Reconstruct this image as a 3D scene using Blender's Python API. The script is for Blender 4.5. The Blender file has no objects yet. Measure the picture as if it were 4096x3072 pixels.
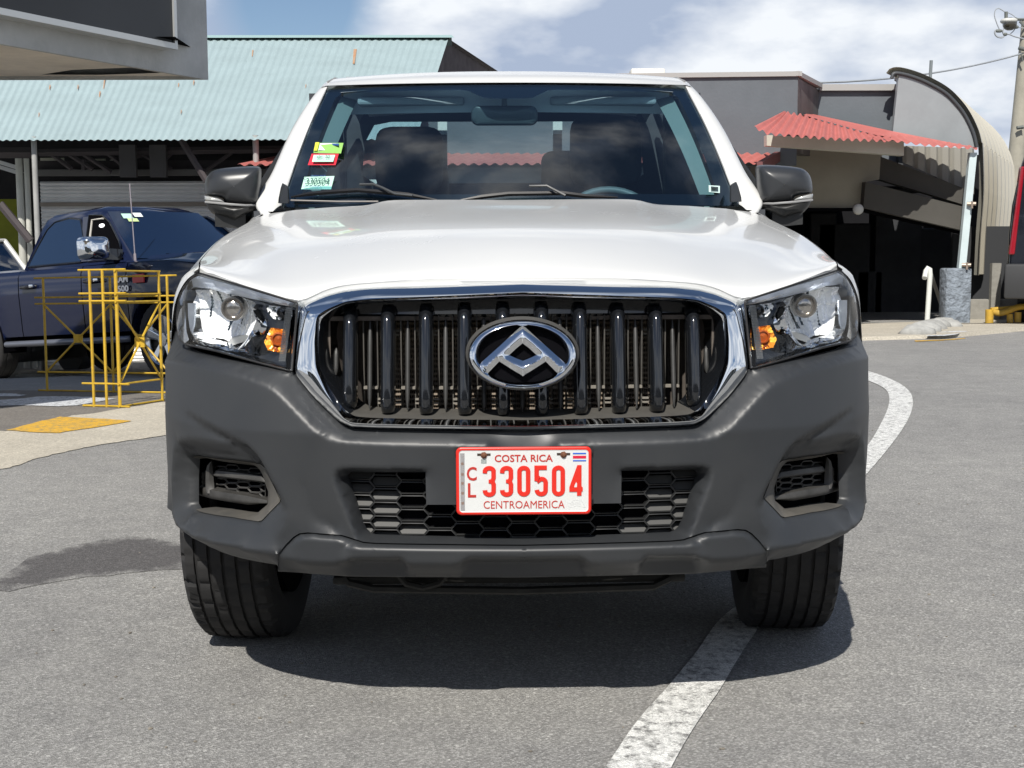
import bpy, bmesh, math, random
import numpy as np
from mathutils import Vector, Matrix, geometry
random.seed(7); np.random.seed(7)
R = math.radians
scene = bpy.context.scene
C = scene.collection
# ------------------------------------------------------------------ camera
CAM = Vector((-0.083, -3.0, 1.15)); YAW, PITCH, ROLL = R(-1.087), R(5.99), R(-0.22)
FPX = 5370.0; CX, CY = 2048.0, 1536.0
camM = Matrix.Translation(CAM) @ Matrix.Rotation(YAW, 4, 'Z') @ Matrix.Rotation(math.pi/2-PITCH, 4, 'X') @ Matrix.Rotation(ROLL, 4, 'Z')
cd = bpy.data.cameras.new('camera'); cam = bpy.data.objects.new('camera', cd); C.objects.link(cam)
cd.sensor_fit = 'HORIZONTAL'; cd.sensor_width = 36.0; cd.lens = FPX/4096*36.0
cd.clip_start = 0.05; cd.clip_end = 2000
cam.matrix_world = camM
scene.camera = cam
# ------------------------------------------------------------------ sky and sun
SUN = Vector((-0.20, -0.90, 1.0)).normalized()
SUN_EL = math.asin(SUN.z); SUN_AZ = math.atan2(SUN.x, SUN.y)      # azimuth from +Y towards +X
w = bpy.data.worlds.new("World"); scene.world = w; w.use_nodes = True
nt = w.node_tree; nt.nodes.clear()
def nn(t, ty, **k):
    n = t.nodes.new(ty)
    for a, b in k.items(): setattr(n, a, b)
    return n
out = nn(nt, 'ShaderNodeOutputWorld'); bg = nn(nt, 'ShaderNodeBackground')
sky = nn(nt, 'ShaderNodeTexSky', sky_type='NISHITA', sun_disc=False)
sky.sun_elevation = SUN_EL; sky.sun_rotation = SUN_AZ; sky.altitude = 1100; sky.air_density = 1.0; sky.dust_density = 1.3; sky.ozone_density = 2.0
tc = nn(nt, 'ShaderNodeTexCoord'); sep = nn(nt, 'ShaderNodeSeparateXYZ')
nt.links.new(tc.outputs['Generated'], sep.inputs[0])
# clouds live on a flat layer: direction / (z + c)
add = nn(nt, 'ShaderNodeMath', operation='ADD'); add.inputs[1].default_value = 0.16
nt.links.new(sep.outputs['Z'], add.inputs[0])
mx = nn(nt, 'ShaderNodeMath', operation='MAXIMUM'); mx.inputs[1].default_value = 0.05; nt.links.new(add.outputs[0], mx.inputs[0])
dx = nn(nt, 'ShaderNodeMath', operation='DIVIDE'); dy = nn(nt, 'ShaderNodeMath', operation='DIVIDE')
nt.links.new(sep.outputs['X'], dx.inputs[0]); nt.links.new(mx.outputs[0], dx.inputs[1])
nt.links.new(sep.outputs['Y'], dy.inputs[0]); nt.links.new(mx.outputs[0], dy.inputs[1])
cmb = nn(nt, 'ShaderNodeCombineXYZ'); nt.links.new(dx.outputs[0], cmb.inputs[0]); nt.links.new(dy.outputs[0], cmb.inputs[1])
n1 = nn(nt, 'ShaderNodeTexNoise', noise_dimensions='2D'); n1.inputs['Scale'].default_value = 1.15; n1.inputs['Detail'].default_value = 7; n1.inputs['Roughness'].default_value = 0.55
n2 = nn(nt, 'ShaderNodeTexNoise', noise_dimensions='3D'); n2.inputs['Scale'].default_value = 7.0; n2.inputs['Detail'].default_value = 6; n2.inputs['Roughness'].default_value = 0.5
vm = nn(nt, 'ShaderNodeVectorMath', operation='ADD'); vm.inputs[1].default_value = (2.1, 0.9, 0.0)
nt.links.new(cmb.outputs[0], vm.inputs[0]); nt.links.new(vm.outputs[0], n1.inputs['Vector'])
vs = nn(nt, 'ShaderNodeVectorMath', operation='MULTIPLY'); vs.inputs[1].default_value = (1.0, 1.0, 2.2)
nt.links.new(tc.outputs['Generated'], vs.inputs[0]); nt.links.new(vs.outputs[0], n2.inputs['Vector'])
# cover: full in a low band ahead, thinning overhead
er = nn(nt, 'ShaderNodeMapRange'); er.inputs['From Min'].default_value = 0.20; er.inputs['From Max'].default_value = 0.62; er.inputs['To Min'].default_value = 0.34; er.inputs['To Max'].default_value = -0.04
nt.links.new(sep.outputs['Z'], er.inputs['Value'])
ca = nn(nt, 'ShaderNodeMath', operation='ADD'); nt.links.new(n1.outputs['Fac'], ca.inputs[0]); nt.links.new(er.outputs[0], ca.inputs[1])
cr = nn(nt, 'ShaderNodeMapRange', interpolation_type='SMOOTHSTEP'); cr.inputs['From Min'].default_value = 0.56; cr.inputs['From Max'].default_value = 0.74
nt.links.new(ca.outputs[0], cr.inputs['Value'])
# a clear blue gap: a soft disc of directions up and to the left
gd = nn(nt, 'ShaderNodeVectorMath', operation='DISTANCE'); gv = (camM.to_3x3() @ Vector(((1190-2048)/5370, -(0-1536)/5370, -1.0))).normalized(); gd.inputs[1].default_value = gv
nt.links.new(tc.outputs['Generated'], gd.inputs[0])
gr = nn(nt, 'ShaderNodeMapRange', interpolation_type='SMOOTHSTEP'); gr.inputs['From Min'].default_value = 0.025; gr.inputs['From Max'].default_value = 0.075; gr.inputs['To Min'].default_value = 1.15; gr.inputs['To Max'].default_value = 0.0
nt.links.new(gd.outputs['Value'], gr.inputs['Value'])
gm = nn(nt, 'ShaderNodeMath', operation='MULTIPLY'); nt.links.new(gr.outputs[0], gm.inputs[0])
gn = nn(nt, 'ShaderNodeMapRange', interpolation_type='SMOOTHSTEP'); gn.inputs['From Min'].default_value = 0.64; gn.inputs['From Max'].default_value = 0.50
nt.links.new(n2.outputs['Fac'], gn.inputs['Value']); nt.links.new(gn.outputs[0], gm.inputs[1])
cs = nn(nt, 'ShaderNodeMath', operation='SUBTRACT', use_clamp=True); nt.links.new(cr.outputs[0], cs.inputs[0]); nt.links.new(gm.outputs[0], cs.inputs[1])
ramp = nn(nt, 'ShaderNodeValToRGB')
ramp.color_ramp.elements[0].position = 0.41; ramp.color_ramp.elements[0].color = (4.5, 5.4, 7.1, 1)
ramp.color_ramp.elements[1].position = 0.59; ramp.color_ramp.elements[1].color = (10.0, 10.4, 10.9, 1)
nt.links.new(n2.outputs['Fac'], ramp.inputs[0])
mix = nn(nt, 'ShaderNodeMixRGB'); nt.links.new(cs.outputs[0], mix.inputs['Fac']); nt.links.new(sky.outputs[0], mix.inputs['Color1']); nt.links.new(ramp.outputs[0], mix.inputs['Color2'])
nt.links.new(mix.outputs[0], bg.inputs['Color']); bg.inputs['Strength'].default_value = 0.075
nt.links.new(bg.outputs[0], out.inputs[0])
sl = bpy.data.lights.new('sun', 'SUN'); sl.energy = 4.8; sl.angle = R(0.5); sl.color = (1.0, 0.955, 0.88)
so = bpy.data.objects.new('sun', sl); C.objects.link(so)
so.rotation_euler = SUN.to_track_quat('Z', 'Y').to_euler()
scene.view_settings.view_transform = 'Standard'; scene.view_settings.look = 'None'; scene.view_settings.gamma = 1
scene.view_settings.exposure = 0.30
# ------------------------------------------------------------------ measuring helpers
Rm = np.array(camM.to_3x3()); C0 = np.array(CAM)
def ray(px, py):
    d = Rm @ np.array(((px-CX)/FPX, -(py-CY)/FPX, -1.0)); return d/np.linalg.norm(d)
def at_y(px, py, y):
    d = ray(px, py); return C0 + d*((y-C0[1])/d[1])
def ground_z(x, y):
    t = max(0.0, y-3.0); L = 1/(1+math.exp(min(50, (x+.2)/1.2))); t1 = min(t, 11.6)
    far = max(0.0, min(1.0, (-4.4-x)/2.2))*max(0.0, min(1.0, (y-11.5)/3.0))
    return -(0.012*t1+.0027*t1*t1+.02*(t-t1))*(.28+.72*L)+.007*x*math.exp(-max(0, y)/4)-.12*far
def at_g(px, py, dz=0.0):
    d = ray(px, py); z = 0.0
    for _ in range(60):
        p = C0 + d*((z+dz-C0[2])/d[2]); z = 0.5*z+0.5*ground_z(p[0], p[1])
    return np.array((p[0], p[1], ground_z(p[0], p[1])+dz))
def at_x(px, py, x):
    d = ray(px, py); return C0 + d*((x-C0[0])/d[0])
def un(v): return v/np.linalg.norm(v)
def zoomer(x0, y0, k):
    def f(*v): return [(x0+k*v[i], y0+k*v[i+1]) for i in range(0, len(v), 2)]
    return f
ZA = zoomer(600, 1000, .5877); ZB = zoomer(600, 1500, .67812); ZG = zoomer(1250, 1150, .36157); ZE = zoomer(1840, 1240, .22604)
ZH = zoomer(650, 1050, .27125); ZM = zoomer(750, 550, .33149); ZW = zoomer(1100, 200, .85895); ZF = zoomer(700, 1750, .24108)
ZT = zoomer(650, 2000, .42208); ZL = zoomer(1300, 1800, .36166); ZR = zoomer(2500, 0, .8440); Z1 = zoomer(0, 0, .5425)
ZK = zoomer(0, 1050, .51245); ZN = zoomer(0, 550, .40687); ZQ = zoomer(2800, 250, .40687); ZV = zoomer(3300, 950, .35986)
ZP = zoomer(3500, 0, .36165); DP = zoomer(0, 0, 1.85172)
# ------------------------------------------------------------------ materials
MATS = {}
def mat(name, col, rough=0.5, metal=0.0, spec=None, coat=0.0, noise=None, bump=None, trans=0.0, emit=None, ior=None):
    """noise=(scale, amount[, col2]) mottles the base colour; bump=(scale, strength, distance)"""
    if name in MATS: return MATS[name]
    m = bpy.data.materials.new(name); m.use_nodes = True; t = m.node_tree; b = t.nodes['Principled BSDF']
    b.inputs['Base Color'].default_value = (*col, 1); b.inputs['Roughness'].default_value = rough; b.inputs['Metallic'].default_value = metal
    if spec is not None: b.inputs['Specular IOR Level'].default_value = spec
    if ior: b.inputs['IOR'].default_value = ior
    if coat: b.inputs['Coat Weight'].default_value = coat; b.inputs['Coat Roughness'].default_value = 0.03
    if emit: b.inputs['Emission Color'].default_value = (*emit[0], 1); b.inputs['Emission Strength'].default_value = emit[1]
    o = nn(t, 'ShaderNodeTexCoord')
    if noise:
        n = nn(t, 'ShaderNodeTexNoise'); n.inputs['Scale'].default_value = noise[0]; n.inputs['Detail'].default_value = 8; n.inputs['Roughness'].default_value = 0.65
        t.links.new(o.outputs['Object'], n.inputs['Vector'])
        r = nn(t, 'ShaderNodeMapRange'); r.inputs['From Min'].default_value = 0.3; r.inputs['From Max'].default_value = 0.7
        t.links.new(n.outputs['Fac'], r.inputs['Value'])
        c2 = noise[2] if len(noise) > 2 else tuple(c*(1-noise[1]) for c in col)
        mxx = nn(t, 'ShaderNodeMixRGB'); mxx.inputs['Color1'].default_value = (*col, 1); mxx.inputs['Color2'].default_value = (*c2, 1)
        mm = nn(t, 'ShaderNodeMath', operation='MULTIPLY'); mm.inputs[1].default_value = 1.0 if len(noise) < 3 else noise[1]
        t.links.new(r.outputs[0], mm.inputs[0]); t.links.new(mm.outputs[0], mxx.inputs['Fac']); t.links.new(mxx.outputs[0], b.inputs['Base Color'])
        rr = nn(t, 'ShaderNodeMapRange'); rr.inputs['To Min'].default_value = max(0, rough-0.06); rr.inputs['To Max'].default_value = min(1, rough+0.10)
        t.links.new(n.outputs['Fac'], rr.inputs['Value'])
        if rough > 0.12: t.links.new(rr.outputs[0], b.inputs['Roughness'])
    if bump:
        n = nn(t, 'ShaderNodeTexNoise'); n.inputs['Scale'].default_value = bump[0]; n.inputs['Detail'].default_value = 5
        t.links.new(o.outputs['Object'], n.inputs['Vector'])
        bp = nn(t, 'ShaderNodeBump'); bp.inputs['Strength'].default_value = bump[1]; bp.inputs['Distance'].default_value = bump[2]
        t.links.new(n.outputs['Fac'], bp.inputs['Height']); t.links.new(bp.outputs[0], b.inputs['Normal'])
    MATS[name] = m; return m
def glass(name, tint, ior=1.5, rough=0.0, extra=0.0):
    if name in MATS: return MATS[name]
    m = bpy.data.materials.new(name); m.use_nodes = True; t = m.node_tree; t.nodes.clear()
    o = nn(t, 'ShaderNodeOutputMaterial'); tr = nn(t, 'ShaderNodeBsdfTransparent'); tr.inputs[0].default_value = (*tint, 1)
    g = nn(t, 'ShaderNodeBsdfGlossy'); g.inputs['Roughness'].default_value = rough; g.inputs[0].default_value = (1, 1, 1, 1)
    lw = nn(t, 'ShaderNodeLayerWeight'); lw.inputs[0].default_value = .5; p5_ = nn(t, 'ShaderNodeMath', operation='POWER'); p5_.inputs[1].default_value = 5; t.links.new(lw.outputs['Facing'], p5_.inputs[0])
    F0 = ((ior-1)/(ior+1))**2; f = nn(t, 'ShaderNodeMath', operation='MULTIPLY_ADD'); f.inputs[1].default_value = 1-F0; f.inputs[2].default_value = F0; t.links.new(p5_.outputs[0], f.inputs[0]); mxs = nn(t, 'ShaderNodeMixShader')
    a = nn(t, 'ShaderNodeMath', operation='ADD', use_clamp=True); a.inputs[1].default_value = extra
    t.links.new(f.outputs[0], a.inputs[0]); t.links.new(a.outputs[0], mxs.inputs[0]); t.links.new(tr.outputs[0], mxs.inputs[1]); t.links.new(g.outputs[0], mxs.inputs[2])
    t.links.new(mxs.outputs[0], o.inputs[0]); MATS[name] = m; return m
# ------------------------------------------------------------------ object helpers
def tag(o, label=None, cat=None, group=None, kind=None):
    for k, v in (('label', label), ('category', cat), ('group', group), ('kind', kind)):
        if v: o[k] = v
    return o
def empty(name, loc, rz=0, label=None, cat=None, group=None):
    o = bpy.data.objects.new(name, None); C.objects.link(o); o.location = loc; o.rotation_euler = (0, 0, rz); o.empty_display_size = .2
    return tag(o, label, cat, group)
class MB:
    """collects geometry, builds ONE mesh object"""
    def __init__(s): s.v = []; s.f = []; s.m = []
    def add(s, vs, fs, mi=0):
        o = len(s.v); s.v += [tuple(map(float, v)) for v in vs]; s.f += [tuple(i+o for i in f) for f in fs]; s.m += [mi]*len(fs); return s
    def box(s, a, b, mi=0, bev=0.0):
        (x0, y0, z0), (x1, y1, z1) = a, b
        if bev <= 0:
            vs = [(x, y, z) for z in (z0, z1) for y in (y0, y1) for x in (x0, x1)]
            return s.add(vs, [(0, 2, 3, 1), (4, 5, 7, 6), (0, 1, 5, 4), (2, 6, 7, 3), (0, 4, 6, 2), (1, 3, 7, 5)], mi)
        bm = bmesh.new(); bmesh.ops.create_cube(bm, size=1)
        for v in bm.verts: v.co = Vector(((x0+x1)/2+v.co.x*(x1-x0), (y0+y1)/2+v.co.y*(y1-y0), (z0+z1)/2+v.co.z*(z1-z0)))
        bmesh.ops.bevel(bm, geom=bm.edges[:], offset=bev, segments=2, profile=.5, affect='EDGES')
        return s.addbm(bm, mi)
    def addbm(s, bm, mi=0):
        bm.verts.ensure_lookup_table(); bm.verts.index_update()
        s.add([v.co for v in bm.verts], [tuple(v.index for v in f.verts) for f in bm.faces], mi); bm.free(); return s
    def hull8(s, P, mi=0):   # 8 corners: bottom 4 ccw, top 4 ccw
        return s.add(P, [(3, 2, 1, 0), (4, 5, 6, 7), (0, 1, 5, 4), (1, 2, 6, 5), (2, 3, 7, 6), (3, 0, 4, 7)], mi)
    def tube(s, P, r, n=8, mi=0, closed=False, cap=True, prof=None):
        P = [Vector(p) for p in P]; k = len(P); rs = r if hasattr(r, '__len__') else [r]*k
        rings = []; up = None
        for i, p in enumerate(P):
            if closed: d = (P[(i+1) % k]-P[i-1])
            else: d = (P[min(i+1, k-1)]-P[max(i-1, 0)])
            d.normalize()
            if up is None: up = Vector((0, 0, 1)) if abs(d.z) < .9 else Vector((0, 1, 0))
            a = d.cross(up); a.normalize(); b = a.cross(d); b.normalize(); up = b
            if prof: rings.append([p+a*u*rs[i]+b*v*rs[i] for u, v in prof])
            else: rings.append([p+(a*math.cos(2*math.pi*j/n)+b*math.sin(2*math.pi*j/n))*rs[i] for j in range(n)])
        n = len(rings[0])
        vs = [v for g in rings for v in g]; fs = []
        for i in range(k if closed else k-1):
            i2 = (i+1) % k
            for j in range(n): fs.append((i*n+j, i*n+(j+1) % n, i2*n+(j+1) % n, i2*n+j))
        if cap and not closed: fs += [tuple(reversed(range(n))), tuple((k-1)*n+j for j in range(n))]
        return s.add(vs, fs, mi)
    def grid(s, G, mi=0, flip=False, closeu=False):
        nu = len(G); nv = len(G[0]); vs = [p for r_ in G for p in r_]; fs = []
        for i in range(nu if closeu else nu-1):
            for j in range(nv-1):
                i2 = (i+1) % nu
                q = (i*nv+j, i2*nv+j, i2*nv+j+1, i*nv+j+1); fs.append(q[::-1] if flip else q)
        return s.add(vs, fs, mi)
    def prism(s, poly, fn, mi=0):
        """poly: 2D points; fn(u,v,side)->3D for side 0/1"""
        n = len(poly); vs = [fn(u, v, 0) for u, v in poly]+[fn(u, v, 1) for u, v in poly]
        return s.add(vs, [tuple(reversed(range(n))), tuple(range(n, 2*n))]+[(i, (i+1) % n, n+(i+1) % n, n+i) for i in range(n)], mi)
    def build(s, name, mats, parent=None, smooth=None, bev=None, weld=False, solid=None, sub=0, recalc=True):
        me = bpy.data.meshes.new(name); me.from_pydata(s.v, [], s.f)
        if not isinstance(mats, (list, tuple)): mats = [mats]
        for m_ in mats: me.materials.append(m_)
        if len(mats) > 1: me.polygons.foreach_set('material_index', s.m)
        if weld or recalc:
            bm = bmesh.new(); bm.from_mesh(me)
            if weld: bmesh.ops.remove_doubles(bm, verts=bm.verts, dist=1e-4 if weld is True else weld)
            if recalc: bmesh.ops.recalc_face_normals(bm, faces=bm.faces)
            bm.to_mesh(me); bm.free()
        if smooth is not None:
            me.polygons.foreach_set('use_smooth', [True]*len(me.polygons)); me.set_sharp_from_angle(angle=R(smooth))
        me.update(); o = bpy.data.objects.new(name, me); C.objects.link(o)
        if parent: o.parent = parent
        if solid: md = o.modifiers.new('solid', 'SOLIDIFY'); md.thickness = solid; md.offset = -1
        if bev: md = o.modifiers.new('bevel', 'BEVEL'); md.width = bev; md.segments = 2; md.limit_method = 'ANGLE'; md.angle_limit = R(35)
        if sub: md = o.modifiers.new('sub', 'SUBSURF'); md.levels = sub; md.render_levels = sub
        return o
def crom(P, n):
    """Catmull-Rom through array P (k, d) -> n samples per span"""
    P = np.asarray(P, float); k = len(P); E = np.vstack([2*P[:1]-P[1:2], P, 2*P[-1:]-P[-2:-1]]); o = []
    for i in range(k-1):
        a, b, c, d = E[i], E[i+1], E[i+2], E[i+3]
        for j in range(n):
            t = j/n; o.append(.5*((2*b)+(-a+c)*t+(2*a-5*b+4*c-d)*t*t+(-a+3*b-3*c+d)*t**3))
    o.append(P[-1]); return np.array(o)
def cgrid(G, nu, nv):
    G = np.asarray(G, float); A_ = np.array([crom(row, nv) for row in G]); return np.array([crom(A_[:, j], nu) for j in range(A_.shape[1])]).transpose(1, 0, 2)
def densify(P, res):
    o = []
    for a, b in zip(P[:-1], P[1:]):
        a = np.asarray(a, float); b = np.asarray(b, float); n = max(1, int(math.ceil(np.linalg.norm((b-a)[:2])/res)))
        for i in range(n): o.append(a+(b-a)*i/n)
    o.append(np.asarray(P[-1], float)); return np.array(o)
def inside(poly, pts):
    poly = np.asarray(poly); x, y = pts[:, 0], pts[:, 1]; r = np.zeros(len(pts), bool); n = len(poly)
    for i in range(n):
        x1, y1 = poly[i][:2]; x2, y2 = poly[(i+1) % n][:2]
        c = ((y1 > y) != (y2 > y)); 
        if y1 != y2: r ^= c & (x < (x2-x1)*(y-y1)/(y2-y1)+x1)
    return r
def tri_panel(outer, holes, lines, res):
    """constrained triangulation. polylines of (u,v,val); val nan = unconstrained. returns pts(N,3), tris"""
    segs = [np.vstack([densify(list(outer)+[outer[0]], res)])]+[densify(list(h)+[h[0]], res) for h in holes]+[densify(l, res) for l in lines]
    P = []; Ed = []
    for s in segs:
        c = s[:, 0] < 1e-7
        for i in range(1, len(s)-1):
            if c[i-1] and c[i] and c[i+1]: s[i, 2] = np.nan
    for s in segs:
        o = len(P); P += list(s); Ed += [(o+i, o+i+1) for i in range(len(s)-1)]
    P = np.array(P); lo = P[:, :2].min(0); hi = P[:, :2].max(0)
    gx = np.arange(lo[0], hi[0], res); gy = np.arange(lo[1], hi[1], res*.866)
    g = np.array([(x+(res/2 if j % 2 else 0), y) for j, y in enumerate(gy) for x in gx])
    g = g[inside(segs[0], g)]
    for h in segs[1:1+len(holes)]: g = g[~inside(h, g)]
    keep = np.ones(len(g), bool)
    for i in range(0, len(P), 400):
        ch = P[i:i+400, :2]; d = ((g[:, None]-ch[None])**2).sum(2).min(1); keep &= d > (res*.55)**2
    g = g[keep]; allp = np.vstack([P, np.column_stack([g, np.full(len(g), np.nan)])])
    r = geometry.delaunay_2d_cdt([Vector(p[:2]) for p in allp], Ed, [], 0, 1e-5)
    V = np.array([tuple(v) for v in r[0]]); T = np.array([t for t in r[2] if len(t) == 3])
    val = np.array([(lambda q: q[0] if q else np.nan)([allp[i, 2] for i in ids if not np.isnan(allp[i, 2])]) for ids in r[3]])
    c = V[T].mean(1); ok = inside(segs[0], c)
    for h in segs[1:1+len(holes)]: ok &= ~inside(h, c)
    T = T[ok]; used = np.unique(T); mp = -np.ones(len(V), int); mp[used] = np.arange(len(used))
    return np.column_stack([V[used], val[used]]), mp[T]
def relax(P, T, smooth=3):
    """harmonic interpolation of column 2 from constrained values, then light smoothing"""
    n = len(P); e = np.unique(np.sort(np.vstack([T[:, [0, 1]], T[:, [1, 2]], T[:, [2, 0]]]), axis=1), axis=0)
    a, b = e[:, 0], e[:, 1]; deg = np.bincount(a, minlength=n)+np.bincount(b, minlength=n)
    fix = ~np.isnan(P[:, 2]); x = np.where(fix, np.nan_to_num(P[:, 2]), 0.0)
    L = lambda v: deg*v-np.bincount(a, v[b], n)-np.bincount(b, v[a], n)
    fr = (~fix).astype(float); r = -L(x)*fr; p = r.copy(); rs = (r*r).sum()
    for _ in range(900):
        if rs < 1e-13: break
        Ap = L(p)*fr; al = rs/(p*Ap).sum(); x += al*p; r -= al*Ap; rn = (r*r).sum(); p = r+(rn/rs)*p; rs = rn
    ec = {}
    for t in T:
        for i in range(3):
            k = tuple(sorted((t[i], t[(i+1) % 3]))); ec[k] = ec.get(k, 0)+1
    bd = np.zeros(n, bool)
    for k, c in ec.items():
        if c == 1 and not (P[k[0], 0] < 1e-6 and P[k[1], 0] < 1e-6): bd[list(k)] = True
    fr = (~bd).astype(float)
    for _ in range(smooth):
        av = (np.bincount(a, x[b], n)+np.bincount(b, x[a], n))/deg; x = x+(av-x)*fr*.6
    return x, [k for k, c in ec.items() if c == 1]
# ------------------------------------------------------------------ the truck's front base surface
PLAN = crom([(-.18, .004), (0, 0), (.18, .004), (.34, .018), (.50, .048), (.63, .095), (.74, .165), (.82, .250), (.875, .350), (.915, .47), (.938, .60), (.948, .72), (.95, .85)], 24)[24:]
PS = np.concatenate([[0], np.cumsum(np.linalg.norm(np.diff(PLAN, axis=0), axis=1))])
tn = np.gradient(PLAN, PS, axis=0); tn /= np.linalg.norm(tn, axis=1)[:, None]; PNx, PNy = tn[:, 1], -tn[:, 0]
def rake(z): return 0.24*np.maximum(0, np.asarray(z)-.72)
def sz(px, py, off=0.0):
    """image point on the (image-left) half of the front surface -> (s, z)"""
    d = ray(px, py); X = -(PLAN[:, 0]+PNx*off); Y = PLAN[:, 1]+PNy*off; z = np.full(len(X), .8)
    for _ in range(6):
        t = (Y+rake(z)-C0[1])/d[1]; z = C0[2]+t*d[2]
    ex = C0[0]+t*d[0]-X; i = np.where(ex[:-1]*ex[1:] <= 0)[0]
    if len(i) == 0:
        if ex[0] > 0: return 0.0, float(z[0])
        j = int(np.argmin(np.abs(ex))); return float(PS[j]), float(z[j])
    i = i[0]; k = ex[i]/(ex[i]-ex[i+1]+1e-12); return float(PS[i]+k*(PS[i+1]-PS[i])), float(z[i]+k*(z[i+1]-z[i]))
_sz = sz
def sz(px, py, off=0.0):
    s, z = _sz(px, py, off); return (0.0 if s < .007 else s), z
def SP(s, z, off, side=-1):
    x = np.interp(s, PS, PLAN[:, 0])+np.interp(s, PS, PNx)*off; y = np.interp(s, PS, PLAN[:, 1])+np.interp(s, PS, PNy)*off+rake(z)
    return np.column_stack([side*np.atleast_1d(x), np.atleast_1d(y), np.broadcast_to(z, np.shape(np.atleast_1d(x)))])
def SPX(px, py, off=0.0, side=-1):
    s, z = sz(px, py, off); return SP(s, z, off, side)[0]
def L_(pts, off=float('nan')):
    """image polyline -> (s,z,off); off may be a list"""
    return [(*sz(p[0], p[1], 0 if (o != o) else o), o) for p, o in zip(pts, off if hasattr(off, '__len__') else [off]*len(pts))]
def front_panel(name, outer, holes, lines, m, parent, res=.009, smooth=3, sides='both', rim=.018, sharp=38, extra=0):
    P, T = tri_panel(outer, holes, lines, res); off, be = relax(P, T, smooth)
    def half(side):
        V = SP(P[:, 0], P[:, 1], off+extra, side); Vb = SP(P[:, 0], P[:, 1], off+extra-rim, side)
        mb = MB(); f = [tuple(t) if side < 0 else tuple(t[::-1]) for t in T]
        bi = sorted({i for k in be for i in k if True}); mp = {i: len(V)+j for j, i in enumerate(bi)}
        edges = [k for k in be if not (P[k[0], 0] < 1e-6 and P[k[1], 0] < 1e-6)] if sides == 'both' else be
        mb.add(list(V)+[Vb[i] for i in bi], f+[(a, b, mp[b], mp[a]) for a, b in edges]); return mb
    if sides == 'both':
        m1, m2 = half(-1), half(1); m1.add(m2.v, m2.f); return m1.build(name, m, parent, smooth=sharp, weld=2e-4)
    return [half(sd).build(name, m, parent, smooth=sharp) for sd in (-1, 1)]
# ================================================================== materials
PLAST = mat('dark textured plastic', (.021, .0235, .027), .44, spec=.5, noise=(2.2, .45, (.046, .047, .047)), bump=(900, .12, .0004))
PLASTB = mat('black plastic', (.014, .015, .016), .42, noise=(30, .4, (.03, .029, .027)))
GLOSSB = mat('gloss black', (.008, .009, .011), .10, coat=.6)
DUSTY = mat('dusty plastic', (.07, .066, .058), .75, noise=(25, .6, (.035, .033, .03)))
CHROME = mat('chrome', (.78, .80, .82), .045, 1.0)
CHROMED = mat('chrome worn', (.62, .64, .66), .16, 1.0)
WHITE = mat('white paint', (.60, .605, .595), .24, coat=.6, noise=(2.0, .03))
WHITE2 = mat('white paint side', (.60, .605, .595), .3, coat=.8)
BLACK = mat('deep black', (.003, .003, .004), .9, spec=.03)
FRIT = mat('black ceramic band', (.004, .005, .007), .12, coat=.5)
RUBBER = mat('tyre rubber', (.011, .011, .012), .80, noise=(14, .6, (.026, .025, .024)), bump=(300, .15, .001))
RUBSEAL = mat('rubber seal', (.010, .010, .011), .6)
GLASSW = glass('windscreen glass', (.60, .80, .86), 1.45, extra=.06)
LENS = glass('lamp lens', (.97, .98, .99), 1.30)
AMBER = mat('amber reflector', (.85, .30, .03), .16, .35)
REFLB = mat('painted bright reflection', (.88, .89, .88), .35, .15); REFLD = mat('painted dark reflection', (.10, .12, .12), .10, .9); AMBERB = mat('painted amber glint', (.95, .50, .06), .3, .0); AMBERD = mat('painted amber shade', (.30, .07, .02), .15, .4)  # bright and dark cells paint mirror reflections onto the lamp flutes
REFL = mat('lamp reflector', (.94, .95, .96), .16, .3)
RAD = mat('dusty alloy fins', (.34, .28, .22), .8, noise=(60, .5))
RUST = mat('rusty steel', (.22, .09, .045), .7, .3, noise=(90, .6))
INT = mat('dark interior trim', (.045, .050, .058), .8, noise=(8, .3))
INTG = mat('pale pillar trim', (.20, .235, .225), .8)
HEADL = mat('headliner', (.42, .44, .47), .9)
RED = mat('plate red', (.60, .022, .012), .35)
REDB = mat('plate letter red', (.42, .03, .022), .4)
PLW = mat('plate white', (.60, .61, .60), .38, noise=(40, .06))
# ================================================================== the white pickup truck
truck = empty('pickup_truck', (0, 0, 0), 0, 'white pickup truck with charcoal plastic bumper and chrome grille, parked facing the camera', 'pickup truck')
# ---- bumper
nan = float('nan')
seam = ZB(755, 1155, 752, 1060, 800, 1000, 845, 955, 880, 934, 930, 928, 1130, 943, 1180, 958, 1260, 984, 1330, 990, 1700, 996, 2212, 1001)
lowsil = ZT(30, 60, 60, 170, 95, 245, 130, 305, 165, 355, 200, 392, 260, 455, 330, 497, 400, 528, 600, 590, 850, 640, 1085, 672)
Zc = lambda y: sz(*ZB(2300, y)[0])[1]
arch = [(.0, 0)]
sBack = float(np.interp(.82, PLAN[:, 1], PS)); 
outer = []
outer += L_(ZA(2570, 1233, 1700, 1226, 1500, 1223, 1400, 1220), -.030) + L_(ZA(1345, 1208, 1290, 1172, 1180, 1072, 1060, 942), -.034) + L_(ZA(985, 848), -.036)
outer += L_(ZA(960, 834, 800, 799, 600, 762, 400, 722, 310, 702, 258, 682, 222, 650, 196, 604), [-.027]*7+[-.024])
zt = outer[-1][1]
outer += [(outer[-1][0]+.05, zt+.015, -.02), (sBack, zt+.02, -.005)]
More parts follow.
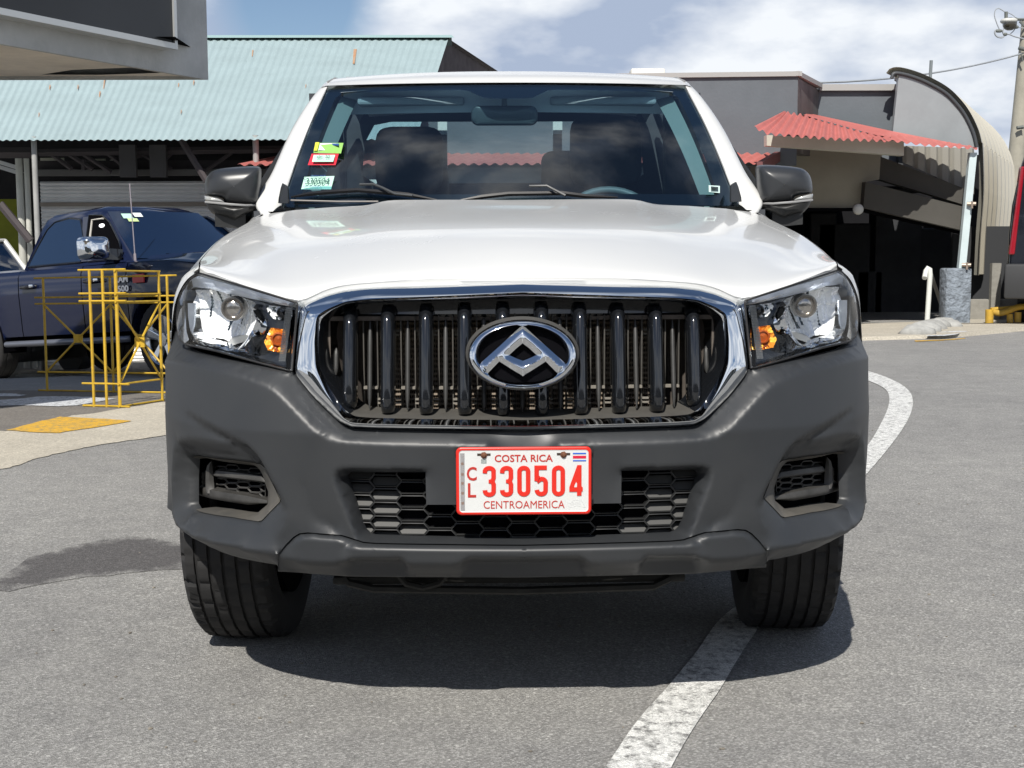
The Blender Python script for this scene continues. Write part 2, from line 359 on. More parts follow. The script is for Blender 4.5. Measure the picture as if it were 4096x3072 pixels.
# rear edge runs down and forward along the wheel arch
for yy, zz in ((.80, .80), (.74, .70), (.66, .60), (.58, .52), (.50, .46)): outer.append((float(np.interp(yy, PLAN[:, 1], PS)), zz, .004))
lp = [q for q in lowsil]
LS = []
for i, p in enumerate(lp):
    s_, z_ = sz(*p); 
    LS.append((s_, z_, 0))
zl = LS[0][1]
# underside of the corner: keep s monotone, z from the picture
corner = [(1.19, .42, -.01)]
outer = [q for q in outer]
low = []
pts_low = [(s_, z_) for s_, z_, _ in LS if s_ < 1.12]
for k, (s_, z_) in enumerate(pts_low): low.append((s_, z_, -.050))
outer += low
seamL = L_(seam, [-.028, .004, .0, -.002, -.004, -.006, -.006, -.006, -.006, -.006, -.004, -.004])
outer += seamL[0:]
hole_in = L_(ZB(1155, 598, 1192, 700, 1250, 880, 1268, 918, 1290, 938, 1320, 950, 1500, 955, 2300, 966), -.045)
hole_in = hole_in + [(0.0, Zc(764), -.0)] + L_(ZB(1805, 765, 1630, 765), -.004) + L_(ZB(1625, 573), -.012) + L_(ZB(1180, 573), -.045)
hole_fog = L_(ZB(250, 484, 262, 474, 290, 473, 500, 500, 620, 517, 655, 524, 682, 545, 730, 645, 771, 738, 768, 752, 662, 862, 640, 868, 480, 842, 300, 812, 262, 795, 242, 762, 242, 600), [-.038]*5+[-.038, -.036, -.032, -.020, -.020, -.026, -.028, -.032, -.034, -.033, -.032, -.036])
lines = []
def par(l, d, dv):
    P_ = np.array([(a, b) for a, b, _ in l]); t_ = np.gradient(P_, axis=0); t_ /= np.linalg.norm(t_, axis=1)[:, None]; n_ = np.column_stack([t_[:, 1], -t_[:, 0]]); n_[n_[:, 1] < 0] *= -1; q = P_+n_*d; q[P_[:, 0] < 1e-6, 0] = 0
    return [(max(0, a), b, v+dv) for (a, b), (_, _, v) in zip(q, l)]
def smoothline(l, n=3): return [tuple(r) for r in crom([x for x in l], n)]
F1 = ZA(40, 770, 100, 752, 200, 765, 400, 812, 600, 862, 740, 908, 800, 935, 870, 982, 1000, 1112, 1100, 1215, 1170, 1270, 1215, 1292, 1280, 1306, 1500, 1322, 2300, 1338)
F1L = smoothline(L_(F1, [.006, .006, .006, .007, .009, .011, .012, .012, .010, .008, .006, .004, .003, .002, .002])); F1L = [q for q in F1L if q[0] < 1.15]
lines += [F1L, par(F1L, .006, -.0042), par(F1L, -.006, -.0006)]
lines.append(L_(ZB(200, 198, 350, 288, 480, 358, 580, 420, 640, 480, 690, 560, 735, 645, 790, 745, 815, 795), [.002, .003, .004, .006, .007, .007, .006, .004, .002]))
lines.append(L_(ZB(235, 240, 350, 316, 480, 390, 565, 445, 617, 505, 655, 580), [-.002, -.009, -.016, -.022, -.026, -.027]))
lines.append(L_(ZB(165, 395, 200, 378, 300, 376, 480, 400, 590, 425, 625, 468), [.003, .002, -.003, -.010, -.018, -.025]))
lines.append(L_(ZB(205, 450, 245, 432, 480, 462, 640, 492, 672, 520), [-.018, -.028, -.030, -.032, -.034]))
lines.append(L_(ZB(140, 430, 128, 600, 128, 780, 135, 815), .004))
lines.append(L_(ZB(190, 760, 205, 800, 245, 862), [.002, .0, -.004]))
H_ = [((684, 2051)), (696, 2097), (734, 2131), (819, 2160), (945, 2190), (1108, 2217)]
lines.append(L_(H_, [.006, .008, .010, .012, .012, .010]))
lines.append(L_(ZB(815, 800, 805, 850, 770, 930), [.002, .004, .004]))
lines.append(L_(ZB(900, 640, 930, 760, 990, 850, 1100, 905), [-.002, -.006, -.012, -.014]))
lines.append(L_(ZB(1225, 968, 1155, 800, 1085, 610, 1084, 580, 1100, 566, 1130, 557, 1190, 555, 1600, 556), [-.006, -.003, 0, 0, 0, 0, 0, 0]))
front_panel('front_bumper', outer, [hole_in, hole_fog], lines, PLAST, truck, res=.0075, smooth=1, rim=.02, sharp=75)
# ---- lower valance (separate moulding below the seam)
vo = [(q[0], q[1]+.0, q[2]) for q in L_([(p[0], p[1]+2.5) for p in seam], [-.034, -.002, -.006, -.008, -.010, -.012, -.012, -.012, -.012, -.012, -.010, -.010])]
bot = L_(ZB(2300, 1194, 1930, 1194, 1860, 1194, 1700, 1193, 1540, 1192, 1185, 1190, 1165, 1188, 880, 1166), [-.048]*4+[-.05]*3+[-.052])
VR = L_(ZB(1150, 1018, 1200, 1026, 1400, 1030, 2300, 1036), [.006, .012, .013, .014])
vlines = [VR,
          par(VR, .005, -.0032), par(VR, -.005, -.0003),
          L_(ZB(860, 995, 900, 962, 940, 956, 1100, 968, 1150, 985), [.0, .003, .004, .006, .010]),
          L_(ZB(775, 1080, 900, 1098, 1100, 1108, 1165, 1098, 1185, 1082, 1480, 1080, 1505, 1095, 1520, 1112, 1830, 1112, 1850, 1096, 1880, 1080, 2300, 1082), [-.002, .002, .006]+[.010]*9),
          L_(ZB(1190, 1175, 1190, 1096, 1485, 1096, 1503, 1125, 1520, 1180), [-.046, -.030, -.030, -.034, -.048]), L_(ZB(1845, 1180, 1862, 1125, 1886, 1097, 2300, 1098), [-.047, -.034, -.030, -.030]),
          L_(ZB(1515, 1150, 1835, 1150), -.012)]
front_panel('bumper_valance', vo+bot[::-1][::-1], [], vlines, PLAST, truck, res=.007, smooth=1, rim=.03, sharp=75)
# ---- chrome grille surround: loops outer -> ridge -> inner -> deep
o_ = ZA(2570, 219, 1500, 250, 1320, 270, 1200, 302, 1025, 378, 1002, 600, 980, 842, 1110, 1000, 1288, 1170, 1375, 1213, 1500, 1220, 2570, 1232)
r_ = ZA(2570, 288, 1500, 333, 1330, 350, 1200, 405, 1132, 450, 1118, 620, 1126, 800, 1200, 970, 1308, 1138, 1370, 1176, 1500, 1183, 2570, 1199)
i_ = ZA(2570, 316, 1500, 345, 1340, 362, 1240, 405, 1160, 470, 1146, 620, 1150, 800, 1215, 930, 1318, 1085, 1392, 1132, 1500, 1142, 2570, 1158)
def gloop(pts, off, n=10):
    P = np.array(L_(pts, off)); P[0, 0] = 0; P[-1, 0] = 0; Q = []
    for a, b in zip(P[:-1], P[1:]):
        for i in range(n): Q.append(a+(b-a)*i/n)
    Q.append(P[-1]); Q = np.array(Q)
    for _ in range(6): Q[1:-1] = .5*Q[1:-1]+.25*(Q[:-2]+Q[2:])
    return Q
GL = {'o': gloop(o_, [-.050]*4+[-.040, -.030, -.030, -.034, -.038, -.038, -.038, -.038]), 'r': gloop(r_, [.002, .002, .002, .0, -.004, -.006, -.006, -.006, -.004, -.002, -.002, 0]), 'i': gloop(i_, [-.012]*4+[-.018, -.022, -.022, -.024, -.024, -.026, -.026, -.026])}
def g3(Q, d=0): return SP(Q[:, 0], Q[:, 1], Q[:, 2]+d)
def mid(a, b, t, bulge): 
    M_ = a*(1-t)+b*t; M_ = M_.copy(); M_[:, 2] += bulge; return M_
O, Rr, I = GL['o'], GL['r'], GL['i']
ob = O.copy(); ob[:, 2] -= .03
rows = [g3(ob), g3(O), g3(mid(O, Rr, .12, .006)), g3(mid(O, Rr, .5, .007)), g3(mid(O, Rr, .88, .003)), g3(Rr), g3(mid(Rr, I, .35, -.003)), g3(mid(Rr, I, .75, -.002)), g3(I)]
I2 = I.copy(); I2[:, 2] -= .045
def both(rows, name, m, parent, sharp=40, flip=False):
    mb = MB(); mb.grid([list(r) for r in rows], flip=flip); mb.grid([[(-p[0], p[1], p[2]) for p in r] for r in rows], flip=not flip)
    return mb.build(name, m, parent, smooth=sharp, weld=2e-4)
surround = both(rows, 'grille_surround', CHROME, truck)
# dark inner frame of the grille opening (sill, jambs, header)
cI = np.array([(0, .885)])
def shrink(Q, k, d):
    S_ = Q.copy(); cz = .895; S_[:, 0] *= 1-k*.55; S_[:, 1] = cz+(S_[:, 1]-cz)*(1-k*1.6); S_[:, 2] -= d; return S_
rows2 = [g3(I, -.001), g3(shrink(I, .015, .02)), g3(shrink(I, .035, .075)), g3(shrink(I, .05, .10))]
kb = 86
both([r[:kb+1] for r in rows2], 'grille_frame', GLOSSB, truck); both([r[kb:] for r in rows2], 'grille_sill', DUSTY, truck)
# ---- vertical grille bars
def bar_profile(w, d): return [(-w, 0), (-w*.96, d*.45), (-w*.72, d*.80), (-w*.25, d*.98), (w*.25, d*.98), (w*.72, d*.80), (w*.96, d*.45), (w, 0)]
def innerz(x):   # top and bottom of the opening at half-width x
    half = len(I)//2; xs = np.interp(I[:, 0], PS, PLAN[:, 0]); j = int(np.argmax(xs))
    up = np.interp(x, xs[:j+1], I[:j+1, 1]); lo = np.interp(x, xs[j:][::-1], I[j:, 1][::-1]); return float(up), float(lo)
def gy(x, z, off): s_ = float(np.interp(abs(x), PLAN[:, 0], PS)); return SP(s_, z, off, 1)[0][1]
for x in (-.401, -.312, -.223, -.134, -.045, .045, .134, .223, .312, .401):
    zt_, zb_ = innerz(abs(x)); zt_ -= .012; zb_ += .004; mb = MB(); w_ = .0175; G_ = []
    if abs(x) < .1: segs = [(zt_, .955), (.835, zb_)]
    elif abs(x) < .2: segs = [(zt_, zb_)]
    else: segs = [(zt_, zb_)]
    for si, (a, b) in enumerate(segs):
        G_ = []
        if si: mb = MB()
        capA = a > .97; capB = b < .82
        ts = [0, .006, .018, .035] if capA else [0]; te = [.045, .022, .008, 0] if capB else [0]
        zs = [a-t for t in ts]+[b+t for t in te]
        ds = ([.30, .62, .86, 1.0] if capA else [1])+([1.0, .90, .66, .30] if capB else [1])
        for z_, k_ in zip(zs, ds):
            wk = w_*(.55+.45*min(1, k_*1.1)); yb = gy(x, z_, -.075)
            G_.append([(x+u*1.0, yb-v-.0, z_) for u, v in bar_profile(wk, .050*k_)])
        mb.grid(G_); mb.add(G_[0], [tuple(range(8))]); mb.add(G_[-1], [tuple(range(8))])
        mb.build('grille_bar', GLOSSB, truck, smooth=50)
# rounded slats and thin fins between the bars
SLM = mat('slat plastic', (.045, .045, .044), .45, noise=(20, .5)); fins = MB()
for x in (-.437, -.3565, -.2675, -.1785, -.089, 0, .089, .1785, .2675, .3565, .437):
    edge = abs(x) > .43; zt_, zb_ = innerz(abs(x)); zt_ -= .05; zb_ += .012
    if edge: zt_ -= .045; zb_ += .03
    if abs(x) < .1: parts_ = [(zb_, .835)] if abs(x) < .01 else [(zb_, .85), (.945, zt_)]
    else: parts_ = [(zb_, zt_)]
    for a, b in parts_:
        ks = [0, .15, .5, .85, 1]; yb = lambda z: gy(x, z, -.088)
        P_ = [(x, yb(a+(b-a)*t), a+(b-a)*t) for t in np.linspace(0, 1, 9)]
        sl_ = MB(); sl_.tube(P_, [.0015, .0050, .006, .006, .006, .006, .006, .0050, .0015], n=8); sl_.build('grille_slat', SLM, truck, smooth=50)
    if not edge:
        ties = fins
        for dx_ in (-.0165, .0165):
            xx = x+dx_; fins.box((xx-.0014, gy(xx, .89, -.105), zb_-.01), (xx+.0014, gy(xx, .89, -.105)+.04, zt_+.008))
        for z_, wd in ((.972, 0), (.944, 1), (.935, 1), (.812, 0), (.785, 1), (.776, 1), (.752, 0)):
            yy = gy(x, z_, -.112)
            if wd == 0: ties.box((x-.0165, yy, z_-.003), (x+.0165, yy+.02, z_+.003), 1)
            else: ties.box((x+.0165, yy+.004, z_-.0018), (x+.0165+.056, yy+.02, z_+.0018), 1) if x < .35 else None
fins.build('grille_lattice', [DUSTY, mat('dusty ties', (.20, .185, .16), .8)], truck)
# header panel behind the bars, shroud, radiator core
hp = MB(); 
for sgn in (-1, 1):
    G_ = []
    for z_ in (1.055, .985, .978): G_.append([(sgn*x, gy(x, z_, -.088 if z_ > .98 else -.094), z_) for x in np.linspace(0, .43, 14)])
    hp.grid(G_)
hp.build('grille_header', GLOSSB, truck, smooth=40, weld=True)
sh = MB(); sh.box((-.36, .32, .70), (.36, .325, .98)); sh.box((-.47, .16, .66), (-.45, .34, .97)); sh.box((.45, .16, .66), (.47, .34, .97))
sh.box((-.47, .13, .66), (.47, .34, .672)); sh.box((-.47, .16, .97), (.47, .34, .98))
sh.add([(-.46, .17, .67), (-.36, .33, .67), (-.36, .33, .97), (-.46, .17, .97)], [(0, 1, 2, 3)]); sh.add([(.46, .17, .67), (.36, .33, .67), (.36, .33, .97), (.46, .17, .97)], [(0, 1, 2, 3)])
sh.build('radiator_shroud', mat('brown dusty shroud', (.13, .11, .095), .85, noise=(12, .5)), truck)
rd = MB()
for k in range(26): z_ = .69+k*.0125; rd.box((-.35, .298, z_), (.35, .318, z_+.0045))
rc = rd.build('radiator', RAD, truck)
fz = MB()
for k in range(140): 
    x = -.345+k*.005; fz.box((x, .304, .69), (x+.0018, .318, 1.01))
fz.build('cooling_fins', RAD, rc)
bb = MB(); bb.box((-.56, .62, .42), (.56, .64, 1.00)); bb.box((-.555, .16, .44), (-.545, .62, .98)); bb.box((.545, .16, .44), (.555, .62, .98)); bb.build('engine_bay_panel', BLACK, truck)
for sgn in (-1, 1):
    fl_ = MB(); fl_.add([(sgn*x, y, .44) for x, y in ((.40, .10), (.60, .13), (.74, .235), (.82, .33), (.85, .42), (.85, .56), (.40, .56))], [tuple(range(7))]); fl_.build('light_block_panel', BLACK, truck)  # black panel added to stop light leaking through onto the road
    ll = MB(); ll.box((min(sgn*.56, sgn*.86), .555, .42), (max(sgn*.56, sgn*.86), .565, .98)); ll.build('arch_liner', BLACK, truck)
# ---- emblem: oval ring, peak and diamond, with chiselled faces
em_y = gy(0, .885, 0)
def E3(u, v, d):     # emblem picture plane -> world, d towards the viewer
    (px, py), = ZE(u, v); yb = .010; p = at_y(px, py, yb); c = at_y(*ZE(1108, 790)[0], yb); r = p-c
    return (c[0]-.0+r[0], yb+0.24*r[2]-.0-d, p[2])
ex0 = E3(1108, 790, 0)[0]
def pillow(outer, holes, res, hf, name, m, parent, map3, sharp=25):
    P, T = tri_panel([(a, b, 0) for a, b in outer], [[(a, b, 0) for a, b in h] for h in holes], [], res)
    segs = []
    for L in [outer]+holes:
        for i in range(len(L)): segs.append((L[i], L[(i+1) % len(L)]))
    A_ = np.array([s[0] for s in segs], float); B_ = np.array([s[1] for s in segs], float); D_ = B_-A_; q = P[:, None, :2]-A_[None]
    t = np.clip((q*D_).sum(2)/(D_*D_).sum(1), 0, 1); d = np.linalg.norm(q-t[..., None]*D_, axis=2).min(1); h = np.array([hf(x) for x in d])
    mb = MB(); mb.add([map3(p[0], p[1], hh) for p, hh in zip(P, h)], [tuple(t) for t in T])
    _, be = relax(np.column_stack([P[:, :2], np.zeros(len(P))]), T, 0); o = len(P)
    ids = sorted({i for k in be for i in k}); mp = {i: o+j for j, i in enumerate(ids)}
    mb.v += [tuple(map3(P[i, 0], P[i, 1], -.012)) for i in ids]; fs = [(a, b, mp[b], mp[a]) for a, b in be]; mb.f += fs; mb.m += [0]*len(fs)
    return mb.build(name, m, parent, smooth=sharp)
emblem = pillow([(1108, 275), (1180, 330), (1500, 620), (1845, 925), (1875, 985), (1845, 1045), (1752, 1118), (1700, 1090), (1515, 905), (1110, 1160), (695, 905), (560, 1040), (480, 1122), (380, 1045), (345, 975), (385, 915), (700, 640), (1040, 330)],
    [[(1108, 590), (1230, 680), (1352, 795), (1230, 850), (1112, 895), (990, 850), (870, 795), (990, 685)]], 26, lambda d: .004+min(d, 95)*.00010, 'emblem', CHROME, truck, lambda u, v, h: E3(u, v, h), sharp=30)
ring = MB(); N = 96; pr = [(0.0, -.012), (.0, .002), (.18, .007), (.45, .0125), (.62, .013), (.80, .009), (1.0, .0), (1.0, -.012)]
G_ = []
for k in range(N):
    a = 2*math.pi*k/N; row = []
    for t, h in pr:
        rx = 958-175*t; ry = 596-108*t
        row.append(E3(1108+rx*math.cos(a), 790-5*t+ry*math.sin(a), h))
    G_.append(row)
ring.grid(G_, closeu=True); ring.build('emblem_ring', CHROME, emblem, smooth=50)
bk = MB(); row = [E3(1108+1010*math.cos(a), 770+645*math.sin(a), -.014) for a in np.linspace(0, 2*math.pi, 64, endpoint=False)]
row2 = [E3(1108+960*math.cos(a), 780+600*math.sin(a), -.004) for a in np.linspace(0, 2*math.pi, 64, endpoint=False)]
bk.add(row+row2, [(i, (i+1) % 64, 64+(i+1) % 64, 64+i) for i in range(64)]); 
row3 = [E3(1108+900*math.cos(a), 790+560*math.sin(a), -.016) for a in np.linspace(0, 2*math.pi, 64, endpoint=False)]
bk.add(row3, [tuple(range(64))], 1); bk.build('emblem_backing', [mat('dusty black', (.05, .048, .044), .6), BLACK], emblem, smooth=30)
# ---- lower intake mesh (long hexagons) as raised ribs on a dark backing
def zf(px, py, off=0): p = SPX(px, py, off); return p
ribs = MB(); cells = [MB(), MB()]; yb_ = -.062
P00 = np.array(sz(*ZL(1000, 490)[0], yb_)); 
pitx = .0945; pitz = .0290; hw = .036; hs = .0145; sc = .0112
# hexagon rows: centre spacing pitx in s, alternate columns staggered by half a pitch in z
sx0 = sz(*ZL(920, 560)[0], yb_)[0]; zz0 = sz(*ZL(920, 418)[0], yb_)[1]
poly_in = np.array([(q[0], q[1]) for q in L_(ZB(1145, 585, 1192, 700, 1250, 880, 1268, 922, 1290, 945, 1320, 962, 1500, 967, 2300, 975), -.045)+[(0, Zc(570))]])
zstep = (sz(*ZL(920, 418)[0], yb_)[1]-sz(*ZL(920, 570)[0], yb_)[1])
def on(s, z, off): return SP(abs(s), z, off, -1 if s >= 0 else 1)[0]
for k in range(-8, 9):
    s_c = k*.0655
    for ri in range(-2, 6):
        z_c = zz0-(ri+(.5 if k % 2 else 0))*zstep; hh = zstep*.41
        H6 = [(s_c+a, z_c+b) for a, b in ((-.0385, 0), (-.0265, hh), (.0265, hh), (.0385, 0), (.0265, -hh), (-.0265, -hh))]
        ok = inside(poly_in, np.array([(max(abs(p[0]), .0005), p[1]) for p in H6]))
        if ok.sum() < 2: continue
        if not ok.all():     # clip to the opening by pulling outside corners in towards the centre of the cell
            H6 = [p if o else tuple(np.array(p)+(np.array(q)-np.array(p))*1.0) for p, o, q in zip(H6, ok, [H6[i] for i in range(6)])]
        fr = [on(s, z, yb_) for s, z in H6]; bkp = [on(s, z, yb_-.018) for s, z in H6]
        ribs.add(fr+bkp, [(i, (i+1) % 6, 6+(i+1) % 6, 6+i) for i in range(6)]); ribs.tube(fr, .0017, n=5, closed=True)
        if abs(s_c) > .29 or (abs(k) == 4 and ri >= 3):
            cells[0 if s_c > 0 else 1].add([on(s_c-.034, z_c-hh*.9, yb_-.004), on(s_c+.034, z_c-hh*.9, yb_-.004), on(s_c+.034, z_c+hh*.35, yb_-.019), on(s_c-.034, z_c+hh*.35, yb_-.019)], [(0, 1, 2, 3)])
ribs.build('lower_grille', PLASTB, truck, smooth=40); [c_.build('lower_grille_blade', mat('blade plastic', (.06, .06, .058), .5), truck) for c_ in cells]
bl = MB(); 
for sgn in (-1, 1): bl.grid([[tuple(SP(s, z, -.082, sgn)[0]) for s in np.linspace(0, .56, 12)] for z in (.46, .70)])
bl.build('lower_grille_backing', BLACK, truck, weld=True)
# black pad behind the plate
pd = MB()
pd.build if False else None
# ---- fog lamp bezels
bez_out = [(p[0], p[1]) for p in ZB(254, 486, 265, 478, 290, 477, 500, 504, 620, 521, 653, 528, 678, 548, 726, 646, 766, 738, 764, 750, 660, 857, 638, 863, 480, 837, 300, 807, 265, 791, 247, 762, 247, 600)]
bo = [-.039]*5+[-.039, -.037, -.033, -.021, -.021, -.027, -.029, -.033, -.035, -.034, -.033, -.037]
fin_ = ZF(330, 370, 420, 330, 600, 345, 1380, 470, 1420, 530, 1545, 900, 1535, 1110, 1380, 1240, 1290, 1275, 1200, 1272, 800, 1205, 430, 1140, 380, 1090, 330, 960)
fo = [-.072]*5+[-.070, -.064, -.060, -.06, -.06, -.062, -.064, -.066, -.070]
bezels = front_panel('fog_lamp_bezel', L_(bez_out, bo), [L_(fin_, fo)], [L_(ZF(300, 1150, 360, 1215, 440, 1262), [-.062, -.062, -.06])], mat('bezel plastic', (.055, .054, .050), .55, noise=(9, .8, (.11, .10, .085))), truck, res=.007, smooth=1, sides='each', rim=.03)
BLD = mat('louvre plastic', (.060, .058, .054), .5, noise=(14, .6))
for bi, side in ((0, -1), (1, 1)):
    bz = bezels[bi]
    def f3(x, y, off): return SPX(*ZF(x, y)[0], off, side)
    def louvre(name, A_, off0, off1, thick, depth, bulge=.0):
        mb = MB(); G_ = []
        for k, (x, y) in enumerate(A_):
            t = k/(len(A_)-1); o = off0+(off1-off0)*t; p = f3(x, y, o); q = thick*(.35 if k in (0, len(A_)-1) else 1)
            G_.append([p+np.array((0, depth, q)), p+np.array((0, .004, q*.9)), p, p+np.array((0, 0, -q*.5)), p+np.array((0, .006, -q)), p+np.array((0, depth, -q*.9))])
        mb.grid(G_, closeu=False); return mb.build(name, BLD, bz, smooth=40)
    louvre('fog_louvre', [(640, 620), (680, 605), (900, 630), (1200, 665), (1420, 695), (1500, 735)], -.074, -.068, .0085, .05)
    louvre('fog_louvre', [(325, 925), (400, 895), (600, 950), (900, 1000), (1200, 1045), (1530, 1075)], -.066, -.064, .0115, .06)
    mb = MB(); G_ = []
    for x, y, w_ in ((600, 400, 1), (570, 470, 7), (565, 560, 10), (568, 700, 11), (575, 850, 12), (600, 930, 12)):
        p = f3(x, y, -.070); sx = side; G_.append([p+np.array((sx*w_*.001, .05, 0)), p+np.array((sx*w_*.0009, .004, 0)), p, p+np.array((-sx*w_*.0009, .004, 0)), p+np.array((-sx*w_*.001, .05, 0))])
    mb.grid(G_); mb.build('fog_fin', BLD, bz, smooth=40)
    mb = MB()
    for k in range(11):
        y = 590+k*24; a = f3(445, y, -.080); b = f3(515, y, -.080); mb.hull8([a+np.array((0, .03, -.0018)), b+np.array((0, .03, -.0018)), b+np.array((0, 0, -.0018)), a+np.array((0, 0, -.0018)), a+np.array((0, .03, .0008)), b+np.array((0, .03, .0008)), b+np.array((0, 0, .0008)), a+np.array((0, 0, .0008))])
    mb.build('fog_ribs', BLD, bz)
    # small hexagon mesh behind the louvres
    mb = MB(); dxx, dyy = 190, 118
    for r_ in range(7):
        for c_ in range(5):
            cx = 760+c_*dxx+0; cy = 470+r_*dyy*.86+(c_*28)+(0 if c_ % 2 else dyy*.43)
            if cy > 1000+c_*20: continue
            H6 = [(cx-118, cy), (cx-72, cy-44), (cx+72, cy-38), (cx+118, cy+8), (cx+72, cy+50), (cx-72, cy+44)]
            mb.tube([f3(min(1500, max(650, x)), y, -.092) for x, y in H6], .0016, n=5, closed=True)
    mb.build('fog_mesh', BLD, bz, smooth=40)
    mb = MB(); mb.grid([[f3(x, y, -.105) for x in (250, 700, 1100, 1590)] for y in (300, 700, 1000, 1300)]); mb.build('fog_recess', BLACK, bz)
# ---- number plate
plate = MB(); pw, phh = .1525, .0775
PC = at_y(*DP(1131.5, 1038.5)[0], -.012)
pcx, pcz = float(PC[0]), float(PC[2])
def rrect(w_, h_, r_, n=6):
    o = []
    for sx, sy, a0 in ((1, 1, 0), (-1, 1, 90), (-1, -1, 180), (1, -1, 270)):
        for i in range(n+1): a = R(a0+90*i/n); o.append((sx*(w_-r_)+r_*math.cos(a), sy*(h_-r_)+r_*math.sin(a)))
    return o
YP = -.014
def ring2(mb, A_, B_, ya, yb, mi=0):
    n = len(A_); mb.add([(pcx+x, ya, pcz+z) for x, z in A_]+[(pcx+x, yb, pcz+z) for x, z in B_], [(i, (i+1) % n, n+(i+1) % n, n+i) for i in range(n)], mi)
q0 = rrect(pw, phh, .012); q1 = rrect(pw-.0012, phh-.0012, .011); q2 = rrect(pw-.0030, phh-.0030, .0095); q3 = rrect(pw-.0068, phh-.0068, .0075); q4 = rrect(pw-.0085, phh-.0085, .006)
ring2(plate, q0, q1, YP+.001, YP-.0006, 1); ring2(plate, q1, q2, YP-.0006, YP-.0018, 1); ring2(plate, q2, q3, YP-.0018, YP-.0018, 1); ring2(plate, q3, q4, YP-.0018, YP-.0004, 0)
plate.add([(pcx+x, YP-.0004, pcz+z) for x, z in q4], [tuple(range(len(q4)))], 0); plate.add([(pcx+x, YP+.001, pcz+z) for x, z in q0], [tuple(range(len(q0)))], 1)
PL = plate.build('number_plate', [PLW, RED], truck, smooth=40)
def pp(u, v): return ((u-1087)*.1627e-3, -(v-598)*.1627e-3)   # plate picture pixels -> plate plane
def ribbon(mb, pts, w_, y0, y1, closed=False, mi=0):
    P = [Vector(pp(*p)) for p in pts]; n = len(P); Lf = []; Rt = []
    for i in range(n):
        a = P[(i-1) % n] if (closed or i > 0) else None; b = P[(i+1) % n] if (closed or i < n-1) else None
        d1 = (P[i]-a).normalized() if a is not None else None; d2 = (b-P[i]).normalized() if b is not None else None
        d1 = d1 or d2; d2 = d2 or d1; t = (d1+d2).normalized(); nrm = Vector((-t.y, t.x)); k = w_/2/max(.45, nrm.dot(Vector((-d1.y, d1.x))))
        Lf.append(P[i]+nrm*k); Rt.append(P[i]-nrm*k)
    vs = []
    for l, r_ in zip(Lf, Rt):
        for q, yy in ((l, y0), (l.lerp(r_, .1), y1), (l.lerp(r_, .9), y1), (r_, y0)): vs.append((pcx+q.x, yy, pcz+q.y))
    fs = []
    for i in range(n if closed else n-1):
        j = (i+1) % n
        for k in range(3): fs.append((i*4+k, j*4+k, j*4+k+1, i*4+k+1))
    mb.add(vs, fs, mi)
def arc(cx, cy, rx, ry, a0, a1, n=5): return [(cx+rx*math.cos(R(a0+(a1-a0)*i/n)), cy+ry*math.sin(R(a0+(a1-a0)*i/n))) for i in range(n+1)]
W65 = 66*.1627e-3; ya, yb = YP-.0005, YP-.0024
def digit(ch, ox):
    mb = MB()
    if ch == '3':
        ribbon(mb, [(ox-59, 486), (ox-57, 462)]+arc(ox+2, 462, 60, 46, 190, 350, 7)+[(ox+62, 555), (ox+50, 588), (ox+30, 602)], W65, ya, yb)
        ribbon(mb, [(ox+28, 600), (ox+50, 618), (ox+62, 650)]+arc(ox+2, 742, 60, 46, 10, 170, 7)+[(ox-59, 722)], W65, ya-.0002, yb-.0002)
        ribbon(mb, [(ox-8, 602), (ox+50, 602)], W65*.85, ya-.0003, yb-.0003)
    if ch == '0': ribbon(mb, arc(ox, 470, 60, 54, 180, 360, 8)+arc(ox, 733, 60, 54, 0, 180, 8), W65, ya, yb, closed=True)
    if ch == '5':
        ribbon(mb, [(ox+78, 415), (ox-62, 415), (ox-62, 600)], W65, ya, yb)
        ribbon(mb, [(ox-62, 602), (ox-35, 580)]+arc(ox+8, 632, 56, 60, 225, 350, 6)+[(ox+62, 735)]+arc(ox+2, 735, 60, 50, 10, 165, 6)+[(ox-60, 722)], W65, ya-.0002, yb-.0002)
    if ch == '4':
        o = [(1828, 380), (1886, 380), (1886, 678), (1903, 692), (1903, 742), (1886, 754), (1886, 808), (1824, 808), (1824, 752), (1717, 752), (1717, 690)]
        V_ = [(pcx+pp(*p)[0], yb, pcz+pp(*p)[1]) for p in o]; mb.add(V_, [tuple(range(len(o)))]); n = len(o)
        mb.add(V_+[(pcx+pp(*p)[0], ya, pcz+pp(*p)[1]) for p in o], [(i, (i+1) % n, n+(i+1) % n, n+i) for i in range(n)])
    return mb
for ch, ox in (('3', 607), ('3', 847), ('0', 1087), ('5', 1327), ('0', 1567), ('4', 0)): digit(ch, ox).build('plate_digit', RED, PL, smooth=35)
hole4 = MB(); hole4.add([(pcx+pp(u, v)[0], yb-.0004, pcz+pp(u, v)[1]) for u, v in ((1812, 616), (1824, 640), (1822, 688), (1786, 690), (1790, 662))], [(0, 1, 2, 3, 4)]); hole4.build('digit_gap', PLW, PL)
def text_bm(txt, size, ext, bold=0.0, sx=1.0, spacing=1.0):
    cu = bpy.data.curves.new('t', 'FONT'); cu.body = txt; cu.size = size; cu.extrude = ext; cu.offset = bold; cu.align_x = 'CENTER'; cu.align_y = 'CENTER'; cu.space_character = spacing; cu.resolution_u = 3
    o = bpy.data.objects.new('t', cu); C.objects.link(o); dg = bpy.context.evaluated_depsgraph_get(); me = bpy.data.meshes.new_from_object(o.evaluated_get(dg)); bpy.data.objects.remove(o)
    vs = [(v.co.x*sx, v.co.y, v.co.z) for v in me.vertices]; fs = [tuple(p.vertices) for p in me.polygons]; bpy.data.meshes.remove(me); return vs, fs
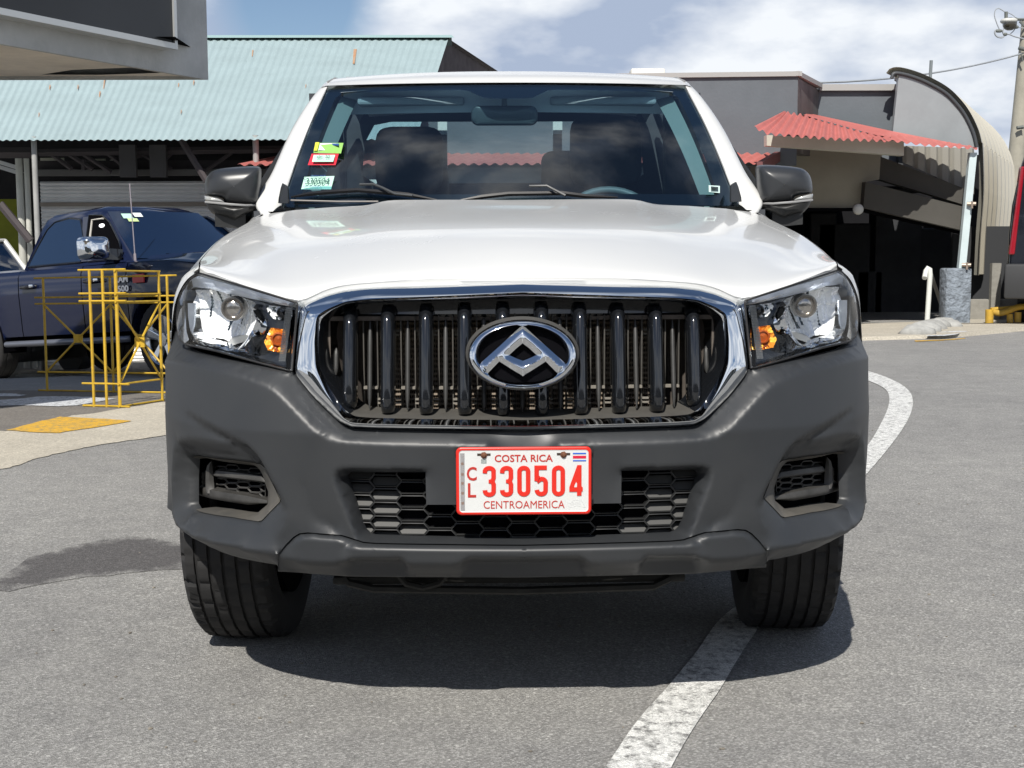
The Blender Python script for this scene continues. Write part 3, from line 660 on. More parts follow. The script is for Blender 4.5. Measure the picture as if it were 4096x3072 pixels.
def put_text(name, txt, size, M_, m, parent, ext=.0006, bold=0.0, sx=1.0, spacing=1.0, fit=None):
    """M_: function (x,y,z)->world"""
    vs, fs = text_bm(txt, size, ext, bold, 1.0, spacing)
    if fit: a = np.array(vs); w0 = np.ptp(a[:, 0]); h0 = np.ptp(a[:, 1]); c = (a.max(0)+a.min(0))/2; vs = [((v[0]-c[0])*fit[0]/w0, (v[1]-c[1])*fit[1]/h0, v[2]) for v in vs]
    mb = MB(); mb.add([M_(*v) for v in vs], fs); return mb.build(name, m, parent)
def onplate(u, v): x0, z0 = pp(u, v); return lambda x, y, z: (pcx+x0+x, YP-.0008-z, pcz+z0+y)
put_text('plate_text', 'COSTA RICA', .018, onplate(1087, 280), REDB, PL, bold=.0003, fit=(.131, .0165))
put_text('plate_text', 'CENTROAMERICA', .018, onplate(1090, 930), REDB, PL, bold=0, fit=(.183, .0175))
put_text('plate_text', 'C', .03, onplate(366, 492), REDB, PL, bold=.0006, fit=(.0225, .0315))
put_text('plate_text', 'L', .03, onplate(368, 724), REDB, PL, bold=.0006, fit=(.0185, .0325))
def prect(name, u0, v0, u1, v1, m, dy=.0006):
    a = pp(u0, v0); b = pp(u1, v1); mb = MB(); mb.box((pcx+a[0], YP-.0005-dy, pcz+b[1]), (pcx+b[0], YP-.0005, pcz+a[1])); return mb.build(name, m, PL)
BLU = mat('flag blue', (.02, .10, .50), .4); 
prect('flag_stripe', 1767, 209, 1950, 228, BLU); prect('flag_stripe', 1767, 250, 1950, 288, mat('flag red', (.55, .01, .04), .4)); prect('flag_stripe', 1767, 311, 1950, 328, BLU)
holo = prect('security_strip', 208, 205, 268, 1012, mat('hologram strip', (.50, .49, .50), .25, .5, noise=(260, .5, (.22, .20, .19))), .0003)
sm = MB()
for v in (352, 500, 625, 765, 905):
    c_ = pp(238, v)
    for a in range(4): sm.add([(pcx+c_[0]+.0036*math.cos(a*1.57+.4), YP-.0010, pcz+c_[1]+.0040*math.sin(a*1.57+.4)), (pcx+c_[0]+.0036*math.cos(a*1.57+1.5), YP-.0010, pcz+c_[1]+.0040*math.sin(a*1.57+1.5)), (pcx+c_[0], YP-.0010, pcz+c_[1])], [(0, 1, 2)])
sm.build('strip_marks', mat('strip bronze', (.32, .18, .12), .3, .5), PL)
for u, v in ((536, 232), (1637, 232)):
    c_ = pp(u, v); x_, z_ = pcx+c_[0], pcz+c_[1]
    mb = MB(); mb.box((x_-.015, YP-.0012, z_-.0026+.001), (x_+.015, YP-.0008, z_+.0038)); sl = mb.build('bolt_slot', mat('slot shadow brown', (.035, .022, .016), .8), PL, bev=.001)
    mb = MB(); G_ = []
    for r_, y_ in ((.0078, 0), (.0078, -.0018), (.0055, -.0022), (.0046, -.0024), (.0044, -.0055), (.0030, -.0062), (0.0001, -.0062)):
        G_.append([(x_+r_*math.cos(R(60*k+10)), YP-.0012+y_, z_+r_*math.sin(R(60*k+10))) for k in range(7)])
    mb.grid(G_); mb.build('bolt', RUST, PL, smooth=30)
prect('plate_stamp', 495, 285, 572, 352, mat('stamp grey', (.42, .46, .45), .4, noise=(500, .8, (.06, .07, .07))), .0002)
put_text('plate_mark', 'CENTRO', .006, onplate(1805, 922), mat('faint grey ink', (.58, .59, .59), .4), PL, ext=.0001, fit=(.024, .006))
mb = MB(); mb.tube([(pcx+pp(u, v)[0], YP-.0007, pcz+pp(u, v)[1]) for u, v in ((1690, 905), (1740, 915), (1760, 880), (1800, 870), (1890, 885), (1915, 930), (1945, 980), (1880, 965), (1820, 950), (1770, 970), (1720, 975), (1700, 940))], .00035, n=4, closed=True); mb.build('plate_outline', mat('faint grey ink', (.5, .5, .5)), PL)
# black holder showing past the plate corners
mb = MB(); hx = pw+.0035
mb.box((pcx-hx, -.008, pcz+.062), (pcx+hx, -.004, pcz+.0765)); mb.box((pcx-hx, -.008, pcz-.046), (pcx+hx, -.004, pcz-.034)); mb.box((pcx-pw+.01, -.006, pcz-.07), (pcx+pw-.01, .02, pcz+.07)); mb.build('plate_holder', PLASTB, truck)
# ================================================================== headlamps
SATIN = mat('satin silver', (.86, .88, .90), .28, .05)
def lamp(side):
    def h3(x, y, off): return SPX(*ZH(x, y)[0], off, side)
    def HL(v, off): return L_(ZH(*v), off)
    lens_o = (548, 158, 900, 262, 1300, 382, 1700, 505, 1985, 592, 1990, 640, 1975, 800, 1940, 1200, 1908, 1598, 1840, 1590, 1500, 1500, 1150, 1405, 800, 1308, 480, 1240, 330, 1205, 265, 1150, 232, 1060, 214, 900, 222, 720, 250, 540, 290, 440, 345, 350, 405, 255, 470, 180)
    def patch(name, out, lines, m, parent, offb, res=.012, smooth=1, extra=0, rim=.012, holes=(), sharp=35):
        P, T = tri_panel(L_(ZH(*out), offb), [L_(ZH(*h[0]), h[1]) for h in holes], lines, res); off, be = relax(P, T, smooth)
        V = SP(P[:, 0], P[:, 1], off, side); mb = MB(); mb.add(V, [tuple(t) for t in T])
        if rim:
            Vb = SP(P[:, 0], P[:, 1], off-rim, side); ids = sorted({i for k in be for i in k}); mp = {i: len(V)+j for j, i in enumerate(ids)}
            mb.v += [tuple(Vb[i]) for i in ids]; fs = [(a, b, mp[b], mp[a]) for a, b in be]; mb.f += fs; mb.m += [0]*len(fs)
        return mb.build(name, m, parent, smooth=sharp)
    hd = empty('headlight', (0, 0, 0)); hd.parent = truck
    # housing bowl: dark, deep
    bo_ = (470, 405, 560, 400, 900, 480, 1310, 590, 1345, 740, 1375, 860, 1320, 990, 1220, 1140, 1110, 1248, 1040, 1238, 700, 1152, 505, 1100, 460, 1000, 445, 800, 448, 600)
    lo2 = list(zip(lens_o[::2], lens_o[1::2])); cxl, cyl = 1080, 860
    rim_in = []
    for i, (x, y) in enumerate(lo2):
        ax_, ay_ = lo2[i-1]; bx_, by_ = lo2[(i+1) % len(lo2)]; tx, ty = bx_-ax_, by_-ay_; L = math.hypot(tx, ty); rim_in += [x-ty/L*26, y+tx/L*26]
    LO = [-.006]*5+[-.008, -.012, -.018, -.022]+[-.022]*5+[-.018, -.012]+[-.008]*8
    patch('lamp_housing', lens_o, [], CHROMED, hd, [o-.006 for o in LO], rim=.05, holes=[(tuple(rim_in), -.034)], res=.010)
    patch('lamp_mask', (1330, 560, 1600, 590, 1960, 640, 1900, 1590, 1500, 1490, 1180, 1400, 700, 1290, 330, 1200, 480, 1190, 1150, 1340, 1252, 1335, 1405, 1230, 1480, 1100, 1540, 950, 1535, 865, 1440, 695, 1380, 620), [], GLOSSB, hd, [-.066]*6+[-.060, -.050, -.052]+[-.066]*9, rim=0)
    mb = MB(); mb.grid([[h3(x, y, -.15) for x in (420, 700, 1100, 1600)] for y in (380, 800, 1300)]); mb.build('lamp_backing', BLACK, hd)
    # brow: bright strip along the top
    patch('lamp_brow', (535, 195, 900, 300, 1300, 405, 1700, 525, 1940, 600, 1890, 650, 1500, 575, 1200, 510, 700, 385, 460, 362, 380, 378, 330, 420, 345, 370, 430, 250), [L_(ZH(500, 280, 900, 372, 1400, 500, 1850, 620), -.022)], mat('brow metal', (.78, .84, .94), .36, .55), hd, [-.020]*5+[-.055]*7+[-.03]*2, rim=.004)
    patch('lamp_side_trim', (430, 262, 345, 362, 294, 452, 256, 545, 232, 720, 226, 900, 244, 1048, 278, 1138, 332, 1188, 390, 1140, 352, 1010, 342, 800, 332, 560, 372, 430, 455, 372), [], CHROMED, hd, -.030, rim=0)
    # chrome frame, a bright open U below and beside the bowl
    fo_ = (330, 560, 345, 800, 352, 1010, 385, 1120, 480, 1180, 800, 1260, 1150, 1345, 1250, 1335, 1400, 1230, 1480, 1100, 1540, 950, 1535, 870, 1440, 700, 1385, 635, 1320, 620, 1345, 740, 1382, 860, 1330, 990, 1230, 1150, 1160, 1225, 1110, 1255, 1040, 1245, 700, 1160, 500, 1110, 430, 1050, 400, 960, 378, 800, 372, 600)
    n1_ = 15; patch('lamp_frame', fo_, [L_(ZH(385, 1085, 520, 1148, 800, 1215, 1110, 1285, 1200, 1250, 1300, 1130, 1420, 950, 1430, 880, 1365, 690), -.012)], CHROME, hd, [-.04]*8+[-.055]*6+[-.03]*1+[-.03]*13, rim=.03, res=.008, smooth=0, sharp=25)
    # reflector bowl with vertical flutes
    cx, cy = 1035, 690; bo_ = (470, 405, 560, 400, 900, 480, 1310, 590, 1345, 740, 1375, 860, 1320, 990, 1220, 1140, 1110, 1248, 1040, 1238, 700, 1152, 505, 1100, 460, 1000, 445, 800, 448, 600)
    P, T = tri_panel(L_(ZH(*bo_), -.050), [], [], .0045); off, be = relax(P, T, 0)
    c_s, c_z = sz(*ZH(cx, cy)[0], -.09); dd = np.hypot(P[:, 0]-c_s, P[:, 1]-c_z)
    bnd = np.zeros(len(P), bool); bnd[list({i for k in be for i in k})] = True
    q = np.array([(p[0], p[1]) for p in L_(ZH(*bo_), -.045)]); e0 = P[:, None, :2]-q[None]; ed = np.sqrt((e0**2).sum(2)).min(1)
    depth = -.050-.075*np.clip(1-dd/.16, 0, 1)**.8-.014*np.clip(ed/.03, 0, 1)
    # faceted flutes: columns of small curved mirrors
    col = np.floor((P[:, 0]-c_s)/.0105); fr_ = (P[:, 0]-c_s)/.0105-col-.5; rowi = np.floor((P[:, 1]-c_z)/.036); h_ = np.sin(col*12.9898+rowi*78.233)*43758.5453; h_ = h_-np.floor(h_)
    depth = depth+(.25-fr_**2)*.011*(.5+h_)+np.where(bnd, 0, (h_-.5)*.0025)
    V = SP(P[:, 0], P[:, 1], depth, side); mb = MB(); Tc = P[T].mean(1)
    def cellmat(cs, cz, wx, wz, sd_):
        c_ = np.floor((Tc_[:, 0]-cs)/wx); r_ = np.floor((Tc_[:, 1]-cz)/wz+np.mod(c_*.37, 1)); h = np.sin(c_*12.9898+r_*78.233+sd_)*43758.5453; return h-np.floor(h)
    Tc_ = Tc; hh_ = cellmat(c_s, c_z, .0062, .055, 1.0+(side > 0)*.7)
    mi_ = np.where(hh_ < .45, 1, np.where(hh_ < .58, 2, 0)); up_ = (Tc[:, 1] < c_z-.055); mi_ = np.where(up_ & (mi_ == 2), 0, mi_)
    mb.v = [tuple(v) for v in V]; mb.f = [tuple(t) for t in T]; mb.m = [int(i) for i in mi_]; mb.build('lamp_reflector', [REFL, REFLB, REFLD], hd, smooth=24)
    # lower floor of the bowl
    mb = MB(); mb.grid([[h3(x, y, o) for x, y, o in row] for row in ([(470, 1040, -.10), (700, 1040, -.12), (1000, 1060, -.12), (1290, 1070, -.10)], [(480, 1100, -.045), (700, 1155, -.045), (1000, 1235, -.045), (1220, 1160, -.045)])]); mb.build('lamp_floor', mat('frosted silver', (.42, .42, .40), .3, .7), hd, smooth=40)
    # bulb shield
    c3 = h3(cx, cy-8, -.055); ax = Vector((0, 1, 0)); mb = MB(); G_ = []
    for r_, yy in ((.0300, .045), (.0300, .004), (.0280, .0), (.0250, .0), (.0238, .003), (.0225, .010), (.018, .006), (.008, .004), (.0001, .0035)):
        G_.append([(c3[0]+r_*math.cos(R(15*k)), c3[1]+yy, c3[2]+r_*math.sin(R(15*k))) for k in range(25)])
    mb.grid(G_); mb.build('bulb_shield', mat('smoked chrome', (.45, .42, .38), .16, .9), hd, smooth=35)
    # position lamp and indicator
    def pod(name, poly, m, off, cxx, cyy, rb, capm):
        P, T = tri_panel(L_(ZH(*poly), off), [], [], .005); o2, be = relax(P, T, 0); cs_, cz_ = sz(*ZH(cxx, cyy)[0], off)
        dd = np.hypot(P[:, 0]-cs_, P[:, 1]-cz_); g_ = .006*np.sin(P[:, 0]*620)*np.sin(P[:, 1]*560)
        V = SP(P[:, 0], P[:, 1], o2-.022*np.clip(1-dd/.05, 0, 1)+g_*.45, side); mb = MB(); Tc = P[T].mean(1); h = np.sin(np.floor(Tc[:, 0]/.0075)*12.9898+np.floor(Tc[:, 1]/.011)*78.233)*43758.5453; h = h-np.floor(h); mb.v = [tuple(v) for v in V]; mb.f = [tuple(t) for t in T]; mb.m = [1 if q < .4 else 2 if q < .62 else 0 for q in h]; mb.build(name, [m, AMBERB if m is AMBER else REFLB, AMBERD if m is AMBER else REFLD], hd, smooth=22)
        c3 = h3(cxx, cyy, off-.004); mb = MB(); G_ = []
        for r_, yy in ((rb, .02), (rb, .0), (rb*.8, -.001), (rb*.7, .004), (rb*.35, .003), (.0001, .001)): G_.append([(c3[0]+r_*math.cos(R(20*k)), c3[1]+yy, c3[2]+r_*math.sin(R(20*k))) for k in range(19)])
        mb.grid(G_); mb.build(name+'_bulb', capm, hd, smooth=30)
    pod('position_lamp', (1530, 630, 1700, 655, 1880, 690, 1875, 850, 1700, 850, 1600, 830, 1545, 740), REFL, -.046, 1760, 735, .013, GLOSSB)
    pod('indicator_lamp', (1580, 965, 1720, 985, 1872, 1015, 1868, 1325, 1700, 1330, 1545, 1295, 1490, 1180, 1520, 1080), AMBER, -.046, 1705, 1130, .016, mat('amber bulb', (.45, .10, .02), .2, .3))
    # fine optic strip on the inner edge
    mb = MB()
    for k in range(34):
        t = k/34; xa = 1830-105*t; ya_ = 670+800*t
        for j in range(4):
            a = h3(xa+j*24, ya_, -.030); mb.box((a[0]-.0022, a[1], a[2]-.0016), (a[0]+.0022, a[1]+.003, a[2]+.0016))
    mb.build('optic_strip', CHROMED, hd)
    # clear lens
    patch('lamp_lens', lens_o, [L_(ZH(290, 470, 360, 400, 450, 375, 700, 400, 1200, 520, 1900, 672), -.001)], LENS, hd, LO, rim=0, res=.016, sharp=60)
    mb = MB(); pts = [h3(*p, o-.001) for p, o in zip(lo2, LO)]; mb.tube(pts, .0026, n=6, closed=True); mb.build('lens_seal', RUBSEAL, hd, smooth=60)
    return hd
for sd in (-1, 1): lamp(sd)
# ================================================================== bonnet, wings, cab
def mir(G): return [[(-p[0], p[1], p[2]) for p in r] for r in G]
# columns: centre -> wing shoulder; rows: front edge -> cowl.  (x, y, z)
fe = ZA(2570, 207, 1900, 213, 1500, 237, 1320, 254, 1190, 286, 1080, 336, 1020, 353, 950, 345, 800, 310, 450, 190, 335, 146)
FE = np.array([SPX(*p, o, 1) for p, o in zip(fe, [-.052]*5+[-.048, -.044, -.036, -.024, -.016, -.014])]); FE[0, 0] = 0
FE = crom(FE, 6); fs_ = np.concatenate([[0], np.cumsum(np.linalg.norm(np.diff(FE, axis=0), axis=1))]); NC = 44
edge = np.array([[np.interp(t, fs_, FE[:, k]) for k in range(3)] for t in np.linspace(0, fs_[-1], NC)])
# key body sections given as functions of lateral fraction f = x / xside
fx = [0, .25, .5, .7, .85, .95, 1.0]
secs = [  # y at centre, y at side, half width, z across fx
    (.36, .66, .852, [1.160, 1.158, 1.150, 1.140, 1.130, 1.122, 1.112]),
    (.62, .86, .866, [1.198, 1.196, 1.190, 1.176, 1.166, 1.154, 1.142]),
    (.90, 1.08, .868, [1.230, 1.229, 1.224, 1.214, 1.203, 1.190, 1.178]),
    (1.14, 1.32, .858, [1.256, 1.256, 1.253, 1.246, 1.236, 1.224, 1.212]),
    (1.29, 1.47, .830, [1.274, 1.276, 1.277, 1.272, 1.264, 1.254, 1.243])]
cols = []
for c in range(NC):
    e = edge[c]; f = e[0]/edge[-1][0]; ctl = [e]
    ctl.append(e+np.array((0, .018, .024 if c < NC-3 else .016)))
    for yc, ys, hw_, zz in secs:
        z = float(np.interp(f, fx, zz)); fsm = f
        bulge = .016*(1/(1+math.exp((f*.85-.44)/.018)))*min(1, (yc-.1)*2.2)
        ctl.append(np.array((hw_*f if f > .999 else hw_*f, yc+(ys-yc)*f**1.6, z+bulge-.004)))
    cols.append(crom(ctl, 7))
Hd = np.array(cols).transpose(1, 0, 2)     # rows x cols
for _ in range(28):
    q = Hd.copy(); q[3:-1, 1:-1] += .5*((Hd[2:-2, 1:-1]+Hd[4:, 1:-1]+Hd[3:-1, :-2]+Hd[3:-1, 2:])/4-Hd[3:-1, 1:-1]); q[3:-1, 0] += .5*((Hd[2:-2, 0]+Hd[4:, 0]+2*(Hd[3:-1, 1]*np.array((0, 1, 1))))/4-Hd[3:-1, 0]); q[:, 0, 0] = 0; Hd = q
mb = MB(); G_ = [list(map(tuple, r)) for r in Hd]; lipf = [(p[0], p[1]+.012, p[2]-.014) for p in Hd[0]]; 
mb.grid([lipf]+G_, flip=True); mb.grid(mir([lipf]+G_))
hood = mb.build('bonnet', WHITE, truck, smooth=55, weld=2e-4)
# black gap line behind the bonnet's front edge
mb = MB(); g_ = [[(p[0], p[1]+d, p[2]-dz) for p in edge] for d, dz in ((.006, .004), (.05, .03))]; mb.grid(g_); mb.grid(mir(g_)); mb.build('bonnet_gap_seal', RUBSEAL, truck)
# wings (fenders): from the bonnet's side edge out, over and down
AX, AR = .95, .425
for sd in (-1, 1):
    side_line = Hd[:, -1]; rows = []
    ext = np.array([(.80, 1.57, 1.256), (.84, 1.66, 1.27)])
    SLn = list(side_line[3:])
    for i, p in enumerate(SLn):
        t = i/(len(SLn)-1); y = p[1]; wid = np.interp(y, [.5, .7, 1.0, 1.3, 1.6], [.905, .938, .945, .942, .93])
        x0 = p[0]+.004; z0 = p[2]-.002; r = []
        out = [(x0, z0), (x0+.010, z0-.007), (x0+(wid-x0)*.45, z0-.035), (x0+(wid-x0)*.82, z0-.095), (wid-.004, z0-.17), (wid, z0-.25)]
        dy = 0
        zlow = max(.38, 0); 
        if y < .62: zend = .80
        elif abs(y-AX) < AR: zend = .37+math.sqrt(max(0, AR*AR-(y-AX)**2))
        else: zend = .42
        zend = min(max(zend, .42), z0-.28)
        out += [(wid+.004, z0-.25+(zend-z0+.25)*.5), (wid, zend), (wid-.03, zend)]
        rows.append([(sd*x, max(y, float(np.interp(x, PLAN[:, 0], PLAN[:, 1]))+float(rake(z))+.03 if x > .80 else y), z) for x, z in crom(out, 4)])
        if i == len(SLn)-1:
            for ex, ey, ez in ((.826, 1.55, 1.254), (.834, 1.61, 1.262), (.85, 1.68, 1.268), (.868, 1.76, 1.27)):
                wid = .93; r2 = [(ex, ez), (ex+.006, ez-.003), (ex+(wid-ex)*.45, ez-.025), (ex+(wid-ex)*.82, ez-.075), (wid-.004, ez-.15), (wid, ez-.25), (wid+.004, .8), (wid, .42), (wid-.03, .42)]
                rows.append([(sd*x, ey, z) for x, z in crom(r2, 4)])
    # leading end wraps into the lamp
    mb = MB(); mb.grid(rows, flip=(sd > 0)); mb.build('front_wing', WHITE, truck, smooth=50)
    # wheel arch trim and door side
    mb = MB(); P_ = [(sd*.955, AX-.43*math.cos(R(a)), .37+.43*math.sin(R(a))) for a in range(60, 181, 6)]; mb.tube(P_, .012, n=8); mb.build('arch_trim', PLAST, truck, smooth=60)
# cowl panel
mb = MB(); cw = []
for f in np.linspace(0, 1, 16):
    cw.append((f*.80, 1.29+.20*f**1.8, 1.262))
mb.grid([[(x, y-.03, z-.006) for x, y, z in cw], [(x, y+.16, z-.02) for x, y, z in cw]]); mb.grid(mir([[(x, y-.03, z-.006) for x, y, z in cw], [(x, y+.16, z-.02) for x, y, z in cw]])); mb.build('cowl', PLASTB, truck, weld=2e-4)
# ---- windscreen: frit border + glass
def WS(u, v):
    """u 0..1 centre->corner, v 0..1 bottom->top"""
    xb, xt = .770, .672; yb0, yb1 = 1.335, 1.585; yt0, yt1 = 2.03, 2.16; zb0, zb1 = 1.262, 1.275; zt0, zt1 = 1.733, 1.733
    x = u*(xb+(xt-xb)*v); y = (yb0+(yb1-yb0)*u**2.2)*(1-v)+(yt0+(yt1-yt0)*u**2.2)*v; z = (zb0+(zb1-zb0)*u)*(1-v)+(zt0+(zt1-zt0)*u**3)*v
    b = .035*math.sin(math.pi*v)*(1-.3*u*u); return np.array((x, y-b*.55, z+b*.8))
nu, nv = 18, 16
g_ = [[tuple(WS(u, v)) for v in np.linspace(0, 1, nv)] for u in np.linspace(0, 1, nu)]
mb = MB(); mb.grid(g_, flip=True); mb.grid(mir(g_)); ws = mb.build('windscreen', GLASSW, truck, smooth=70, weld=2e-4)
mb = MB()
def frit(u, v): return tuple(WS(u, v)+np.array((0, .004, -.003)))
def fpatch(uvs_a, uvs_b, sg):
    g = [[frit(*a) for a in uvs_a], [frit(*b) for b in uvs_b]]; mb.grid([[(sg*p[0], p[1], p[2]) for p in r] for r in g])
for sg in (-1, 1):
    V_ = np.linspace(0, 1, 20); U_ = np.linspace(0, .999, 24)
    inn = lambda v: .925+.012*v-.12*max(0, (v-.86)/.14)**3-.08*max(0, (.10-v)/.10)**3
    fpatch([(.9995, v) for v in V_], [(inn(v), v) for v in V_], sg)
    # lower band
    fpatch([(u, 0) for u in U_], [(u, .085-.01*u) for u in U_], sg)
    # top band with the deep trapezoid for the mirror foot
    def topd(u): x = u*.68; return .945-(.105*(1-1/(1+math.exp(-(x-.118)/.013))*1.0))
    fpatch([(u, 1) for u in U_], [(u, topd(u)) for u in U_], sg)
mb.build('ceramic_border', FRIT, ws)
# ---- A pillars
pil_out = [(.800, 1.50, 1.215), (.862, 1.60, 1.288), (.830, 1.76, 1.395), (.792, 1.95, 1.545), (.742, 2.10, 1.665), (.700, 2.22, 1.738), (.655, 2.33, 1.786)]
pil_in = [WS(1, v) for v in (0, .03, .26, .52, .74, .92, 1.0)]
for sd in (-1, 1):
    A_ = crom(pil_out, 6); B_ = crom([tuple(p) for p in pil_in], 6); B2 = B_+np.array((.006, .003, .004))
    rows = []
    for a, b in zip(A_, B2):
        m1 = a*.30+b*.70+np.array((.006, -.010, .006)); m2 = a*.70+b*.30+np.array((.010, -.010, .008)); bk_ = a+np.array((.004, .06, -.012)); bin_ = b+np.array((0, .015, -.012))
        r = crom([bin_, b, m1, m2, a, bk_], 3); rows.append([(sd*p[0], p[1], p[2]) for p in r])
    mb = MB(); mb.grid(rows, flip=(sd < 0)); mb.build('front_pillar', WHITE, truck, smooth=50)
    # black sail trim at the foot of the pillar
    tr = ZM(1150, 552, 1185, 572, 1212, 600, 1218, 700, 1222, 795, 1100, 793, 1105, 740, 1130, 610)
    mb = MB(); P_ = []
    for p, yy in zip(tr, (1.60, 1.60, 1.595, 1.56, 1.53, 1.50, 1.50, 1.565)):
        q = at_y(*p, yy); P_.append(q)
    P_ = [(sd*abs(q[0]+.0), q[1]-.012, q[2]) for q in P_]; n = len(P_); Q_ = [(p[0], p[1]+.03, p[2]) for p in P_]
    mb.add(P_+Q_, [tuple(range(n))]+[(i, (i+1) % n, n+(i+1) % n, n+i) for i in range(n)]); mb.build('pillar_trim', PLAST, truck)
# ---- roof
rr = []
ysr = [(2.03, 2.16, 1.738, 1.743), (2.10, 2.22, 1.772, 1.765), (2.25, 2.34, 1.806, 1.792), (2.45, 2.50, 1.820, 1.803), (2.9, 2.9, 1.828, 1.806), (3.25, 3.25, 1.812, 1.790), (3.38, 3.36, 1.77, 1.76)]
for k, (yc, ye, zc, ze) in enumerate(ysr):
    xe = (.676, .672, .655, .640, .632, .628, .62)[k]; row = []
    for f in np.linspace(0, 1, 12): row.append((xe*f, yc+(ye-yc)*f**2.2, zc+(ze-zc)*f**2.4))
    row.append((xe+.010, ye, ze-.003)); row.append((xe+.022, ye+.003, ze-.010+.004)); row.append((xe+.038, ye+.006, ze-.030)); row.append((xe+.048, ye+.01, ze-.055)); rr.append(row)
Rf = cgrid(rr, 5, 2); mb = MB(); mb.grid(Rf.tolist(), flip=True); mb.grid(mir(Rf.tolist())); mb.build('roof', WHITE, truck, smooth=50, weld=2e-4)
for sd in (-1, 1):
    mb = MB(); mb.tube([(sd*(x+.012), y, z+.001) for x, y, z in ((.668, 2.20, 1.760), (.655, 2.34, 1.791), (.640, 2.5, 1.803), (.632, 2.9, 1.806), (.628, 3.25, 1.79))], .0035, n=6); mb.build('roof_moulding', mat('grey moulding', (.25, .25, .25), .5), truck, smooth=60)
# ---- doors, side windows, cargo bed
for sd in (-1, 1):
    X = lambda *p: [(sd*a, b, c) for a, b, c in p]
    for nm, y0, y1 in (('front_door', 1.62, 2.62), ('rear_door', 2.63, 3.38)):
        rows = []
        for y in np.linspace(y0+.004, y1-.004, 8): rows.append([(sd*x, y, z) for x, z in crom([(.905, 1.262), (.930, 1.215), (.944, 1.05), (.950, .85), (.945, .62), (.915, .42)], 4)])
        mb = MB(); mb.grid(rows); d = mb.build(nm, WHITE2, truck, smooth=50)
        mb = MB(); yh = y1-.18; mb.tube([(sd*.945, yh-.08, 1.06), (sd*.978, yh-.07, 1.065), (sd*.978, yh+.07, 1.065), (sd*.945, yh+.08, 1.06)], .012, n=8); mb.build('door_handle', PLASTB, d, smooth=60)
        f0 = 1.70 if nm == 'front_door' else y0+.03
        q = [(.905, y0+.02 if nm != 'front_door' else 1.66, 1.265), (.905, y1-.03, 1.265), (.700 if y1 > 3 else .690, (y1-.03) if y1 < 3 else 3.25, 1.745), (.725 if nm == 'front_door' else .69, 2.30 if nm == 'front_door' else y0+.03, 1.715 if nm == 'front_door' else 1.745)]
        mb = MB(); mb.add([(sd*a, b, c) for a, b, c in q], [(0, 1, 2, 3)]); mb.build('door_window', glass('tinted side glass', (.30, .34, .36), 1.45), d)
        fr_ = MB(); fr_.tube([(sd*a, b, c) for a, b, c in q], .016, n=6, closed=True); fr_.build('window_frame', PLASTB, d, smooth=60)
    mb = MB(); mb.box((min(sd*.90, sd*.93), 3.40, .62), (max(sd*.90, sd*.93), 5.30, 1.30), bev=.02); mb.build('bed_side', WHITE2, truck, smooth=40)
    mb = MB(); mb.box((min(sd*.80, sd*.93), 1.62, .34), (max(sd*.80, sd*.93), 3.38, .43)); mb.build('sill', PLASTB, truck)
mb = MB(); mb.box((-.93, 5.26, .60), (.93, 5.31, 1.28)); mb.build('tailgate', WHITE2, truck)
mb = MB(); mb.box((-.90, 3.40, .60), (.90, 5.28, .66)); mb.build('bed_floor', PLASTB, truck)
# cab back wall with window opening (ring) and rear glass
rw = lambda s_: [(-.66*s_, 1.47), (-.60*s_, 1.43), (.60*s_, 1.43), (.66*s_, 1.47), (.645*s_, 1.62), (.60*s_, 1.700), (.52*s_, 1.715), (-.52*s_, 1.715), (-.60*s_, 1.700), (-.645*s_, 1.62)]
mb = MB(); inn_ = rw(1); ot = [(-.92, 1.27), (-.6, .60), (.6, .60), (.92, 1.27), (.76, 1.62), (.66, 1.76), (.5, 1.79), (-.5, 1.79), (-.66, 1.76), (-.76, 1.62)]
mb.add([(x, 3.37, z) for x, z in inn_]+[(x, 3.38, z) for x, z in ot], [(i, (i+1) % 10, 10+(i+1) % 10, 10+i) for i in range(10)]); mb.build('cab_back', WHITE2, truck)
mb = MB(); mb.add([(x, 3.365, z) for x, z in inn_]+[(x*1.1, 3.36, z) for x, z in ot], [(i, (i+1) % 10, 10+(i+1) % 10, 10+i) for i in range(10)]); mb.build('cab_lining', INT, truck)
mb = MB(); mb.add([(x, 3.366, z) for x, z in inn_], [tuple(range(10))]); mb.build('rear_window', glass('rear glass', (.72, .80, .82), 1.45), truck)
# rack posts behind the cab
for x in (-.286, .262):
    mb = MB(); mb.box((x-.021, 3.48, 1.28), (x+.021, 3.53, 1.665)); b_ = mb.build('rack_post', mat('grey rack steel', (.09, .11, .13), .5), truck)
    mb = MB(); mb.box((x-.022, 3.475, 1.665), (x+.022, 3.535, 1.735)); mb.build('post_cap', mat('white cap', (.7, .7, .68), .4), b_)
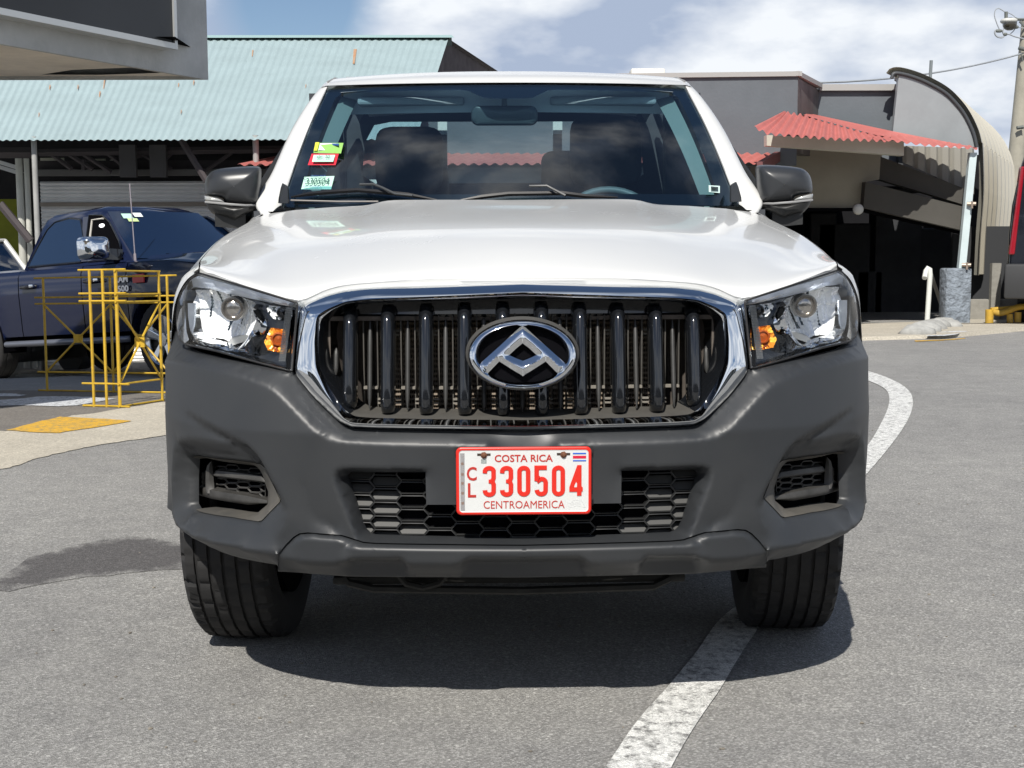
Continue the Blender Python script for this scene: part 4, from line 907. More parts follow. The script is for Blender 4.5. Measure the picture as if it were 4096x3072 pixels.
# ================================================================== cabin interior
mb = MB(); G_ = []
for y, z in ((1.40, 1.235), (1.55, 1.268), (1.75, 1.272), (1.92, 1.262), (2.0, 1.235), (2.02, 1.10), (2.0, .75)): G_.append([(x, y+.10*(x/.78)**2*(1 if y < 1.7 else 0), z-.012*(abs(x)/.78)**2+.010*math.exp(-((x-.38)/.16)**2)*(1 if 1.7 < y < 2.01 else 0)) for x in np.linspace(-.78, .78, 25)])
mb.grid(G_); mb.build('dashboard', mat('dashboard plastic', (.045, .055, .065), .65), truck, smooth=60)
mb = MB(); mb.box((-.86, 1.5, .50), (.86, 3.36, .56)); mb.box((-.86, 1.55, .5), (-.84, 3.36, 1.26)); mb.box((.84, 1.55, .5), (.86, 3.36, 1.26)); mb.build('cabin_floor', INT, truck)
mb = MB(); G_ = [[(x, y, z-.02*(abs(x)/.62)**3) for x in np.linspace(-.62, .62, 15)] for y, z in ((2.08, 1.728), (2.3, 1.762), (3.0, 1.785), (3.34, 1.755))]; mb.grid(G_); mb.build('headliner', HEADL, truck, smooth=60)
def cushion(mb, c, s, n=12, p=5, tilt=0.0):
    G_ = []
    for i in range(n+1):
        th = math.pi*(i/n-.5); row = []
        for j in range(2*n):
            ph = math.pi*j/n; f = lambda a: math.copysign(abs(a)**(2/p), a)
            x = f(math.cos(th))*f(math.cos(ph))*s[0]; y = f(math.cos(th))*f(math.sin(ph))*s[1]; z = f(math.sin(th))*s[2]
            row.append((c[0]+x, c[1]+y+z*tilt, c[2]+z))
        row.append(row[0]); G_.append(row)
    mb.grid(G_); return mb
for x, hz in ((-.40, 1.50), (.42, 1.53)):
    st = MB(); cushion(st, (x, 2.62, 1.02), (.25, .085, .34), tilt=.22); s_ = st.build('front_seat', INT, truck, smooth=70)
    cushion(MB(), (x, 2.40, .74), (.25, .27, .08)).build('seat_cushion', INT, s_, smooth=70)
    cushion(MB(), (x, 2.68, hz), (.142 if x < 0 else .15, .065, .135 if x < 0 else .15), tilt=.15).build('headrest', INT, s_, smooth=70)
for x in (-.38, 0.30):
    cushion(MB(), (x, 3.20, 1.40 if x < 0 else 1.45), (.13, .05, .12), tilt=.15).build('rear_headrest', INT, truck, smooth=70)
cushion(MB(), (0, 3.22, 1.10), (.66, .09, .32), tilt=.15).build('rear_seat', INT, truck, smooth=70)
# steering wheel
sw = MB(); cx_, cy_, cz_ = .385, 2.07, 1.185; P_ = []
for k in range(40):
    a = 2*math.pi*k/40; P_.append((cx_+.19*math.cos(a), cy_+.19*math.sin(a)*math.sin(R(30)), cz_+.19*math.sin(a)*math.cos(R(30))))
sw.tube(P_, .0155, n=8, closed=True); sw.build('steering_wheel', mat('wheel leather', (.10, .12, .13), .5), truck, smooth=60)
# rear-view mirror, foot, sun visors
mb = MB(); rvx, rvy = -.012, 1.98
G_ = []
for y_, k_ in ((0, .0), (0, .75), (.006, .95), (.018, 1.0), (.034, .96), (.042, .8)):
    G_.append([(rvx+x*k_, rvy+y_, 1.615+z*k_+.010*(x/.12)*0) for x, z in rrect(.122, .036, .026, 5)]+[(rvx+rrect(.122, .036, .026, 5)[0][0]*k_, rvy+y_, 1.615+rrect(.122, .036, .026, 5)[0][1]*k_)])
mb.grid(G_); mb.tube([(rvx, rvy+.02, 1.64), (rvx, 1.99, 1.70)], .010, n=6); mb.build('rear_view_mirror', mat('mirror shell', (.055, .065, .07), .28), truck, smooth=50)
mb = MB(); mb.grid([[(x, 2.10+.10*(abs(x)/.66)**2, 1.722), (x, 2.13+.10*(abs(x)/.66)**2, 1.64)] for x in np.linspace(-.62, .62, 15)]); mb.build('header_trim', mat('header trim', (.62, .66, .72), .9), truck, smooth=60)
for x in (-.36, .36):
    mb = MB(); mb.box((x-.20, 2.10, 1.665), (x+.20, 2.24, 1.695), bev=.01); mb.build('sun_visor', mat('visor cloth', (.36, .38, .40), .9), truck)
for sd in (-1, 1):
    mb = MB(); rows = []
    for v in np.linspace(.04, .97, 16):
        a = WS(.925, v); b = WS(.875-.035*v, v); rows.append([(sd*a[0], a[1]+.03, a[2]-.02), (sd*(a[0]*.5+b[0]*.5), a[1]+.045, a[2]-.025), (sd*b[0], b[1]+.09, b[2]-.03)])
    mb.grid(rows); mb.build('pillar_lining', INTG, truck, smooth=60)
    mb = MB(); mb.box((min(sd*.66, sd*.80), 2.58, 1.20), (max(sd*.66, sd*.80), 2.68, 1.76)); mb.build('centre_pillar', INT, truck)
# ---- wipers
def wiper(name, tip0, tip1, piv, armpts):
    mb = MB()
    def w3(x, y, d=.012):
        px, py = ZW(x, y)[0]; best = None
        for u in np.linspace(-1, 1, 161):
            for v in np.linspace(-.02, .2, 23):
                q = WS(abs(u), v); q = np.array((math.copysign(q[0], u), q[1], q[2])); r_ = q-C0; k = Rm.T @ r_; X_ = CX+FPX*k[0]/-k[2]; Y_ = CY-FPX*k[1]/-k[2]; e = (X_-px)**2+(Y_-py)**2
                if best is None or e < best[0]: best = (e, q)
        return best[1]+np.array((0, -d*.6, d))
    T_ = [w3(*p) for p in tip0]; rw_ = wr = mb.tube(T_, [.003]+[.008]*(len(T_)-2)+[.003], n=6)
    o = mb.build(name, mat('wiper rubber', (.01, .01, .011), .4), truck, smooth=50)
    a = MB(); a.tube([w3(*p, .03) for p in tip1], .0045, n=6); a.build('wiper_arm', mat('wiper arm', (.055, .058, .06), .35), o, smooth=50)
    b = MB(); b.tube([w3(*p, .010)+np.array((0, 0, -.004)) for p in armpts], .0028, n=5); b.build('wiper_blade_edge', mat('worn blade edge', (.30, .28, .26), .5), o, smooth=50)
wiper('wiper', [(80, 706), (170, 690), (260, 682), (380, 672), (480, 678), (620, 690), (755, 714)], [(400, 668), (470, 668), (505, 685), (560, 712), (640, 724)], None, [(78, 712), (300, 714), (480, 717)])
wiper('wiper', [(862, 720), (960, 704), (1080, 690), (1200, 684), (1330, 688), (1450, 696), (1590, 706)], [(1185, 680), (1270, 676), (1300, 690), (1350, 722)], None, [(1080, 716), (1300, 718), (1560, 712)])
# ---- stickers on the glass
def ws3(x, y, d=-.002):
    """zoom W coordinates -> point on the windscreen (inside face)"""
    px, py = ZW(x, y)[0]; dr = ray(px, py); 
    lo = None
    for yy in np.linspace(1.3, 2.2, 181):
        p = C0+dr*((yy-C0[1])/dr[1]); u = None
        # height of the screen at this x,y
        best = None
        for v in (np.linspace(0, 1, 21)):
            xw = .770+(.672-.770)*v; uu = min(1, abs(p[0])/xw); q = WS(uu, v)
            if best is None or abs(q[1]-p[1]) < best[0]: best = (abs(q[1]-p[1]), q[2], v, uu)
        e = p[2]-best[1]
        if lo is not None and (lo[0] > 0) != (e > 0):
            v0 = best[2]; 
            return p+np.array((0, -.004, .003))*(1 if d > 0 else 1)
        lo = (e, p)
    return lo[1]
def sticker(name, quad, m, lift=0.0):
    P_ = [ws3(*q)+np.array((0, -.002-lift, .002+lift)) for q in quad]; mb = MB(); mb.add(P_, [(0, 1, 2, 3)]); return mb.build(name, m, truck), P_
def on_quad(P_, w_, h_, lift=.006):
    a, b, c, d = [np.array(p) for p in P_]     # tl, tr, br, bl
    def f(x, y, z):
        s_ = x/w_+.5; t_ = .5-y/h_; p = (a*(1-s_)+b*s_)*(1-t_)+(d*(1-s_)+c*s_)*t_; return tuple(p+np.array((0, -lift, lift)))
    return f
GRN = mat('pale green paper', (.45, .70, .58), .5); 
s1, q1_ = sticker('windscreen_sticker', [(138, 598), (278, 594), (262, 656), (123, 656)], GRN)
s1['label'] = 'pale green sticker reading 330504'
put_text('sticker_text', '330504', .1, on_quad(q1_, 1, 1), mat('dark green ink', (.02, .09, .07), .5), s1, ext=0, fit=(.78, .50))
put_text('sticker_text', 'C', .1, (lambda f: lambda x, y, z: f(x-.44, y+.22, z))(on_quad(q1_, 1, 1)), MATS['dark green ink'], s1, ext=0, fit=(.07, .22))
put_text('sticker_text', 'COSTA RICA', .1, (lambda f: lambda x, y, z: f(x-.02, y+.40, z))(on_quad(q1_, 1, 1)), mat('blue ink', (.03, .09, .30), .5), s1, ext=0, fit=(.5, .12))
put_text('sticker_text', 'CENTROAMERICA', .1, (lambda f: lambda x, y, z: f(x-.12, y-.42, z))(on_quad(q1_, 1, 1)), MATS['blue ink'], s1, ext=0, fit=(.6, .10))
s2, q2_ = sticker('windscreen_sticker', [(172, 490), (298, 490), (283, 543), (154, 543)], mat('red paper', (.62, .03, .05), .5)); s2['label'] = 'red sticker with pale panel'
s2b, q2b = sticker('sticker_panel', [(182, 500), (282, 500), (272, 532), (174, 532)], GRN, .003); s2b.parent = s2
put_text('sticker_text', 'abr. 20', .1, on_quad(q2b, 1, 1), mat('dark ink', (.02, .03, .03), .5), s2b, ext=0, fit=(.6, .40)); s2b.children[0].parent = s2
s3, q3_ = sticker('windscreen_sticker', [(192, 440), (320, 440), (308, 489), (180, 486)], mat('lime green paper', (.26, .50, .12), .5)); s3['label'] = 'lime green and yellow sticker'
s3b, _q = sticker('sticker_panel', [(212, 446), (312, 446), (303, 478), (204, 478)], mat('white paper', (.75, .80, .78), .5), .003); s3b.parent = s3
s3c, _q = sticker('sticker_panel', [(268, 450), (300, 450), (298, 459), (265, 459)], mat('blue ink', (.03, .09, .30), .5), .005); s3c.parent = s3
s3d, _q = sticker('sticker_panel', [(190, 441), (208, 441), (198, 480), (182, 480)], mat('yellow paper', (.60, .60, .06), .5), .003); s3d.parent = s3
s4, q4_ = sticker('windscreen_sticker', [(2018, 637), (2070, 640), (2070, 673), (2019, 668)], mat('white green paper', (.55, .70, .66), .5)); s4['label'] = 'small pale sticker in the lower corner'
s4b, _q = sticker('sticker_panel', [(2028, 646), (2062, 648), (2062, 657), (2028, 655)], MATS['dark ink'], .003); s4b.parent = s4
# ================================================================== door mirrors
for sd in (-1, 1):
    # outline (zoom M): cap upper shell, seen from the front
    up = [(262, 440), (300, 408), (370, 382), (480, 366), (620, 354), (760, 347), (850, 350), (880, 366), (893, 400), (893, 470), (888, 600), (876, 700), (866, 800), (770, 822), (600, 812), (500, 800), (460, 786), (420, 740), (330, 715), (210, 690), (203, 600), (212, 540), (232, 480)]
    D0 = 1.60
    def m3(x, y, yy): p = at_y(*ZM(x, y)[0], yy); return np.array((sd*abs(p[0]+.0), p[1], p[2]))
    cxm, cym = 560, 590
    def shell(pts, name, m, parent, y0, depth, k=(1, .995, .97, .92, .84, .72, .55, .30, .02), yy=(.10, .045, .018, -.002, -.016, -.026, -.033, -.037, -.038), c=None, shade=40):
        P_ = crom([p for p in pts]+[pts[0]], 2)[:-1]; cc = c or (cxm, cym); G_ = []
        for kk, dy in zip(k, yy): G_.append([tuple(m3(cc[0]+(x-cc[0])*kk, cc[1]+(y-cc[1])*kk, y0+dy*depth)) for x, y in P_])
        G_ = [g+[g[0]] for g in G_]; mb = MB(); mb.grid(G_); return mb.build(name, m, parent, smooth=shade)
    MIR = mat('mirror cap plastic', (.026, .028, .031), .36)
    mm = shell(up, 'door_mirror', MIR, truck, D0, 1.25)
    lo_ = [(215, 790), (330, 796), (500, 828), (740, 826), (862, 808), (850, 860), (800, 890), (700, 930), (620, 975), (560, 1000), (500, 975), (340, 938), (290, 905), (245, 850)]
    shell(lo_, 'mirror_base', PLASTB, mm, D0+.01, .9, c=(560, 880))
    ind = [(200, 700), (270, 708), (360, 726), (415, 745), (462, 786), (380, 788), (300, 782), (215, 762), (203, 730)]
    shell(ind, 'mirror_indicator', mat('clear indicator', (.55, .56, .55), .12, .4), mm, D0-.005, .5, c=(320, 745))
    stp = MB(); stp.tube([m3(215, 778, D0-.02), m3(350, 790, D0-.045), (m3(520, 806, D0-.05)), m3(700, 818, D0-.04), m3(830, 815, D0)], .004, n=6); stp.build('mirror_seam', mat('grey moulding', (.25, .25, .25), .5), mm, smooth=60)
    arm = MB(); arm.hull8([(sd*.90, 1.62, 1.20), (sd*1.0, 1.60, 1.21), (sd*1.0, 1.72, 1.21), (sd*.90, 1.74, 1.20), (sd*.90, 1.62, 1.26), (sd*1.0, 1.60, 1.255), (sd*1.0, 1.72, 1.255), (sd*.90, 1.74, 1.26)]); arm.build('mirror_arm', PLASTB, mm)
# ================================================================== wheels and underbody
def tyre_mesh(Rr_, wd, rim):
    prof = [(rim, -.36), (rim+.03, -.46), (rim+.07, -.50), (Rr_-.045, -.50), (Rr_-.018, -.470), (Rr_-.007, -.425)]
    gro = []
    tread = []
    for g in (-.30, -.15, 0, .15, .30):
        gro.append(g)
    us = [-.415]; 
    for g in gro: us += [g-.020, g-.014, g+.014, g+.020]
    us.append(.415)
    for u in us:
        dn = 0
        for g in gro:
            if abs(abs(u-g)-.014) < 1e-6: dn = .009
        tread.append((Rr_-dn-.004*(u/.42)**2*1.2, u))
    prof = prof+tread+[(r, -u) for r, u in reversed(prof)]
    return prof
def wheel(x, y, z, steer, name='front_wheel', sd=1):
    e = empty(name, (x, y, z)); e.parent = truck; e.rotation_euler = (0, 0, steer)
    N = 200; wd = .252; Rr_ = .372; prof = tyre_mesh(Rr_, wd, .23); G_ = []
    for k in range(N):
        a = 2*math.pi*k/N; row = []
        for r, u in prof:
            rr_ = r
            if r > Rr_-.02 and .33 < abs(u) < .47: rr_ = r-(.014 if k % 7 == 0 else .005 if k % 7 == 3 else 0)
            if r > Rr_-.009 and abs(u) < .42 and (k+int(abs(u)*52)) % 6 == 0: rr_ = r-.006
            row.append((u*wd, rr_*math.cos(a), rr_*math.sin(a)))
        G_.append(row)
    # flatten where it meets the road
    G_ = [[(p[0]*(1+.05*max(0, -p[2]-.3)*8), p[1], max(p[2], -z)) for p in r] for r in G_]
    mb = MB(); mb.grid(G_, closeu=True); mb.build('tyre', RUBBER, e, smooth=35)
    mb = MB(); G_ = []
    for k in range(48):
        a = 2*math.pi*k/48; G_.append([(sd*u*wd, r*math.cos(a), r*math.sin(a)) for r, u in ((.232, -.40), (.21, -.38), (.20, 0), (.20, .30), (.225, .42), (.235, .40))])
    mb.grid(G_, closeu=True); mb.box((sd*.06-.01, -.05, -.05), (sd*.06+.01, .05, .05), bev=.01)
    for k in range(5):
        a = 2*math.pi*k/5; mb.tube([(sd*.075, .03*math.cos(a), .03*math.sin(a)), (sd*.085, .205*math.cos(a), .205*math.sin(a))], .03, n=6)
    ib = MB(); ib.tube([(-sd*.122, 0, 0), (-sd*.09, 0, 0)], .238, n=32); ib.build('rim_shade_disc', BLACK, e)  # black disc added over the inner rim, standing in for shade
    mb.build('rim', mat('alloy wheel', (.45, .46, .47), .3, .9), e, smooth=35)
    return e
wheel(-.778, .955, .360, R(-4), sd=-1); wheel(.800, .965, .371, R(-4), sd=1)
wheel(-.775, 4.10, .37, 0, 'rear_wheel', sd=-1); wheel(.775, 4.10, .37, 0, 'rear_wheel', sd=1)
mb = MB(); mb.box((-.46, .20, .325), (.40, .60, .345), bev=.006); mb.tube([(-.30, .17, .36), (-.28, .17, .335), (-.24, .17, .325), (-.20, .17, .335), (-.18, .17, .36)], .008, n=6); mb.tube([(-.44, .22, .352), (-.42, .20, .33), (-.36, .19, .318), (.0, .19, .310), (.32, .19, .318), (.36, .20, .335)], .010, n=6); mb.build('undertray', mat('dirty undertray', (.014, .014, .012), .8, noise=(12, .6)), truck, smooth=40)
mb = MB(); mb.box((-.62, .55, .30), (.62, 5.2, .60)); mb.build('chassis', BLACK, truck)
mb = MB(); mb.tube([(-.72, .965, .34), (.72, .965, .34)], .045, n=10); mb.build('axle', BLACK, truck)
for sd in (-1, 1):
    mb = MB(); mb.grid([[(sd*x, .95-.42*math.cos(R(a)), .37+.42*math.sin(R(a))) for x in (.56, .89)] for a in range(30, 181, 10)]); mb.box((min(sd*.555, sd*.565), .5, .40), (max(sd*.555, sd*.565), 1.4, .9)); mb.build('wheel_arch_inner', BLACK, truck)
# ================================================================== road, lot and markings
def asphalt(name, c0, c1, spk=.5, scale=1.0, c2=None):
    if name in MATS: return MATS[name]
    m = bpy.data.materials.new(name); m.use_nodes = True; t = m.node_tree; b = t.nodes['Principled BSDF']; b.inputs['Roughness'].default_value = .85; b.inputs['Specular IOR Level'].default_value = .3
    o = nn(t, 'ShaderNodeTexCoord')
    def noise(sc, det=4, rough=.6): 
        n = nn(t, 'ShaderNodeTexNoise'); n.inputs['Scale'].default_value = sc*scale; n.inputs['Detail'].default_value = det; n.inputs['Roughness'].default_value = rough; t.links.new(o.outputs['Object'], n.inputs['Vector']); return n
    big = noise(.45, 5); med = noise(6, 6, .7); fine = noise(95, 4, .8)
    v = nn(t, 'ShaderNodeTexVoronoi'); v.inputs['Scale'].default_value = 210*scale; t.links.new(o.outputs['Object'], v.inputs['Vector'])
    v2 = nn(t, 'ShaderNodeTexVoronoi'); v2.inputs['Scale'].default_value = 75*scale; t.links.new(o.outputs['Object'], v2.inputs['Vector'])
    mx1 = nn(t, 'ShaderNodeMixRGB'); mx1.inputs['Color1'].default_value = (*c0, 1); mx1.inputs['Color2'].default_value = (*c1, 1)
    sm_ = nn(t, 'ShaderNodeMath', operation='ADD'); s2_ = nn(t, 'ShaderNodeMath', operation='MULTIPLY'); s2_.inputs[1].default_value = .5
    t.links.new(big.outputs['Fac'], sm_.inputs[0]); t.links.new(med.outputs['Fac'], sm_.inputs[1]); t.links.new(sm_.outputs[0], s2_.inputs[0])
    r = nn(t, 'ShaderNodeMapRange'); r.inputs['From Min'].default_value = .36; r.inputs['From Max'].default_value = .64; t.links.new(s2_.outputs[0], r.inputs['Value']); t.links.new(r.outputs[0], mx1.inputs['Fac'])
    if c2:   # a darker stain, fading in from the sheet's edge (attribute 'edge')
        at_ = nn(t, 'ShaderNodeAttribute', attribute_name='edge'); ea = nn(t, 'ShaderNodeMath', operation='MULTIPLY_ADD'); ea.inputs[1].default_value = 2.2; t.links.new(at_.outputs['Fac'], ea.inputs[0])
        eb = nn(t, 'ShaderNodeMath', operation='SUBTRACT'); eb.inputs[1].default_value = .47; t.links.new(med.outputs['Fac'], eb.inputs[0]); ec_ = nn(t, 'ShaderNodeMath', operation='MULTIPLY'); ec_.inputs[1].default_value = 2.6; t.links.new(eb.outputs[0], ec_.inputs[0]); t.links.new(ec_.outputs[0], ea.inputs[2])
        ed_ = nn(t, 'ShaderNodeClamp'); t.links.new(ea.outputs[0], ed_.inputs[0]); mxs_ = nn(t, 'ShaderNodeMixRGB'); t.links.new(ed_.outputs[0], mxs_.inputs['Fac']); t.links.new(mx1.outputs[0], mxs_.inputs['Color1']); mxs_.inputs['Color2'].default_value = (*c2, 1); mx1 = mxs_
    # aggregate: light and dark chips
    r2 = nn(t, 'ShaderNodeMapRange'); r2.inputs['From Min'].default_value = 0.0; r2.inputs['From Max'].default_value = 1.0; r2.inputs['To Min'].default_value = 1-.42*spk; r2.inputs['To Max'].default_value = 1+.85*spk
    sepc = nn(t, 'ShaderNodeSeparateColor'); t.links.new(v.outputs['Color'], sepc.inputs[0]); pw_ = nn(t, 'ShaderNodeMath', operation='POWER'); pw_.inputs[1].default_value = 2.2; t.links.new(sepc.outputs[0], pw_.inputs[0]); t.links.new(pw_.outputs[0], r2.inputs['Value'])
    r3 = nn(t, 'ShaderNodeMapRange'); r3.inputs['From Min'].default_value = .3; r3.inputs['From Max'].default_value = .7; r3.inputs['To Min'].default_value = .68; r3.inputs['To Max'].default_value = 1.28; t.links.new(fine.outputs['Fac'], r3.inputs['Value'])
    mm = nn(t, 'ShaderNodeMath', operation='MULTIPLY'); t.links.new(r2.outputs[0], mm.inputs[0]); t.links.new(r3.outputs[0], mm.inputs[1])
    sc2 = nn(t, 'ShaderNodeSeparateColor'); t.links.new(v2.outputs['Color'], sc2.inputs[0]); lt = nn(t, 'ShaderNodeMath', operation='GREATER_THAN'); lt.inputs[1].default_value = .965; t.links.new(sc2.outputs[1], lt.inputs[0])
    ld = nn(t, 'ShaderNodeMath', operation='LESS_THAN'); ld.inputs[1].default_value = .35; t.links.new(v2.outputs['Distance'], ld.inputs[0]); lm = nn(t, 'ShaderNodeMath', operation='MULTIPLY'); t.links.new(lt.outputs[0], lm.inputs[0]); t.links.new(ld.outputs[0], lm.inputs[1])
    la = nn(t, 'ShaderNodeMath', operation='MULTIPLY_ADD'); la.inputs[1].default_value = 1.1*spk; t.links.new(lm.outputs[0], la.inputs[0]); t.links.new(mm.outputs[0], la.inputs[2])
    vmul = nn(t, 'ShaderNodeVectorMath', operation='SCALE'); t.links.new(mx1.outputs[0], vmul.inputs[0]); t.links.new(la.outputs[0], vmul.inputs['Scale']); t.links.new(vmul.outputs[0], b.inputs['Base Color'])
    bp = nn(t, 'ShaderNodeBump'); bp.inputs['Strength'].default_value = .75; bp.inputs['Distance'].default_value = .004
    ba = nn(t, 'ShaderNodeMath', operation='ADD'); t.links.new(v.outputs['Distance'], ba.inputs[0]); t.links.new(fine.outputs['Fac'], ba.inputs[1]); t.links.new(ba.outputs[0], bp.inputs['Height']); t.links.new(bp.outputs[0], b.inputs['Normal'])
    MATS[name] = m; return m
def paint(name, col, under, wear=.5, crack=True):
    if name in MATS: return MATS[name]
    m = asphalt(name+' base', under, under, .3); m = m.copy(); m.name = name; t = m.node_tree; b = t.nodes['Principled BSDF']; b.inputs['Roughness'].default_value = .6
    old = b.inputs['Base Color'].links[0].from_socket; o = nn(t, 'ShaderNodeTexCoord')
    n = nn(t, 'ShaderNodeTexNoise'); n.inputs['Scale'].default_value = 26; n.inputs['Detail'].default_value = 8; n.inputs['Roughness'].default_value = .75; t.links.new(o.outputs['Object'], n.inputs['Vector'])
    wv = nn(t, 'ShaderNodeMixRGB'); wv.inputs['Fac'].default_value = .10; t.links.new(o.outputs['Object'], wv.inputs['Color1']); t.links.new(n.outputs['Color'], wv.inputs['Color2'])
    v = nn(t, 'ShaderNodeTexVoronoi', feature='DISTANCE_TO_EDGE'); v.inputs['Scale'].default_value = 30; t.links.new(wv.outputs[0], v.inputs['Vector'])
    v3 = nn(t, 'ShaderNodeTexVoronoi', feature='DISTANCE_TO_EDGE'); v3.inputs['Scale'].default_value = 90; t.links.new(wv.outputs[0], v3.inputs['Vector'])
    cr_ = nn(t, 'ShaderNodeMapRange'); cr_.inputs['From Min'].default_value = .0; cr_.inputs['From Max'].default_value = .045; t.links.new(v.outputs['Distance'], cr_.inputs['Value'])
    c3_ = nn(t, 'ShaderNodeMapRange'); c3_.inputs['From Min'].default_value = .0; c3_.inputs['From Max'].default_value = .12; c3_.inputs['To Min'].default_value = .45; t.links.new(v3.outputs['Distance'], c3_.inputs['Value'])
    nr = nn(t, 'ShaderNodeMapRange'); nr.inputs['From Min'].default_value = .5-.22*wear-.05; nr.inputs['From Max'].default_value = .5-.22*wear+.10; t.links.new(n.outputs['Fac'], nr.inputs['Value'])
    a = nn(t, 'ShaderNodeMath', operation='MULTIPLY'); t.links.new(nr.outputs[0], a.inputs[0])
    if crack: a2 = nn(t, 'ShaderNodeMath', operation='MULTIPLY'); t.links.new(cr_.outputs[0], a2.inputs[0]); t.links.new(c3_.outputs[0], a2.inputs[1]); t.links.new(a2.outputs[0], a.inputs[1])
    else: a.inputs[1].default_value = 1
    mxx = nn(t, 'ShaderNodeMixRGB'); t.links.new(a.outputs[0], mxx.inputs['Fac']); t.links.new(old, mxx.inputs['Color1']); mxx.inputs['Color2'].default_value = (*col, 1); t.links.new(mxx.outputs[0], b.inputs['Base Color'])
    MATS[name] = m; return m
ASPH = asphalt('sunworn asphalt', (.305, .300, .284), (.215, .212, .206), .55)
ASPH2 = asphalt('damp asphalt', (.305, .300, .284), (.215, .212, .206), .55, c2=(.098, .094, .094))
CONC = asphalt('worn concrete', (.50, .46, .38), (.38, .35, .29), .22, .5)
CONCD = asphalt('concrete painted for shade', (.20, .185, .165), (.13, .12, .11), .25, .5)  # darker copy of the concrete, canopy shade put into its colour
LINEW = paint('white road paint', (.86, .86, .83), (.16, .16, .155), .42)
WPAINT_LIT = paint('white paint and painted light', (.62, .64, .66), (.16, .16, .16), .35, False)
YPAINT = paint('yellow lot paint', (.70, .40, .035), (.30, .24, .12), .3, False)
xs = np.unique(np.concatenate([np.linspace(-90, -12, 12), np.linspace(-12, 14, 66), np.linspace(14, 120, 12)])); ys = np.unique(np.concatenate([np.linspace(-60, -4, 12), np.linspace(-4, 26, 76), np.linspace(26, 220, 14)]))
mb = MB(); mb.grid([[(x, y, ground_z(x, y)) for y in ys] for x in xs], flip=True); g = mb.build('ground', ASPH, None, smooth=60, recalc=False); tag(g, kind='structure')
def sheet(name, pts, m, dz, res=.3, world=False):
    P0 = [tuple(p[:2]) for p in pts] if world else [tuple(at_g(*p)[:2]) for p in pts]
    rg = random.Random(len(P0)); D_ = densify(P0+[P0[0]], .10 if name != 'road_stain' else .2)[:-1]; P0 = [(x+rg.uniform(-.012, .012), y+rg.uniform(-.02, .02)) for x, y in D_]
    P, T = tri_panel([(x, y, 0) for x, y in P0], [], [], res); mb = MB(); mb.add([(p[0], p[1], ground_z(p[0], p[1])+dz) for p in P], [tuple(t) for t in T])
    o = mb.build(name, m, None, smooth=60)
    if m.name.startswith('damp'):
        q = np.array(P0); at_ = o.data.attributes.new('edge', 'FLOAT', 'POINT'); 
        for i, v in enumerate(o.data.vertices): at_.data[i].value = min(1.0, float(np.sqrt(((q-np.array(v.co[:2]))**2).sum(1)).min())/.16)
    
    if o.data.polygons[0].normal.z < 0: o.data.flip_normals()
    return tag(o, kind='structure')
ZS = zoomer(0, 2000, .9042); ZX = zoomer(1800, 2100, 1.038)
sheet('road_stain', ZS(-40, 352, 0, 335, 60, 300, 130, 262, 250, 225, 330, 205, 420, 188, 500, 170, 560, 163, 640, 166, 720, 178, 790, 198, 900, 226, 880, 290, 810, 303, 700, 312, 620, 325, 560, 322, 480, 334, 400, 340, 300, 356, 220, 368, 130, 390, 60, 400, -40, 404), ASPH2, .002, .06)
# white line sweeping under the truck
Lp = ZX(575, 975, 640, 880, 700, 790, 765, 710, 830, 640, 900, 555, 960, 480, 1010, 405, 1050, 360, 1100, 318); Rp = ZX(835, 975, 885, 880, 935, 795, 990, 712, 1040, 640, 1090, 555, 1135, 480, 1170, 430, 1200, 385, 1240, 340)
pl_ = [at_g(*p) for p in Lp]; pr_ = [at_g(*p) for p in Rp]
def rib(a, b, n=4): return crom(a, n), crom(b, n)
def strip(name, A_, B_, m, dz):
    mb = MB(); mb.grid([[(p[0], p[1], ground_z(p[0], p[1])+dz) for p in (a, a*.67+b*.33, a*.33+b*.67, b)] for a, b in zip(A_, B_)]); o = mb.build(name, m, None, smooth=60)
    if o.data.polygons[0].normal.z < 0: o.data.flip_normals()
    return o
far_o = [at_g(*p) for p in DP(1872, 1026, 1915, 975, 1945, 935, 1965, 900, 1972, 870, 1964, 846, 1935, 825, 1880, 804, 1800, 788)]
far_i = [at_g(*p) for p in DP(1845, 1003, 1885, 948, 1905, 912, 1917, 885, 1921, 862, 1914, 843, 1890, 829, 1850, 815, 1790, 800)]
A0, A1 = crom(pl_, 4), crom(pr_, 4); B0, B1 = crom(far_i, 4), crom(far_o, 4)
d_ = un((A0[3]-A0[0])+(A1[3]-A1[0])); ex_ = [4.0, 3.0, 2.0, 1.0, .4]; A0 = np.vstack([[A0[0]-d_*k+np.array((-.02*k*k, 0, 0)) for k in ex_], A0]); A1 = np.vstack([[A1[0]-d_*k+np.array((-.02*k*k, 0, 0)) for k in ex_], A1])
# hidden stretch between the two visible ones
def hermite(p, tp, q, tq, n=24): return [(2*t**3-3*t*t+1)*p+(t**3-2*t*t+t)*tp+(-2*t**3+3*t*t)*q+(t**3-t*t)*tq for t in np.linspace(0, 1, n)[1:-1]]
def un(v): return v/np.linalg.norm(v)
M0 = hermite(A0[-1], un(A0[-1]-A0[-5])*3, B0[0], un(B0[4]-B0[0])*3); M1 = hermite(A1[-1], un(A1[-1]-A1[-5])*3, B1[0], un(B1[4]-B1[0])*3)
tag(strip('road_line', list(A0)+M0+list(B0), list(A1)+M1+list(B1), LINEW, .005), kind='structure')
